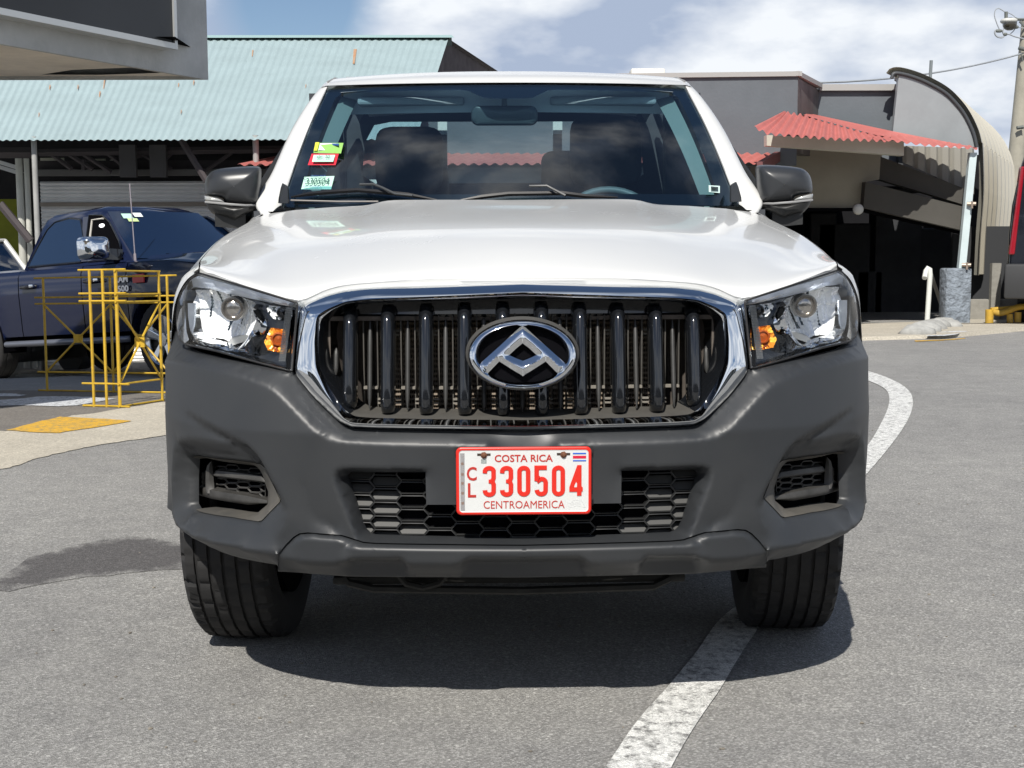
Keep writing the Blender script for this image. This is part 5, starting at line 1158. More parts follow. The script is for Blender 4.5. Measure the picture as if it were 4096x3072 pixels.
# left lot: concrete strip, slab coloured dark for shade, patches of paint and painted light
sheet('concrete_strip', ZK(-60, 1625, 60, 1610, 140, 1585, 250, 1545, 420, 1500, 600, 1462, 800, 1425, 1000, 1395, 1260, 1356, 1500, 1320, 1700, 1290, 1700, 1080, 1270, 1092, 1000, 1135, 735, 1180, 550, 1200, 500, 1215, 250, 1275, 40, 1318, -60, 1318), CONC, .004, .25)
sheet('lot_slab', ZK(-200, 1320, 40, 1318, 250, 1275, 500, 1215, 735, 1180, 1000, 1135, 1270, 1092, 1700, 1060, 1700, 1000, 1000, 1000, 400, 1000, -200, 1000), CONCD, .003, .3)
sheet('yellow_marking', ZK(45, 1317, 250, 1265, 460, 1212, 560, 1212, 900, 1235, 1030, 1243, 880, 1272, 700, 1300, 450, 1338, 330, 1336, 180, 1326), YPAINT, .008, .2)
sheet('white_paint_and_light', ZK(-150, 1085, 0, 1080, 180, 1068, 300, 1054, 480, 1050, 700, 1056, 910, 1070, 740, 1096, 600, 1122, 450, 1130, 200, 1122, -150, 1128), WPAINT_LIT, .008, .2)
sheet('white_paint_and_light', ZK(-150, 1030, 80, 1028, 210, 1040, 150, 1052, -150, 1048), WPAINT_LIT, .008, .2)
sheet('white_paint_and_light', ZK(140, 870, 400, 878, 900, 884, 1100, 893, 900, 897, 120, 893), WPAINT_LIT, .008, .3)  # lit strip of ground, its light put in as pale paint
sheet('white_paint_and_light', ZK(250, 726, 780, 724, 860, 800, 900, 830, 700, 790, 420, 760), WPAINT_LIT, .008, .3)
# right: pale kerb edge, yellow edge line, white patch
kb_ = MB(); A_ = [at_g(*p) for p in ZV(-400, 1150, 400, 1147, 700, 1140, 1000, 1130, 1300, 1122, 1600, 1098, 2000, 1060, 2500, 1010)]; B_ = [at_g(*p) for p in ZV(-400, 1090, 400, 1085, 700, 1075, 980, 1062, 1300, 1050, 1600, 1030, 2000, 1005, 2500, 965)]
kb_.grid([[tuple(a+np.array((0, 0, .0))), tuple(a+np.array((0, .03, .05))), tuple(b+np.array((0, 0, .05))), tuple(b+np.array((0, 1.6, .05)))] for a, b in zip(A_, B_)]); tag(kb_.build('kerb', CONC, None, smooth=40), kind='structure')
def lifted(name, pts, m, dz):
    mb = MB(); kz = float(at_g(*ZV(1300, 1070)[0])[2])+dz; P = [C0+ray(*p)*((kz-C0[2])/ray(*p)[2]) for p in pts]; mb.add(P, [tuple(range(len(P)))]); return tag(mb.build(name, m), kind='structure')
lifted('white_paint_and_light', ZV(1110, 1095, 1290, 1048, 1500, 1036, 1590, 1042, 1450, 1078, 1330, 1092, 1200, 1094), WPAINT_LIT, .0525)
sheet('yellow_marking', ZV(1000, 1150, 1300, 1140, 1560, 1120, 1560, 1128, 1300, 1149, 1000, 1160), YPAINT, .006, .3)
# ================================================================== yellow barricades
YEL = mat('yellow enamel', (.60, .385, .028), .5, noise=(9, .35))
def kbase(x, y): return at_g(*ZK(x, y)[0])
def post(mb, b, h, r=.0115): mb.tube([b, b+np.array((0, 0, h))], r, n=6)
def barr(bases, H, label, rails=(1, .83, .775, .175, .012), braces=(), ext=.0):
    c = bases[0]; e = empty('barricade', c, 0, label, 'barricade', 'yellow steel barricades beside the parked truck'); 
    def add(mb, nm): 
        mb.v = [(a-c[0], b-c[1], z-c[2]) for a, b, z in mb.v]; return mb.build(nm, YEL, e, smooth=50)
    for b in bases: mb = MB(); post(mb, b, H); add(mb, 'post')
    for k in rails:
        mb = MB(); P = [b+np.array((0, 0, H*k)) for b in bases]; d0 = un(P[0]-P[1])*ext; d1 = un(P[-1]-P[-2])*ext; mb.tube([P[0]+d0]+P+[P[-1]+d1], .0085, n=6); add(mb, 'rail')
    for i, j in braces:
        a, b = bases[i], bases[j]; lo, hi = H*.175, H*.765; m_ = (a+b)/2
        for s0, s1 in ((lo, hi), (hi, lo)):
            mb = MB(); mb.tube([a+np.array((0, 0, s0)), m_+np.array((0, 0, (lo+hi)/2)), b+np.array((0, 0, s1))], .009, n=6); add(mb, 'brace')
        q = m_+np.array((0, 0, (lo+hi)/2)); mb = MB(); mb.box(q-np.array((.038, .012, .038)), q+np.array((.038, .012, .038))); add(mb, 'brace_plate')
    return e
barr([kbase(370, 1008), kbase(888, 1018), kbase(1330, 1026)], 1.03, 'yellow barricade standing further back, its posts in front of the dark pickup doors', braces=((0, 1), (1, 2)), ext=.10)
barr([kbase(735, 1130), kbase(835, 1132), kbase(935, 1136)], 1.06, 'short end panel of the yellow barricade, three posts close together', ext=.10)
barr([kbase(940, 1136), kbase(1268, 1086)], 1.05, 'nearest yellow barricade panel, one cross brace, its right end behind the white truck bumper', braces=((0, 1),), ext=.02)
# ================================================================== canopy with dark sign board
zc_ = 2.58; hz_ = 1.7; P = [(-2.50, 9.0), (-3.62, 6.7), (-5.05, 3.75), (-10, 3.75), (-10, 9.0)]
canopy = empty('concrete_canopy', (-5, 7, 2.6), 0, 'grey concrete canopy corner with a blank dark sign board, jutting in at the top left', 'canopy')
def rel(mb, o): mb.v = [(a-o.location[0], b-o.location[1], z-o.location[2]) for a, b, z in mb.v]; return mb
CC = mat('painted concrete', (.50, .51, .50), .8, noise=(1.6, .35), bump=(30, .5, .01)); SOF = mat('soffit board', (.88, .79, .66), .85, noise=(1.2, .35))
cn = at_y(*Z1(1590, 605)[0], 9.0)
f0 = at_y(*Z1(0, 165)[0], 6.7); 
mb = MB(); n = len(P); mb.add([(x, y, zc_+.05) for x, y in P]+[(x, y, zc_+hz_) for x, y in P], [tuple(range(n, 2*n))]+[(i, (i+1) % n, n+(i+1) % n, n+i) for i in range(n)]); rel(mb, canopy).build('fascia', CC, canopy)
Pi = [(-2.56, 8.97), (-3.66, 6.72), (-5.08, 3.80), (-9.9, 3.80), (-9.9, 8.97)]
hole = [(-2.85, 8.75), (-3.02, 8.40), (-3.55, 8.55), (-3.9, 8.86), (-3.4, 8.88)]
Pt, Tt = tri_panel([(x, y, 0) for x, y in Pi], [[(x, y, 0) for x, y in hole]], [], .3); mb = MB(); mb.add([(p[0], p[1], zc_+.03) for p in Pt], [tuple(t) for t in Tt]); rel(mb, canopy).build('soffit', SOF, canopy)
mb = MB(); mb.add([(x, y, zc_) for x, y in P]+[(x, y, zc_+.05) for x, y in P]+[(x, y, zc_) for x, y in Pi]+[(x, y, zc_+.03) for x, y in Pi], [(i, (i+1) % n, n+(i+1) % n, n+i) for i in range(n)]+[(i, (i+1) % n, 2*n+(i+1) % n, 2*n+i) for i in range(n)]+[(2*n+i, 2*n+(i+1) % n, 3*n+(i+1) % n, 3*n+i) for i in range(n)]); rel(mb, canopy).build('drip_edge', CC, canopy)
mb = MB(); mb.add([(-4.2, 8.2, zc_+.25), (-2.6, 8.2, zc_+.25), (-2.6, 8.98, zc_+.25), (-4.2, 8.98, zc_+.25)], [(0, 1, 2, 3)]); rel(mb, canopy).build('void_above_soffit', BLACK, canopy)
for xx, yy in ((-3.3, 6.9), (-6.5, 8.5)): pass
# sign board stands off the fascia
a = np.array((-2.50, 9.0)); b = np.array((-3.62, 6.7)); u = un(b-a); nrm = np.array((-u[1], u[0])); nrm = nrm if nrm[0] > 0 else -nrm
s0 = .62; L_s = 6.2
def sg(s, off, z): q = a+u*s+nrm*off; return (q[0], q[1], z)
mb = MB(); z0, z1 = 2.79, 4.4
mb.hull8([sg(s0, .02, z0), sg(L_s, .02, z0), sg(L_s, .13, z0), sg(s0, .13, z0), sg(s0, .02, z1), sg(L_s, .02, z1), sg(L_s, .13, z1), sg(s0, .13, z1)]); sb = rel(mb, canopy).build('sign_board', mat('dark sign face', (.012, .014, .017), .35, noise=(1.0, .2)), canopy)
mb = MB(); 
for q0, q1 in ((z0-.035, z0+.012),): mb.hull8([sg(s0-.03, .0, q0), sg(L_s, .0, q0), sg(L_s, .15, q0), sg(s0-.03, .15, q0), sg(s0-.03, .0, q1), sg(L_s, .0, q1), sg(L_s, .15, q1), sg(s0-.03, .15, q1)])
mb.hull8([sg(s0-.03, .01, z0), sg(s0+.005, .01, z0), sg(s0+.005, .148, z0), sg(s0-.03, .148, z0), sg(s0-.03, .01, z1), sg(s0+.005, .01, z1), sg(s0+.005, .148, z1), sg(s0-.03, .148, z1)])
rel(mb, canopy).build('sign_frame', mat('brushed frame', (.55, .56, .55), .4, .6), sb).matrix_parent_inverse = Matrix.Identity(4)
for (x, y) in ((-7.5, 5.2), (-7.5, 8.4)): mb = MB(); mb.box((x-.15, y-.15, ground_z(x, y)), (x+.15, y+.15, zc_+.06)); rel(mb, canopy).build('column', CC, canopy)
# ================================================================== teal metal roof building
hall = empty('market_hall', (-4, 20, -.6), 0, 'open sided hall with long pale teal corrugated roof and grey roller shutter', 'building')
def H(mb, name, m, smooth=None, parent=None, bev=None):
    rel(mb, hall); o = mb.build(name, m, parent or hall, smooth=smooth, bev=bev); return o
TEAL = mat('teal painted sheet', (.33, .42, .43), .55, noise=(1.3, .15), bump=(6, .3, .01))
EL = at_y(*DP(-420, 306)[0], 16.0); ER = at_y(*DP(899, 301)[0], 16.0); RL = at_y(*DP(-300, 130)[0], 24.0); RR = at_y(*DP(970, 80)[0], 24.0)
RL[2] = RR[2]; EL[2] = ER[2]
# corrugated sheet between eave and ridge
def corrug(A_, B_, C_, D_, pitch, amp, per=6):
    """A->B along the eave, D->C along the ridge"""
    A_, B_, C_, D_ = [np.array(p, float) for p in (A_, B_, C_, D_)]; n = int(np.linalg.norm(B_-A_)/pitch*per); nr = un(np.cross(B_-A_, D_-A_)); nr = nr if nr[2] > 0 else -nr; G_ = []
    for i in range(n+1):
        t = i/n; o = nr*amp*math.sin(2*math.pi*i/per); G_.append([A_*(1-t)+B_*t+o, (A_*(1-t)+B_*t)*.5+(D_*(1-t)+C_*t)*.5+o, D_*(1-t)+C_*t+o])
    return G_
mb = MB(); mb.grid(corrug(EL, ER, RR, RL, .105, .010)); roof_h = H(mb, 'roof', TEAL, 50)
mb = MB(); a_, b_ = RL+np.array((0, 0, .04)), RR+np.array((.05, 0, .04)); dn = un((EL+ER)/2-(RL+RR)/2)*.42
mb.add([a_, b_, b_+dn+np.array((0, 0, .02)), a_+dn+np.array((0, 0, .02)), a_+np.array((0, .4, -.15)), b_+np.array((0, .4, -.15))], [(0, 1, 2, 3), (0, 1, 5, 4)]); H(mb, 'ridge_cap', mat('ridge flashing', (.30, .43, .42), .5), parent=None)
FE_ = at_y(*DP(1085, 160)[0], 30.5)
mb = MB(); mb.grid(corrug(RR+np.array((0, .05, -.03)), RL+np.array((0, .05, -.03)), RL+np.array((FE_-RR)), FE_, .4, .01)); H(mb, 'rear_roof', mat('brown sheet', (.10, .085, .085), .7))
gw = MB(); n_ = 60; bot_ = [ER[0], ER[1]]; G_ = []
for i in range(n_*4+1):
    t = i/(n_*4); 
    if t < .57: k = t/.57; p = ER*(1-k)+RR*k
    else: k = (t-.57)/.43; p = RR*(1-k)+FE_*k
    o = .02*math.sin(i*math.pi/2); G_.append([(p[0]-.12+o, p[1], 1.4), (p[0]-.12+o, p[1], p[2]-.05)])
gw.grid(G_); H(gw, 'gable_wall', mat('brown gable sheet', (.115, .095, .095), .75, noise=(3, .4)))
# rust streaks on the roof
RS = mat('rust streak', (.40, .17, .06), .8, noise=(8, .6, (.36, .36, .30))); nr_ = un(np.cross(ER-EL, RL-EL)); nr_ = nr_ if nr_[2] > 0 else -nr_
def roofpt(px, py, lift=.02):
    d = ray(px, py); t = np.dot(EL-C0, nr_)/np.dot(d, nr_); return C0+d*t+nr_*lift
for q in (Z1(1408, 178, 1422, 180, 1416, 232, 1402, 250), Z1(1408, 190, 1416, 190, 1405, 240, 1400, 240)): pass
for x_, y_, l_, w__ in ((764, 108, 32, 7), (545, 110, 14, 3), (107, 186, 10, 3), (225, 172, 22, 3), (215, 200, 12, 3), (418, 176, 10, 2.5), (385, 182, 8, 2.5), (168, 186, 9, 2.5), (84, 246, 9, 2), (391, 240, 8, 2), (660, 185, 7, 2)):
    mb = MB(); dxs = -.11; P_ = DP(x_, y_, x_+w__, y_, x_+w__*.8+dxs*l_, y_+l_, x_+w__*.2+dxs*l_, y_+l_); mb.add([roofpt(*p) for p in P_], [(0, 1, 2, 3)]); H(mb, 'rust_streak', RS)
# floor level shade, back wall, shutter, posts, trusses
yb_w = 17.6
def at(px, py, y): return at_y(*DP(px, py)[0], y)
mb = MB(); mb.box((-14, 22.4, -1.4), (0.2, 22.5, 3.6)); mb.box((-14, 17.5, 3.0), (-13.9, 22.5, 4.4)); H(mb, 'back_wall', mat('dark hall wall', (.022, .020, .022), .9, noise=(2, .5)))
sx0_, sx1_ = at(86, 390, yb_w)[0], at(660, 390, yb_w)[0]; sz1_ = at(86, 392, yb_w)[2]; sz0_ = -1.1
SHT = mat('galvanised shutter', (.80, .80, .80), .42, .15, noise=(1.5, .15)); mb = MB(); G_ = []
kz = 0; z = sz0_
while z < sz1_:
    y = yb_w+.012*math.cos(kz*math.pi/3); G_.append([(sx0_, y, z), ((sx0_+sx1_)/2, y, z), (sx1_, y, z)]); z += .0092; kz += 1
mb.grid(G_); sh_ = H(mb, 'roller_shutter', SHT, 60)
zr = at(86, 442, yb_w)[2]; mb = MB(); mb.box((sx0_, yb_w-.05, zr-.03), (sx1_, yb_w-.01, zr+.03)); H(mb, 'shutter_rail', mat('shutter rail', (.22, .19, .16), .6))
mb = MB(); zt2 = at(86, 374, yb_w)[2]; mb.box((sx0_, yb_w-.12, zt2-.05), (sx1_, yb_w-.06, zt2+.05), bev=.01); H(mb, 'shutter_header', mat('header steel', (.12, .115, .11), .6))
mb = MB(); zt3 = at(86, 362, yb_w)[2]; mb.box((sx0_-.1, yb_w-.04, zt3-.10), (sx1_, yb_w+.06, zt3+.10)); H(mb, 'lintel', mat('dark lintel', (.035, .03, .032), .8))
PALE = mat('pale clerestory sheet', (.62, .60, .50), .8, noise=(4, .3))
for x0, y0, x1, y1 in ((88, 341, 138, 369), (160, 349, 212, 369), (206, 343, 228, 366), (238, 345, 285, 371)):
    p0, p1 = at(x0, y1, 17.9), at(x1, y0, 17.9); mb = MB(); mb.box((p0[0], 17.9, p0[2]), (p1[0], 17.92, p1[2])); H(mb, 'clerestory_sheet', PALE)
STL = mat('dark truss steel', (.055, .045, .048), .7); POST = mat('grey post paint', (.36, .36, .35), .6, noise=(3, .3)); POST2 = mat('pale post paint', (.50, .50, .45), .6, noise=(3, .25))
def vpost(nm, px, w_, y, m, top=303, bot=None):
    p = at(px, top, y); mb = MB(); k = w_/2/2900*(y+3); mb.tube([(p[0], y, ground_z(p[0], y) if bot is None else at(px, bot, y)[2]), (p[0], y, p[2]+.05)], k, n=10); return H(mb, nm, m, 50)
vpost('post', 73, 12, 16.2, POST); vpost('post', 552, 13, 16.2, POST, 300); 
for px, w_ in ((41, 16), (57, 12)): vpost('post', px, w_, 17.0, POST2, 350)
def bar(nm, x0, y0, x1, y1, yy, r, m=None): mb = MB(); mb.tube([at(x0, y0, yy), at(x1, y1, yy)], r, n=6); return H(mb, nm, m or STL, 50)
bar('brace', 392, 303, 447, 392, 16.4, .05); bar('brace', 0, 440, 66, 520, 16.6, .06)
for a_ in ((100, 325, 155, 365), (135, 325, 200, 366), (175, 330, 240, 372), (230, 330, 290, 376), (180, 345, 181, 368), (260, 345, 330, 330), (300, 330, 370, 365), (370, 330, 330, 372)): bar('truss_web', *a_, 17.35, .035)
bar('truss_chord', 85, 330, 640, 322, 17.35, .06); bar('truss_chord', -60, 330, 70, 330, 17.5, .09); bar('truss_web', 440, 372, 500, 330, 17.35, .03)
for px in (280, 345): p = at(px, 380, 17.3); mb = MB(); mb.box((p[0]-.12, 17.2, p[2]-.02), (p[0]+.12, 17.3, p[2]+.45)); H(mb, 'bracket_plate', mat('bracket steel', (.075, .07, .072), .7))
p0, p1 = at(-80, 580, 20.5), at(36, 430, 20.5); mb = MB(); mb.box((p0[0], 20.5, -1.3), (p1[0], 20.6, p1[2])); H(mb, 'green_wall_panel', mat('mustard green panel', (.30, .32, .015), .7, noise=(2, .4)))
p0 = at(103, 520, 15.9); 
for px, py, q in ((8, 358, .1), (20, 372, .12)): p = at(px, py, 21); mb = MB(); mb.hull8([(p[0]-.25, 21, p[2]+.08), (p[0]+.2, 21, p[2]-.06), (p[0]+.2, 21.05, p[2]-.06), (p[0]-.25, 21.05, p[2]+.08), (p[0]-.22, 21, p[2]+.14), (p[0]+.24, 21, p[2]), (p[0]+.24, 21.05, p[2]), (p[0]-.22, 21.05, p[2]+.14)]); H(mb, 'skylight', mat('white skylight', (.8, .8, .8), .5))
# ================================================================== dark blue pickup parked at the left
NAVY = mat('dark navy paint', (.007, .011, .034), .07, spec=.5); TINT = mat('dark tinted glass', (.004, .012, .035), .03, spec=1.0, coat=1.0); CHR2 = CHROME
fa = np.array((-3.52, 11.75, ground_z(-3.52, 11.75))); ra = np.array((-6.30, 14.05, ground_z(-6.3, 14.05)))
hd_ = un((fa-ra)); base = (fa+ra)/2+np.array((-hd_[1], hd_[0], 0))*.86
ram = empty('parked_pickup', tuple(base), 0, 'dark navy crew cab pickup with chrome mirror, parked behind the yellow barricades', 'pickup truck')
ram.rotation_euler = (0, -math.asin(hd_[2]), math.atan2(hd_[1], hd_[0])); WB = float(np.linalg.norm((fa-ra))); ram.scale = (1, 1, 1.02)
# local frame: +x ahead, +y left; camera sees the right side (y < 0); x measured from mid wheelbase
fxx, rx = WB/2, -WB/2
def ztop(x):   # shoulder line height along the truck
    return float(np.interp(x, [rx-1.25, rx-.1, rx+.05, 0, .95, 1.15, fxx+.2, fxx+.75, fxx+.90], [1.36, 1.36, 1.33, 1.30, 1.29, 1.29, 1.27, 1.20, 1.05]))
def zbot(x):
    for c in (fxx, rx):
        if abs(x-c) < .50: return .40+math.sqrt(max(0, .50**2-(x-c)**2))*1.02
    return .52
def side_grid(sd, x0, x1, gap=.0, n=20, out=0.0, ztopf=ztop):
    rows = []
    xs_ = sorted(set(list(np.linspace(x0+gap, x1-gap, n))+[c+s*.5 for c in (fxx, rx) for s in (-1.0, 1.0, -.985, .985) if x0 < c+s*.5 < x1]))
    for x in xs_:
        zt_, zb_ = ztopf(x), zbot(x); wtap = 1-.06*max(0, (x-fxx-.2)/.7)**2
        fl = .045*math.exp(-((min(abs(x-fxx), abs(x-rx)))/.42)**4)
        pr_ = [(.90, zt_+.0), (.965, zt_-.025), (1.0, zt_-.10), (1.012+fl*.6, zt_-.30), (1.005+fl, min(zt_-.35, max(zb_+.10, .85))), (.995+fl, zb_+.06), (.985+fl, zb_)]
        pr_.append((.90, zb_))
        rows.append([(x, sd*(y+out)*wtap, z) for y, z in pr_])
    return rows
def rb(mb, name, m, parent=None, **k): return mb.build(name, m, parent or ram, **k)
for sd in (-1, 1):
    for nm, x0, x1 in (('bed_side', rx-1.25, rx+.92), ('rear_door', rx+.93, .42), ('front_door', .43, 1.28), ('front_wing', 1.29, fxx+.90)):
        mb = MB(); mb.grid(side_grid(sd, x0, x1, .004)); d = rb(mb, nm, NAVY, smooth=40)
        if 'door' in nm:
            xh = x1-.72 if nm == 'rear_door' else x1-.80
            mb = MB(); xa = x0+.10; mb.tube([(xa, sd*1.0, 1.10), (xa+.02, sd*1.05, 1.10), (xa+.26, sd*1.05, 1.10), (xa+.28, sd*1.0, 1.10)], .022, n=8); rb(mb, 'door_handle', mat('black handle', (.012, .012, .016), .25), d, smooth=60)
            mb = MB(); mb.box((xa+.22, sd*1.055-.02, 1.085), (xa+.30, sd*1.055+.02, 1.125), bev=.01); rb(mb, 'handle_cap', CHR2, d, smooth=40)
mb = MB(); g_ = []
for x in np.linspace(1.12, fxx+.90, 14):
    b_ = .02 if 1.2 < x < fxx+.7 else 0; z = ztop(x); g_.append([(x, y, z+dz+b_*(1 if abs(y) < .5 else .2)) for y, dz in ((-.965, -.025), (-.90, 0), (-.72, .012), (-.66, .045), (-.35, .06), (0, .062), (.35, .06), (.66, .045), (.72, .012), (.90, 0), (.965, -.025))])
mb.grid(g_); rb(mb, 'bonnet', NAVY, smooth=45)
mb = MB(); mb.box((fxx+.86, -.93, .50), (fxx+.95, .93, 1.10), bev=.03); rb(mb, 'front_grille', CHR2, smooth=40)
mb = MB(); mb.box((rx-1.25, -.93, .62), (rx+.02, .93, .70)); mb.box((rx-1.27, -.95, .6), (rx-1.24, .95, 1.36)); rb(mb, 'bed', NAVY)
# greenhouse
Bz = 1.29; gh = dict(b=[(rx+.50, .93), (1.22, .95)], t=[(rx+.80, .70), (.52, .72)])
def ghp(x, z):   # half width of the cabin at height z
    return .945+(.70-.945)*(z-Bz)/(1.96-Bz)
rowsT = []
prof_x = lambda z: (rx+.93+(.26)*(max(0, z-Bz)/.67), 1.30-(.86)*(max(0, z-Bz)/.67)**.92)
for z in (Bz-.01, 1.45, 1.62, 1.78, 1.88, 1.93):
    xr, xf = prof_x(z); k = 0 if z < 1.9 else .05; y = ghp(0, z)-(.0 if z < 1.85 else .02 if z < 1.9 else .06)
    rowsT.append([(xr+k, -y+.02, z), (xr+k, 0, z), (xr+k, y-.02, z), (xr+.10, y, z), ((xr+xf)/2, y, z), (xf-.12, y, z), (xf-k*2, y*.92, z), (xf+.06-k*2, 0, z), (xf-k*2, -y*.92, z), (xf-.12, -y, z), ((xr+xf)/2, -y, z), (xr+.10, -y, z)])
rowsT = [r+[r[0]] for r in rowsT]
mb = MB(); mb.grid(rowsT); t_ = rowsT[-1][:-1]; cap = [(x*.86+.0, y*.8, 1.965) for x, y, z in t_]; mb.add(t_+cap, [(i, (i+1) % 12, 12+(i+1) % 12, 12+i) for i in range(12)]+[tuple(range(12, 24))])
cabin = rb(mb, 'cab', NAVY, smooth=42)
def sidepoly(pts, out): return [(x, -(ghp(x, z)+out), z) for x, z in pts]
def panel(name, P_, m, parent, th=.006, **k):
    n = len(P_); q = [(x, y+(th if y < 0 else -th), z) for x, y, z in P_]; mb = MB(); mb.add(P_+q, [tuple(range(n))]+[(i, (i+1) % n, n+(i+1) % n, n+i) for i in range(n)]); return rb(mb, name, m, parent, **k)
for flip in (1, -1):
    fl_ = lambda P_: [(x, y*flip, z) for x, y, z in P_]
    rwin = [(rx+1.06, 1.34), (.36, 1.33), (.30, 1.60), (.14, 1.83), (-.1, 1.865), (rx+1.42, 1.84), (rx+1.29, 1.76), (rx+1.16, 1.55)]
    panel('rear_side_window', fl_(sidepoly(rwin, .012)), TINT, cabin)
    mb = MB(); mb.tube(fl_(sidepoly(rwin, .010)), .013, n=6, closed=True); rb(mb, 'window_seal', GLOSSB, cabin, smooth=60)
    fwin = [(.50, 1.33), (1.16, 1.32), (1.02, 1.52), (.76, 1.74), (.58, 1.84), (.30, 1.865), (.36, 1.60)]
    panel('front_side_window', fl_(sidepoly(fwin, .012)), BLACK if flip > 0 else TINT, cabin)  # near window is open: black panel stands in for the shaded cab
    mb = MB(); mb.tube(fl_(sidepoly(fwin, .012)), .012, n=6, closed=True); rb(mb, 'window_seal', GLOSSB, cabin, smooth=60)
    pl2 = [(.37, 1.33), (.48, 1.33), (.345, 1.62), (.30, 1.85), (.19, 1.85), (.27, 1.62)]
    panel('pillar_cover', fl_(sidepoly(pl2, .018)), mat('satin pillar', (.05, .055, .075), .3), cabin)
mb = MB(); P_ = sidepoly([(.50, 1.36), (.44, 1.60), (.40, 1.80), (.62, 1.80)], .022); mb.tube(P_, .012, n=6); rb(mb, 'belt_trim', mat('pale inner trim', (.5, .48, .44), .6), cabin, smooth=60)
c_ = (.62, -(ghp(0, 1.72)+.02), 1.72); mb = MB(); cushion(mb, c_, (.055, .006, .022), p=2); rb(mb, 'painted_light_spot', mat('glowing light spot', (.9, .9, .9), .3, emit=((1, 1, 1), 1.0)), cabin)  # lit spot in the cab, put in as a glowing disc
# windscreen
wsx = lambda z: prof_x(z)[1]+.035
P_ = [(wsx(1.32)+.01, -.80, 1.325), (wsx(1.32)+.06, 0, 1.325), (wsx(1.32)+.01, .80, 1.325), (wsx(1.88)-.02, .62, 1.88), (wsx(1.90)+.035, 0, 1.895), (wsx(1.88)-.02, -.62, 1.88)]
mb = MB(); G_ = []
for t in np.linspace(-1, 1, 13): G_.append([(prof_x(z)[1]+.085*(1-t*t)+.012-.004*abs(t), t*(ghp(0, z)*.93-.02), z) for z in np.linspace(1.31, 1.89, 8)])
mb.grid(G_); wr_ = rb(mb, 'windscreen', TINT, cabin, smooth=60)
for (t0, z0, t1, z1, m_) in ((-.80, 1.80, -.62, 1.86, GRN), (-.58, 1.82, -.42, 1.87, MATS['white paper']), (-.74, 1.76, -.56, 1.80, mat('yellow green paper', (.5, .65, .3)))):
    f_ = lambda t, z: (prof_x(z)[1]+.085*(1-t*t)+.022, t*(ghp(0, z)*.93-.02), z)
    mb = MB(); mb.add([f_(t0, z0), f_(t1, z0), f_(t1, z1), f_(t0, z1)], [(0, 1, 2, 3)]); rb(mb, 'windscreen_sticker', m_, cabin)
mb = MB(); mb.tube([(1.36, -.5, 1.345), (1.38, .15, 1.355)], .012, n=6); mb.tube([(1.36, .1, 1.345), (1.38, .75, 1.355)], .012, n=6); rb(mb, 'wiper', BLACK)
for sd in (-1, 1):
    mb = MB(); G_ = []
    for k_, dxx_ in ((.15, .135), (.55, .128), (.82, .11), (.96, .075), (1, .03), (1, -.05)):
        G_.append([(1.02+dxx_, sd*(1.22+.0)+y*k_, 1.44+z*k_) for y, z in rrect(.17, .125, .06, 4)]); G_[-1].append(G_[-1][0])
    mb.grid(G_); mb.add(G_[0][:-1], [tuple(range(len(G_[0])-1))]); mb.add([(1.0, sd*1.22+y, 1.44+z) for y, z in rrect(.165, .12, .06, 4)], [tuple(range(20))])
    rm_ = rb(mb, 'door_mirror', CHR2, smooth=50); mb = MB(); mb.hull8([(.98, sd*.93, 1.30), (1.12, sd*.93, 1.30), (1.08, sd*1.14, 1.32), (1.0, sd*1.14, 1.32), (.98, sd*.90, 1.42), (1.12, sd*.90, 1.42), (1.08, sd*1.14, 1.44), (1.0, sd*1.14, 1.44)]); rb(mb, 'mirror_foot', GLOSSB, rm_)
    mb = MB(); mb.box((rx+.55, sd*.97-.08, .40), (fxx-.52, sd*.97+.08, .47), bev=.03); rb(mb, 'side_step', mat('grey step', (.13, .14, .17), .35, .3), smooth=50)
mb = MB(); mb.tube([(1.33, -.90, 1.30), (1.33, -.90, 2.12)], .006, n=5); mb.tube([(1.33, -.90, 1.27), (1.33, -.90, 1.36)], .016, n=6); rb(mb, 'aerial', mat('aerial steel', (.45, .40, .42), .4, .6))
mb = MB(); mb.box((rx-1.0, -.80, .42), (fxx+.8, .80, .62)); mb.box((rx+.52, -.97, .55), (fxx-.52, .97, 1.22)); rb(mb, 'underbody', BLACK)
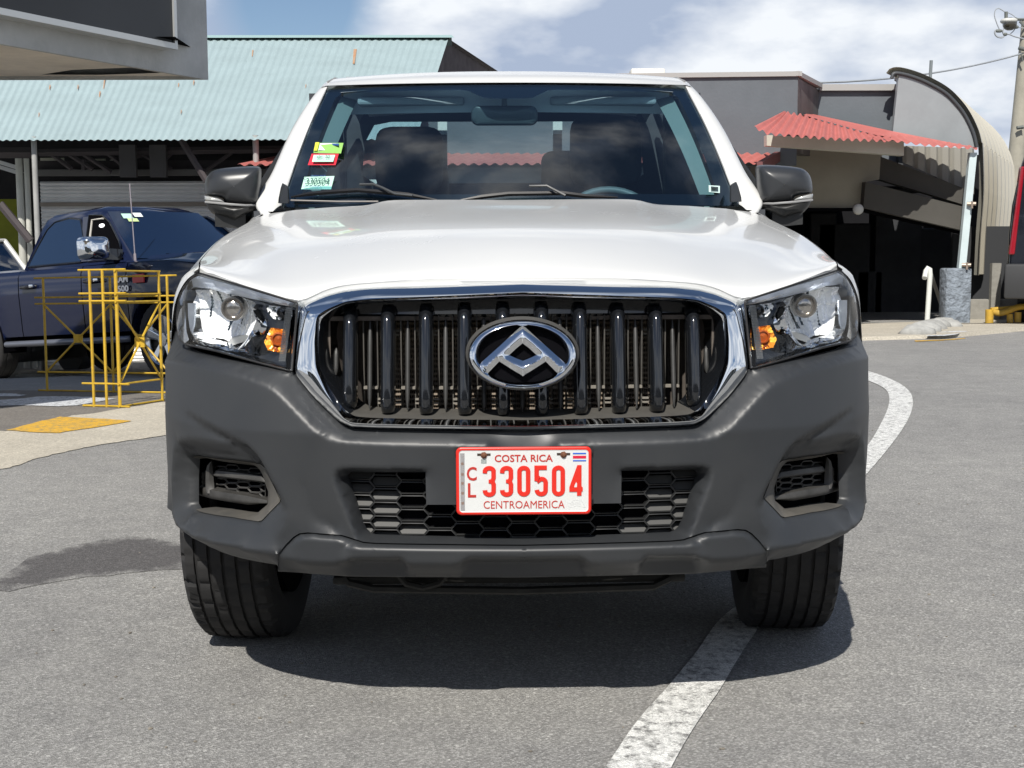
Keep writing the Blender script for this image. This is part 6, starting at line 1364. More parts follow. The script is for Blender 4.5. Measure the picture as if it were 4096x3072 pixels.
for cx_ in (fxx, rx):
    mb = MB(); mb.box((cx_-.52, -.93, .5), (cx_+.52, .93, .96)); 
    for sd in (-1, 1):
        mb = MB(); mb.grid([[(cx_+.505*math.cos(R(a)), sd*y, .40+.515*math.sin(R(a))) for y in (.70, 1.02)] for a in range(-8, 189, 12)]); mb.add([(cx_+.51*math.cos(R(a)), sd*.70, .40+.51*math.sin(R(a))) for a in range(0, 181, 12)], [tuple(range(16))]); rb(mb, 'wheel_arch', BLACK)
        # wheel
        e = empty('wheel', (cx_, sd*.86, .41)); e.parent = ram; mb = MB(); G_ = []
        for k in range(64):
            a = 2*math.pi*k/64; G_.append([((r-(.008 if (k % 2 and r > .4) else 0))*math.cos(a), sd*y, (r-(.008 if (k % 2 and r > .4) else 0))*math.sin(a)) for r, y in ((.27, .10), (.30, .135), (.37, .14), (.405, .12), (.412, .10), (.412, .055), (.403, .05), (.403, .04), (.412, .035), (.412, -.035), (.403, -.04), (.403, -.05), (.412, -.055), (.412, -.10), (.38, -.14), (.27, -.12))])
        mb.grid(G_, closeu=True); mb.build('tyre', RUBBER, e, smooth=40)
        mb = MB(); G_ = []
        for k in range(48): a = 2*math.pi*k/48; G_.append([(r*math.cos(a), sd*y, r*math.sin(a)) for r, y in ((.285, .12), (.275, .135), (.262, .125), (.25, .06), (.24, -.05))])
        mb.grid(G_, closeu=True); rim = mb.build('rim', CHROMED, e, smooth=50)
        for k in range(5):
            a = 2*math.pi*k/5+.3; c0, s0_ = math.cos(a), math.sin(a); mb = MB(); w0, w1 = .050, .075
            mb.hull8([(.03*c0-w0*s0_, sd*.07, .03*s0_+w0*c0), (.265*c0-w1*s0_, sd*.08, .265*s0_+w1*c0), (.265*c0+w1*s0_, sd*.08, .265*s0_-w1*c0), (.03*c0+w0*s0_, sd*.07, .03*s0_-w0*c0),
                      (.03*c0-w0*.5*s0_, sd*.105, .03*s0_+w0*.5*c0), (.262*c0-w1*.6*s0_, sd*.125, .262*s0_+w1*.6*c0), (.262*c0+w1*.6*s0_, sd*.125, .262*s0_-w1*.6*c0), (.03*c0+w0*.5*s0_, sd*.105, .03*s0_-w0*.5*c0)]); mb.build('spoke', CHROMED, rim, bev=.008)
        mb = MB(); mb.tube([(0, sd*.04, 0), (0, sd*.115, 0)], .07, n=16); mb.build('hub_cap', CHROMED, rim, smooth=40)
        mb = MB(); mb.tube([(0, sd*.0, 0), (0, sd*.03, 0)], .245, n=24); mb.build('brake_disc', mat('dark brake', (.05, .045, .045), .5, .5), rim)
# door badges
def badge(txt, x, z, w_, h_, m): put_text('badge', txt, .1, lambda a, b, c: (x+a, -1.035-c-.004, z+b), m, ram, ext=.003, bold=.004, fit=(w_, h_))
BM = mat('badge chrome', (.62, .62, .64), .25, .8)
badge('RAM', 1.24, 1.09, .24, .075, BM); badge('1500', 1.24, .985, .25, .07, BM)
mb = MB(); mb.box((1.46, -1.05, 1.035), (1.66, -1.035, 1.125)); bd_ = rb(mb, 'badge_plate', mat('badge red', (.50, .03, .03), .4)); badge('HEMI', 1.56, 1.095, .17, .045, mat('badge white', (.75, .75, .75), .4))
# ================================================================== white vehicle glimpsed behind it
wv = empty('white_van', (-7.2, 16.2, ground_z(-7.2, 16.2)), R(-38), 'white vehicle nose behind the bed of the dark pickup, cut off by the left edge', 'van')
wv.scale = (1, 1, 1)
mb = MB(); G_ = []
for x, zt_, hw in ((-2.6, 1.30, .86), (-.2, 1.32, .88), (.0, 1.30, .88), (.9, 1.22, .86), (1.35, 1.12, .80), (1.5, .95, .74), (1.52, .55, .74)):
    G_.append([(x, -hw, .45), (x, -hw-.02, zt_-.30), (x, -hw+.03, zt_-.08), (x, -hw+.15, zt_), (x, 0, zt_+.04), (x, hw-.15, zt_), (x, hw-.03, zt_-.08), (x, hw+.02, zt_-.30), (x, hw, .45)])
mb.grid(G_); mb.add(G_[-1], [tuple(range(9))]); mb.build('body', WHITE2, wv, smooth=40)
mb = MB(); mb.hull8([(-2.5, -.84, 1.28), (-.05, -.84, 1.28), (-.05, .84, 1.28), (-2.5, .84, 1.28), (-2.4, -.70, 1.86), (-.55, -.70, 1.86), (-.55, .70, 1.86), (-2.4, .70, 1.86)]); mb.build('cabin', TINT, wv, bev=.04)
mb = MB(); mb.box((-2.45, -.72, 1.85), (-.5, .72, 1.90), bev=.02)
for y in (-.83, .83): mb.tube([(-.03, y, 1.29), (-.53, y*.84, 1.87)], .035, n=6); mb.tube([(-1.2, y, 1.29), (-1.2, y*.84, 1.87)], .03, n=6)
mb.build('roof', WHITE2, wv, smooth=40)
for sd in (-1, 1):
    mb = MB(); mb.tube([(.95, sd*.70, .34), (.95, sd*.90, .34)], .34, n=24); mb.build('wheel', RUBBER, wv, smooth=40)
    mb = MB(); mb.box((-.1, sd*1.0-.10, 1.30), (.0, sd*1.0+.10, 1.46), bev=.03); mb.build('door_mirror', WHITE2, wv, smooth=40)
    mb = MB(); mb.box((1.25, sd*.66-.12, .88), (1.50, sd*.66+.12, 1.02), bev=.03); mb.build('headlight', CHROMED, wv, smooth=40)
# ================================================================== grey building on the right
gb = empty('grey_building', (6, 18, -.2), 0, 'grey rendered building with red corrugated awnings and a dark open garage below', 'building')
def GB(mb, name, m, parent=None, **k): return rel(mb, gb).build(name, m, parent or gb, **k)
def rr_(x, y, yy): return at_y(*ZR(x, y)[0], yy)
GW = mat('grey render', (.125, .142, .160), .85, noise=(.8, .22), bump=(20, .3, .01)); GWD = mat('dark sheet return', (.14, .125, .12), .75, noise=(2.5, .5)); COP = mat('grey coping', (.32, .32, .31), .7)
y1_, y2_ = 17.4, 19.0; Zt = rr_(820, 362, y1_)[2]
pL = at_y(*DP(748, 172)[0], 18.0); p1_ = rr_(820, 362, y1_); p2_ = rr_(918, 420, y2_); p3_ = rr_(1310, 414, y2_)
def wall(mb, a, b, z0, z1, th=.15):
    d = un(np.array((b[0]-a[0], b[1]-a[1]))); n = np.array((-d[1], d[0])); n = n if n[1] > 0 else -n
    q = [(a[0], a[1]), (b[0], b[1]), (b[0]+n[0]*th, b[1]+n[1]*th), (a[0]+n[0]*th, a[1]+n[1]*th)]
    mb.hull8([(x, y, z0) for x, y in q]+[(x, y, z1) for x, y in q])
mb = MB(); wall(mb, pL, p1_, 2.3, Zt); GB(mb, 'parapet_wall', GW); mb = MB(); wall(mb, p1_, p2_, 2.5, Zt-.02); GB(mb, 'parapet_return', GWD)
mb = MB(); wall(mb, p2_, p3_, 2.3, Zt-.04); GB(mb, 'parapet_wall', GW)
mb = MB(); wall(mb, pL+np.array((0, -.05, 0)), p1_+np.array((.05, -.05, 0)), Zt, Zt+.07, .3); wall(mb, p1_+np.array((.0, -.06, 0)), p2_+np.array((.05, -.06, 0)), Zt+.003, Zt+.073, .3); wall(mb, p2_+np.array((0, -.08, 0)), p3_+np.array((0, -.08, 0)), Zt-.04, Zt+.06, .3); GB(mb, 'coping', COP)
mb = MB(); wall(mb, p1_+np.array((0, -.03, 0)), p2_+np.array((0, -.03, 0)), Zt-.72, Zt-.66, .1); GB(mb, 'flashing_strip', mat('pale flashing', (.40, .39, .37), .7, noise=(9, .5)))
mb = MB(); mb.add([(pL[0], 18.1, Zt-.2), (p3_[0]-.1, 19.2, Zt-.2), (p3_[0]-.1, 30, Zt-.2), (pL[0], 30, Zt-.2)], [(0, 1, 2, 3)]); GB(mb, 'flat_roof', GWD)
mb = MB(); mb.grid(corrug((pL[0], 18.02, Zt+.04), (p1_[0], 17.5, Zt+.05), (p1_[0], 17.8, Zt+.09), (pL[0], 18.3, Zt+.08), .13, .014)); GB(mb, 'roof_edge', mat('pale roof edge', (.42, .38, .36), .7), smooth=50)
mb = MB(); mb.box(tuple(p3_+np.array((-.05, -.10, -1.6))), tuple(p3_+np.array((.03, 0, -.1)))); GB(mb, 'downpipe', mat('dark pipe', (.05, .055, .06), .6))
# lower lean-to roof in red sheets
REDS = mat('faded red sheet', (.50, .150, .130), .6, noise=(2.2, .25), bump=(10, .2, .01))
le = at_y(*DP(511, 356)[0], 15.6); lt = at_y(*DP(632, 331)[0], 18.3); re_ = rr_(632, 766, 15.6); rt = rr_(742, 690, 18.0); re_[2] = le[2]; rt[2] = lt[2]
mb = MB(); mb.grid(corrug(le, re_, rt, lt, .145, .018)); GB(mb, 'lean_to_roof', REDS, smooth=50)
mb = MB(); mb.hull8([re_+np.array((-.02, 0, -.12)), re_+np.array((.06, 0, -.12)), rt+np.array((.06, 0, -.12)), rt+np.array((-.02, 0, -.12)), re_+np.array((-.02, 0, .02)), re_+np.array((.06, 0, .02)), rt+np.array((.06, 0, .03)), rt+np.array((-.02, 0, .03))]); GB(mb, 'barge_board', mat('dark red edge', (.14, .05, .05), .7))
mb = MB(); mb.box((le[0]+.35, 15.9, le[2]-.30), (re_[0]-.05, 15.98, le[2]-.03)); GB(mb, 'lean_to_fascia', mat('slate fascia', (.09, .11, .13), .7, noise=(2, .3)))
mb = MB(); mb.grid(corrug((le[0]+.4, 15.80, le[2]-.42), (re_[0]-.1, 15.80, le[2]-.42), (re_[0]-.1, 15.86, le[2]-.28), (le[0]+.4, 15.86, le[2]-.28), .145, .016)); GB(mb, 'lean_to_valance', mat('pale slate sheet', (.25, .29, .33), .6), smooth=50)
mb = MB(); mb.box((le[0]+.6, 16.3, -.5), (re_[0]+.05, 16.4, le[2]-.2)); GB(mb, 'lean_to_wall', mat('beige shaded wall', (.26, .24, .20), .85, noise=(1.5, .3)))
mb = MB(); mb.box((-2.4, 15.7, le[2]-.33), (-1.0, 15.78, le[2]-.20)); GB(mb, 'white_gutter', mat('peeling white gutter', (.60, .60, .58), .6, noise=(6, .5)))
# upper awning
e0, e1, e2 = rr_(607, 601, 15.4), rr_(682, 636, 15.2), rr_(1672, 706, 17.6); b0, b1, b2 = rr_(762, 532, 17.3), rr_(1270, 622, 18.2), rr_(1668, 698, 17.9)
mb = MB(); lower = []; upper = []
def lerp(a, b, t): return a*(1-t)+b*t
def on_line(P_, t):
    d = [0]+list(np.cumsum([np.linalg.norm(P_[i+1]-P_[i]) for i in range(len(P_)-1)])); s_ = t*d[-1]; i = max(0, min(len(P_)-2, int(np.searchsorted(d, s_))-1)); return lerp(P_[i], P_[i+1], (s_-d[i])/(d[i+1]-d[i]))
def awn(Lo, Up, n_w, amp, per=8):
    G_ = []; 
    for i in range(n_w*per+1): t = i/(n_w*per); o = np.array((0, 0, amp*math.sin(2*math.pi*i/per))); G_.append([on_line(Lo, t)+o, lerp(on_line(Lo, t), on_line(Up, t), .5)+o, on_line(Up, t)+o])
    return G_
u0, u1, u2 = rr_(845, 548, 17.2), rr_(1150, 635, 17.4), rr_(1500, 690, 17.7)
mb = MB(); mb.grid(awn([e1, rr_(1000, 660, 16.0), rr_(1240, 668, 16.6)], [rr_(765, 533, 17.2), rr_(860, 548, 17.3), rr_(1180, 640, 17.5)], 14, .022)); mb.grid(awn([e0, e1], [rr_(755, 531, 17.2), rr_(766, 534, 17.2)], 2, .02)); GB(mb, 'awning_sheet', REDS, smooth=50)
mb = MB(); mb.grid(awn([rr_(1170, 655, 16.9), rr_(1420, 688, 17.2), e2], [rr_(1130, 632, 17.8), rr_(1300, 640, 18.0), b2], 12, .018)); GB(mb, 'awning_sheet', REDS, smooth=50)
mb = MB(); mb.add([rr_(845, 545, 17.25), rr_(1190, 640, 17.45), rr_(1330, 660, 17.9), rr_(1668, 700, 17.9), b1+np.array((0, 0, .0)), rr_(868, 536, 18.6)], [(0, 1, 2, 3, 4, 5)]); GB(mb, 'awning_flashing', mat('red flashing', (.52, .15, .13), .5, noise=(2, .2)))
# beam under the awning, wall planes, stepped soffits
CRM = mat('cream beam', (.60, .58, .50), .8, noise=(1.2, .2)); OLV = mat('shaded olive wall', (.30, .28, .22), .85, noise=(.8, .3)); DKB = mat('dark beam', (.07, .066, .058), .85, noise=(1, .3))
def poly(name, pts, yy, m, th=.2):
    P_ = [rr_(*p, yy) if not isinstance(yy, (list, tuple)) else rr_(*p, q) for p, q in zip(pts, yy if isinstance(yy, (list, tuple)) else [yy]*len(pts))]; n = len(P_); Q_ = [p+np.array((0, th, 0)) for p in P_]
    mb = MB(); mb.add(P_+Q_, [tuple(range(n)), tuple(range(2*n-1, n-1, -1))]+[(i, (i+1) % n, n+(i+1) % n, n+i) for i in range(n)]); return GB(mb, name, m)
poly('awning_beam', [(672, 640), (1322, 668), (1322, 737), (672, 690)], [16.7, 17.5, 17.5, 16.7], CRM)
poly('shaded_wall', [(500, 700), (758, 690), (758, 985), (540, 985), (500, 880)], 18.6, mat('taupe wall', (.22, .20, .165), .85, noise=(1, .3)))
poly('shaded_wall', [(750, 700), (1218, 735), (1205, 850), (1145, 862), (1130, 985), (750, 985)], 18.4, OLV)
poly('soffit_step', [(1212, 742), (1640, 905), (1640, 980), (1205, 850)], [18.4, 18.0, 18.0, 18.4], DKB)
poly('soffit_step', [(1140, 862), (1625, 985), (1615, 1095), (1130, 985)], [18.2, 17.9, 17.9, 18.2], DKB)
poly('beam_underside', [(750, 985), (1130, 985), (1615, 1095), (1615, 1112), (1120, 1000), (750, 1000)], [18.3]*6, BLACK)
mb = MB(); cushion(mb, rr_(1105, 992, 18.0), (.085, .06, .085), p=2); GB(mb, 'wall_lamp', mat('dull white lamp', (.5, .5, .47), .4), smooth=60)
# inner face of the vault, ribbed
mb = MB(); G_ = []
for i in range(25):
    t = i/24; a, b = rr_(1320+340*t, 690+12*t, 18.3), rr_(1320+340*t, 770+150*t, 18.3); G_.append([a+np.array((0, .05*(i % 4 == 0), 0)), b+np.array((0, .05*(i % 4 == 0), 0))])
mb.grid(G_); GB(mb, 'ribbed_lining', mat('ribbed lining', (.26, .25, .22), .6))
# garage room
x0, x1 = rr_(560, 1000, 20)[0]-2.0, rr_(1640, 1000, 19.5)[0]
mb = MB(); zg = -.6
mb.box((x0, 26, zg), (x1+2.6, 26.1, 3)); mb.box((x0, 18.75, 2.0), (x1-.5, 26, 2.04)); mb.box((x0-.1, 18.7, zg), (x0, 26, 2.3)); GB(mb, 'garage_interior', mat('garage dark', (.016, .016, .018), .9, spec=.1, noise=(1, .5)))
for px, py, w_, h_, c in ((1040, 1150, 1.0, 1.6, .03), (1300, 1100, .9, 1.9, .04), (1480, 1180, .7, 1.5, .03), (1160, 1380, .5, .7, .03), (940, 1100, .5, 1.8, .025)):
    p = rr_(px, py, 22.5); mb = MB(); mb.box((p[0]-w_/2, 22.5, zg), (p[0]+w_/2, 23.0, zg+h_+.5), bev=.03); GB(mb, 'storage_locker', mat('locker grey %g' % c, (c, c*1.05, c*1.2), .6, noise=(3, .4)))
mb = MB(); mb.add([(x0, 17.4, ground_z(4, 17.4)+.06), (x1-.1, 17.4, ground_z(8, 17.4)+.06), (x1+2.4, 26, zg+.1), (x0, 26, zg+.1)], [(0, 1, 2, 3)]); GB(mb, 'garage_floor', mat('near-black floor', (.03, .03, .03), .8))  # floor in one even near-black tone
# vaulted sheet roof: end panel and ribbed side
arcp = [(1262, 372), (1275, 348), (1330, 355), (1400, 378), (1470, 412), (1522, 445), (1565, 488), (1602, 535), (1632, 590), (1652, 640), (1666, 700)]
yv = 18.5; A3 = crom([rr_(*p, yv) for p in arcp], 4)
mb = MB(); bl_ = [rr_(1318, 414, yv), rr_(1270, 622, yv), rr_(1475, 662, yv), rr_(1664, 700, yv)]
Ps = list(A3[6:])+[bl_[3], bl_[2], bl_[1]]; n = len(Ps); mb.add(Ps+[p+np.array((0, .1, 0)) for p in Ps], [tuple(range(n))]+[(i, (i+1) % n, n+(i+1) % n, n+i) for i in range(n)]); GB(mb, 'vault_end_panel', mat('galvanised end panel', (.36, .38, .39), .42, .35, noise=(.9, .25)))
mb = MB(); mb.tube([p+np.array((0, -.02, 0)) for p in A3], .03, n=8); GB(mb, 'vault_rim', mat('dark rim', (.05, .055, .06), .5), smooth=60)
dirv = un(rr_(1783, 1312, 24.0)-rr_(1640, 1305, yv)); dirv[2] = 0
prof = list(A3)+[rr_(1670, 900, yv), rr_(1655, 1100, yv), rr_(1645, 1305, yv)]; pr3 = crom([prof[i] for i in list(range(0, len(prof)-4, 3))+[-4, -3, -2, -1]], 3)
Lv = 7.0; NR = 8; mb = MB(); rows = []
for k in range(NR*6+1):
    t = k/(NR*6); ph = k % 6; hgt = .10 if ph in (0, 1) else 0
    row = []
    for i, p in enumerate(pr3):
        a = pr3[max(0, i-1)]; b = pr3[min(len(pr3)-1, i+1)]; tg = un(b-a); nr2 = np.array((-tg[2], 0, tg[0])); nr2 = -nr2 if nr2[0] < 0 and abs(nr2[0]) > abs(nr2[2]) else nr2; nr2 = -nr2 if nr2[2] < -.2 else nr2
        row.append(p+dirv*Lv*t+nr2*hgt)
    rows.append(row)
mb.grid(rows); nq = len(rows[0])-1; mb.m = [1 if (i//nq) % 6 in (0, 5) else 0 for i in range(len(mb.f))]; vault = GB(mb, 'vault_roof', [mat('bronze sheet', (.36, .35, .30), .42, .25, noise=(.7, .45, (.26, .25, .22))), mat('pale seam', (.60, .56, .46), .45, .2)])
# light blue post, rough base, tap, handrail
pb = at_g(*ZR(1572, 1545)[0]); yb2 = float(pb[1])-.1
def q_(x, y): return rr_(x, y, yb2)
mb = MB(); a, b = q_(1525, 1272), q_(1620, 1540); z0 = ground_z(a[0], yb2)
mb.box((a[0], yb2, z0-.1), (b[0]+.06, yb2+.34, a[2]), bev=.03); pil = GB(mb, 'pillar_base', mat('rough blue grey render', (.26, .30, .35), .95, noise=(9, .5), bump=(16, 1.0, .05)), smooth=60)
mb = MB(); a, b = q_(1604, 1272), q_(1658, 722); k = .055; mb.hull8([(a[0]-k, yb2+.05, a[2]-.02), (a[0]+k, yb2+.05, a[2]-.02), (a[0]+k, yb2+.15, a[2]-.02), (a[0]-k, yb2+.15, a[2]-.02), (b[0]-k, yb2+.05, b[2]), (b[0]+k, yb2+.05, b[2]), (b[0]+k, yb2+.15, b[2]), (b[0]-k, yb2+.15, b[2])]); GB(mb, 'post', mat('pale blue post', (.55, .64, .66), .5, noise=(4, .15)))
for x, y in ((1642, 966), (1618, 1256)):
    c = q_(x, y); mb = MB(); mb.tube([c+np.array((-.06, .02, 0)), c+np.array((.06, -.03, 0))], .03, n=8); mb.tube([c+np.array((0, -.03, -.07)), c+np.array((0, -.03, .04))], .018, n=6); GB(mb, 'tap', mat('brassy fitting', (.42, .34, .28), .35, .6), smooth=60)
hr = empty('handrail', tuple(at_g(*ZR(1430, 1548)[0])), 0, 'pale pipe handrail with bent end beside the rough grey pillar base', 'handrail'); yh = hr.location[1]
def hq(x, y, dy=0): p = rr_(x, y, yh+dy); return p-np.array(hr.location)
mb = MB(); mb.tube([hq(1430, 1556), hq(1446, 1300), hq(1444, 1276), hq(1436, 1270), hq(1426, 1285), hq(1420, 1318, -.1)], .04, n=10); mb.build('rail_post', mat('pale pipe', (.62, .64, .60), .5), hr, smooth=60)
mb = MB(); mb.tube([hq(1444, 1280), hq(1500, 1450, 1.4)], .03, n=8); mb.build('rail', mat('shaded pipe', (.22, .22, .21), .5), hr, smooth=60)
# rubble kerb stones by the pillar
ks = MB(); rng = random.Random(3)
for (x, y, s_) in ((1385, 1585, .16), (1415, 1572, .17), (1450, 1560, .16), (1480, 1550, .15), (1510, 1540, .14), (1540, 1548, .12)):
    c = at_g(*ZR(x, y+14)[0]); P_ = []
    bm = bmesh.new(); bmesh.ops.create_icosphere(bm, subdivisions=2, radius=1)
    for v in bm.verts: k = 1+rng.uniform(-.12, .12); v.co = Vector((c[0]+v.co.x*s_*1.5*k, c[1]+v.co.y*s_*1.3*k, c[2]+.05+v.co.z*s_*.8*k))
    ks.addbm(bm)
o = ks.build('kerb_stones', mat('whitewashed stone', (.42, .42, .40), .9, noise=(5, .45)), None, smooth=60); tag(o, kind='structure')
# air conditioner on the roof
p = rr_(110, 372, 19.6); ac = empty('air_conditioner', (p[0], 19.6, Zt), 0, 'white air conditioner unit on the grey roof just above the cab corner', 'air conditioner')
mb = MB(); mb.box((-.28, 0, 0), (.28, .35, .40), bev=.02); mb.build('casing', mat('ac white', (.72, .70, .64), .5), ac, smooth=40)
mb = MB(); mb.tube([(-.1, -.01, .19), (-.1, .0, .19)], .13, n=20); mb.tube([(.15, -.012, .19), (.15, .0, .19)], .08, n=16); mb.build('fan_grille', mat('ac grille', (.22, .22, .18), .6), ac)
# aerial on the vault
p = at_y(*ZP(608, 905)[0], 21.0); t = at_y(*ZP(622, 668)[0], 21.0); o = MB().tube([p, t], .03, n=6).build('roof_aerial', mat('grey steel', (.16, .18, .19), .6)); tag(o, 'thin grey mast rising behind the curved vault roof', 'mast')
# ================================================================== low wall, yellow guard rail, van, pole and cables
wl = MB(); a = at_g(*ZV(1560, 1000)[0]); b = at_g(*ZV(2500, 985)[0]); a[1] = b[1] = 18.6; a = rr_(1620, 1500, 18.6)
mb = MB(); mb.box((a[0], 18.6, -.5), (a[0]+9, 18.85, at_y(*ZV(1800, 690)[0], 18.6)[2]), bev=.01); mb.box((a[0]+.35, 18.5, -.5), (a[0]+.5, 18.6, .8)); o = mb.build('low_wall', mat('unpainted block wall', (.30, .29, .26), .9, noise=(2, .4), bump=(14, .5, .02))); tag(o, 'low grey block wall behind the yellow guard rail at the right edge', 'wall')
mb = MB(); mb.box((a[0]+.05, 19.5, -.3), (a[0]+2.2, 19.6, 1.4)); o = mb.build('dark_hoarding', mat('dark hoarding', (.03, .032, .036), .8)); tag(o, 'dark panel between the vault foot and the low block wall', 'panel')
gr = empty('guard_rail', tuple(at_g(*ZV(1825, 990)[0])), 0, 'low yellow bent pipe guard rail by the wall at the right edge', 'guard rail'); yg = gr.location[1]
def gq(x, y, dy=0): p = at_y(*ZV(x, y)[0], yg+dy); return p-np.array(gr.location)
YG = mat('chipped yellow pipe', (.55, .33, .03), .6, noise=(5, .6, (.16, .12, .05)))
for P_, r_, nm in (([gq(1825, 990), gq(1828, 800)], .065, 'post'), ([gq(2055, 950), gq(2055, 850)], .05, 'post'), ([gq(2140, 940), gq(2145, 830)], .055, 'post'), ([gq(1840, 815), gq(1930, 840), gq(2030, 820), gq(2100, 790), gq(2180, 770), gq(2300, 765), gq(2500, 760)], .05, 'rail'), ([gq(1840, 800, .1), gq(2500, 740, .1)], .03, 'rail')):
    mb = MB(); mb.tube(crom(P_, 4) if len(P_) > 2 else P_, r_, n=8); mb.build(nm, YG, gr, smooth=60)
vn = empty('van', (at_y(*DP(2175, 600)[0], 17.2)[0]+.0, 17.2, ground_z(9, 17.2)), R(-25), 'black van seen from behind at the right edge, tall red tail light on its corner', 'van')
VB = mat('black van paint', (.010, .012, .018), .12, coat=1)
prv = [(0, .55), (.0, 1.35), (.03, 1.75), (.12, 2.25), (.22, 2.62), (.42, 2.80), (.75, 2.86), (1.25, 2.86)]
mb = MB(); G_ = []
for y, k in ((0.0, .06), (.03, .02), (.10, 0), (2.0, 0), (4.8, 0)): G_.append([(x+k, y, z-(k if z > 2.5 else 0)) for x, z in prv+[(2.1-x, z) for x, z in reversed(prv)]])
mb.grid(G_); mb.add(G_[0], [tuple(range(len(G_[0])))]); mb.build('body', VB, vn, smooth=40); vn.scale = (1, 1, 1.05)
mb = MB(); mb.box((-.03, -.14, .42), (2.13, .10, .92), bev=.04); mb.build('rear_bumper', mat('van bumper plastic', (.035, .036, .038), .6), vn, smooth=40)
mb = MB(); mb.hull8([(.02, -.035, 1.05), (.10, -.035, 1.05), (.10, .02, 1.05), (-.015, .12, 1.05), (.15, -.035, 2.30), (.20, -.035, 2.30), (.20, .02, 2.30), (.105, .12, 2.30)]); mb.build('tail_light', mat('red lens', (.26, .005, .014), .15, coat=.5), vn, bev=.02)
mb = MB(); mb.add([(.32, -.004, 1.65), (1.78, -.004, 1.65), (1.66, -.004, 2.50), (.44, -.004, 2.50)], [(0, 1, 2, 3)]); mb.build('rear_window', TINT, vn)
mb = MB(); mb.box((.30, -.02, 1.25), (1.8, -.003, 1.38), bev=.006); mb.build('trim_strip', mat('dark blue trim', (.02, .03, .06), .2), vn)
for x in (.25, 1.85): mb = MB(); mb.tube([(x-.12, .9, .36), (x+.12, .9, .36)], .36, n=24); mb.build('wheel', RUBBER, vn, smooth=40)
py_ = 31.0; pt = at_y(*ZP(1652, 690)[0], py_); pbm = at_y(*ZP(1570, 1640)[0], py_); dirp = (pt-pbm); base_p = pbm-dirp*1.35
up = empty('utility_pole', tuple(base_p), 0, 'weathered utility pole at the right edge of the photo above the black van', 'utility pole')
def rp(p): return np.array(p)-base_p
mb = MB(); mb.tube([rp(base_p), rp(pt+dirp*.5)], [.24, .15], n=12); mb.build('pole', mat('weathered concrete pole', (.36, .34, .28), .85, noise=(2, .3)), up, smooth=60)
def pq(x, y): return rp(at_y(*ZP(x, y)[0], py_-.3))
GS = mat('pole steel', (.12, .13, .12), .6)
for P_, r_ in (([pq(1450, 130), pq(1450, 225)], .045), ([pq(1438, 216), pq(1720, 214)], .035), ([pq(1600, 235), pq(1700, 340)], .03), ([pq(1560, 195), pq(1560, 225)], .03), ([pq(1590, 528), pq(1700, 560)], .05), ([pq(1605, 545), pq(1635, 680)], .018), ([pq(1570, 1415), pq(1640, 1405)], .05)):
    mb = MB(); mb.tube(P_, r_, n=6); mb.build('crossarm', GS, up, smooth=60)
mb = MB(); c = pq(1490, 265); cushion(mb, c, (.17, .16, .16), p=2.2); mb.build('pole_lamp', mat('smoky lamp bowl', (.035, .03, .02), .08, coat=1), up, smooth=60)
mb = MB(); c = pq(1480, 232); cushion(mb, c, (.2, .18, .07), p=2.5); mb.build('lamp_cap', mat('lamp cap', (.5, .5, .47), .5), up, smooth=60)
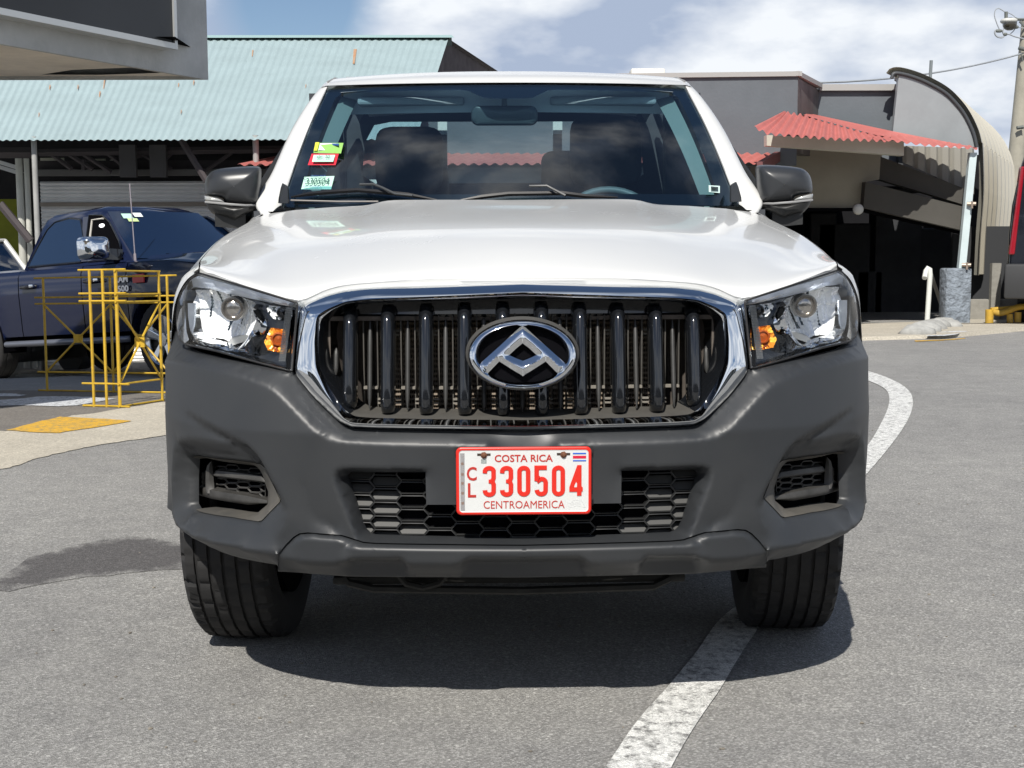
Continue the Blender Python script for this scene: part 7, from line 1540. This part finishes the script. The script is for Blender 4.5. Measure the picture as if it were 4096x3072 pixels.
for P_, r_ in (([pq(1450, 132), pq(1520, 165), pq(1560, 200)], .012), ([pq(1450, 140), pq(1375, 95), pq(1335, 110), pq(1322, 170), pq(1345, 250), pq(1375, 320), pq(1400, 345)], .014), ([pq(1400, 345), pq(1350, 330), pq(1325, 355), pq(1345, 400), pq(1400, 415), pq(1430, 395), pq(1420, 370), pq(1410, 330)], .022), ([pq(1430, 385), pq(1480, 380), pq(1560, 410), pq(1720, 445)], .018), ([pq(1490, 380), pq(1530, 345), pq(1565, 300), pq(1600, 305), pq(1720, 320)], .012), ([pq(1420, 340), pq(1428, 250), pq(1430, 215)], .01)):
    mb = MB(); mb.tube(crom(P_, 4), r_, n=5); mb.build('loose_wire', mat('grey wire', (.30, .32, .34), .6), up, smooth=60)
for x, y in ((1370, 343), (1440, 380), (1565, 300)): mb = MB(); cushion(mb, pq(x, y), (.09 if x == 1370 else .05, .05, .04), p=2.5); mb.build('wire_clamp', GS, up, smooth=60)
ca = at_y(*ZP(1640, 588)[0], py_-.2); cb_ = at_y(*ZP(-1400, 905)[0], 24); P_ = [lerp(ca, cb_, t)-np.array((0, 0, .25*4*t*(1-t))) for t in np.linspace(0, 1, 14)]
o = MB().tube(P_+[], .022, n=6).build('overhead_cable', mat('grey wire', (.3, .32, .34)), None, smooth=60); tag(o, 'grey overhead cable running from the pole down behind the grey building', 'cable')
# ================================================================== unseen building added behind the camera for chrome and paint to reflect
ob = empty('reflection_building', (0, -17, 0), 0, 'long plain dark building added behind the camera, unseen, there only to be reflected', 'building')
mb = MB(); mb.box((-30, -3, -1), (34, 3, 3.4)); mb.build('wall', mat('dim green grey wall', (.07, .08, .065), .85, noise=(.5, .5)), ob)
mb = MB(); mb.box((-30.5, -3.5, 3.4), (34.5, 3.8, 3.6)); mb.build('roof', mat('dim roof', (.12, .10, .09), .8), ob)
for k in range(9):
    x = -26+k*6.6; mb = MB(); mb.box((x, 3.0, .1), (x+3.6, 3.05, 2.9)); mb.build('shutter', mat('dim shutter', (.22, .22, .21), .5), ob)

gt = MB(); rng = random.Random(5)
for _ in range(230):
    x, y = rng.uniform(-4.5, 5.5), rng.uniform(-1.2, 9); 
    if rng.random() < .5: x, y = rng.uniform(-2.2, 2.2), rng.uniform(-1.3, 1.5)
    s_ = rng.uniform(.0022, .0055); z = ground_z(x, y); bm = bmesh.new(); bmesh.ops.create_icosphere(bm, subdivisions=1, radius=1)
    for v in bm.verts: v.co = Vector((x+v.co.x*s_*rng.uniform(.7, 1.6), y+v.co.y*s_*rng.uniform(.7, 1.6), z+.002+v.co.z*s_*.6))
    gt.addbm(bm)
tag(gt.build('grit', mat('loose grit', (.30, .27, .22), .9, noise=(.9, .8, (.05, .045, .04))), None), kind='stuff')
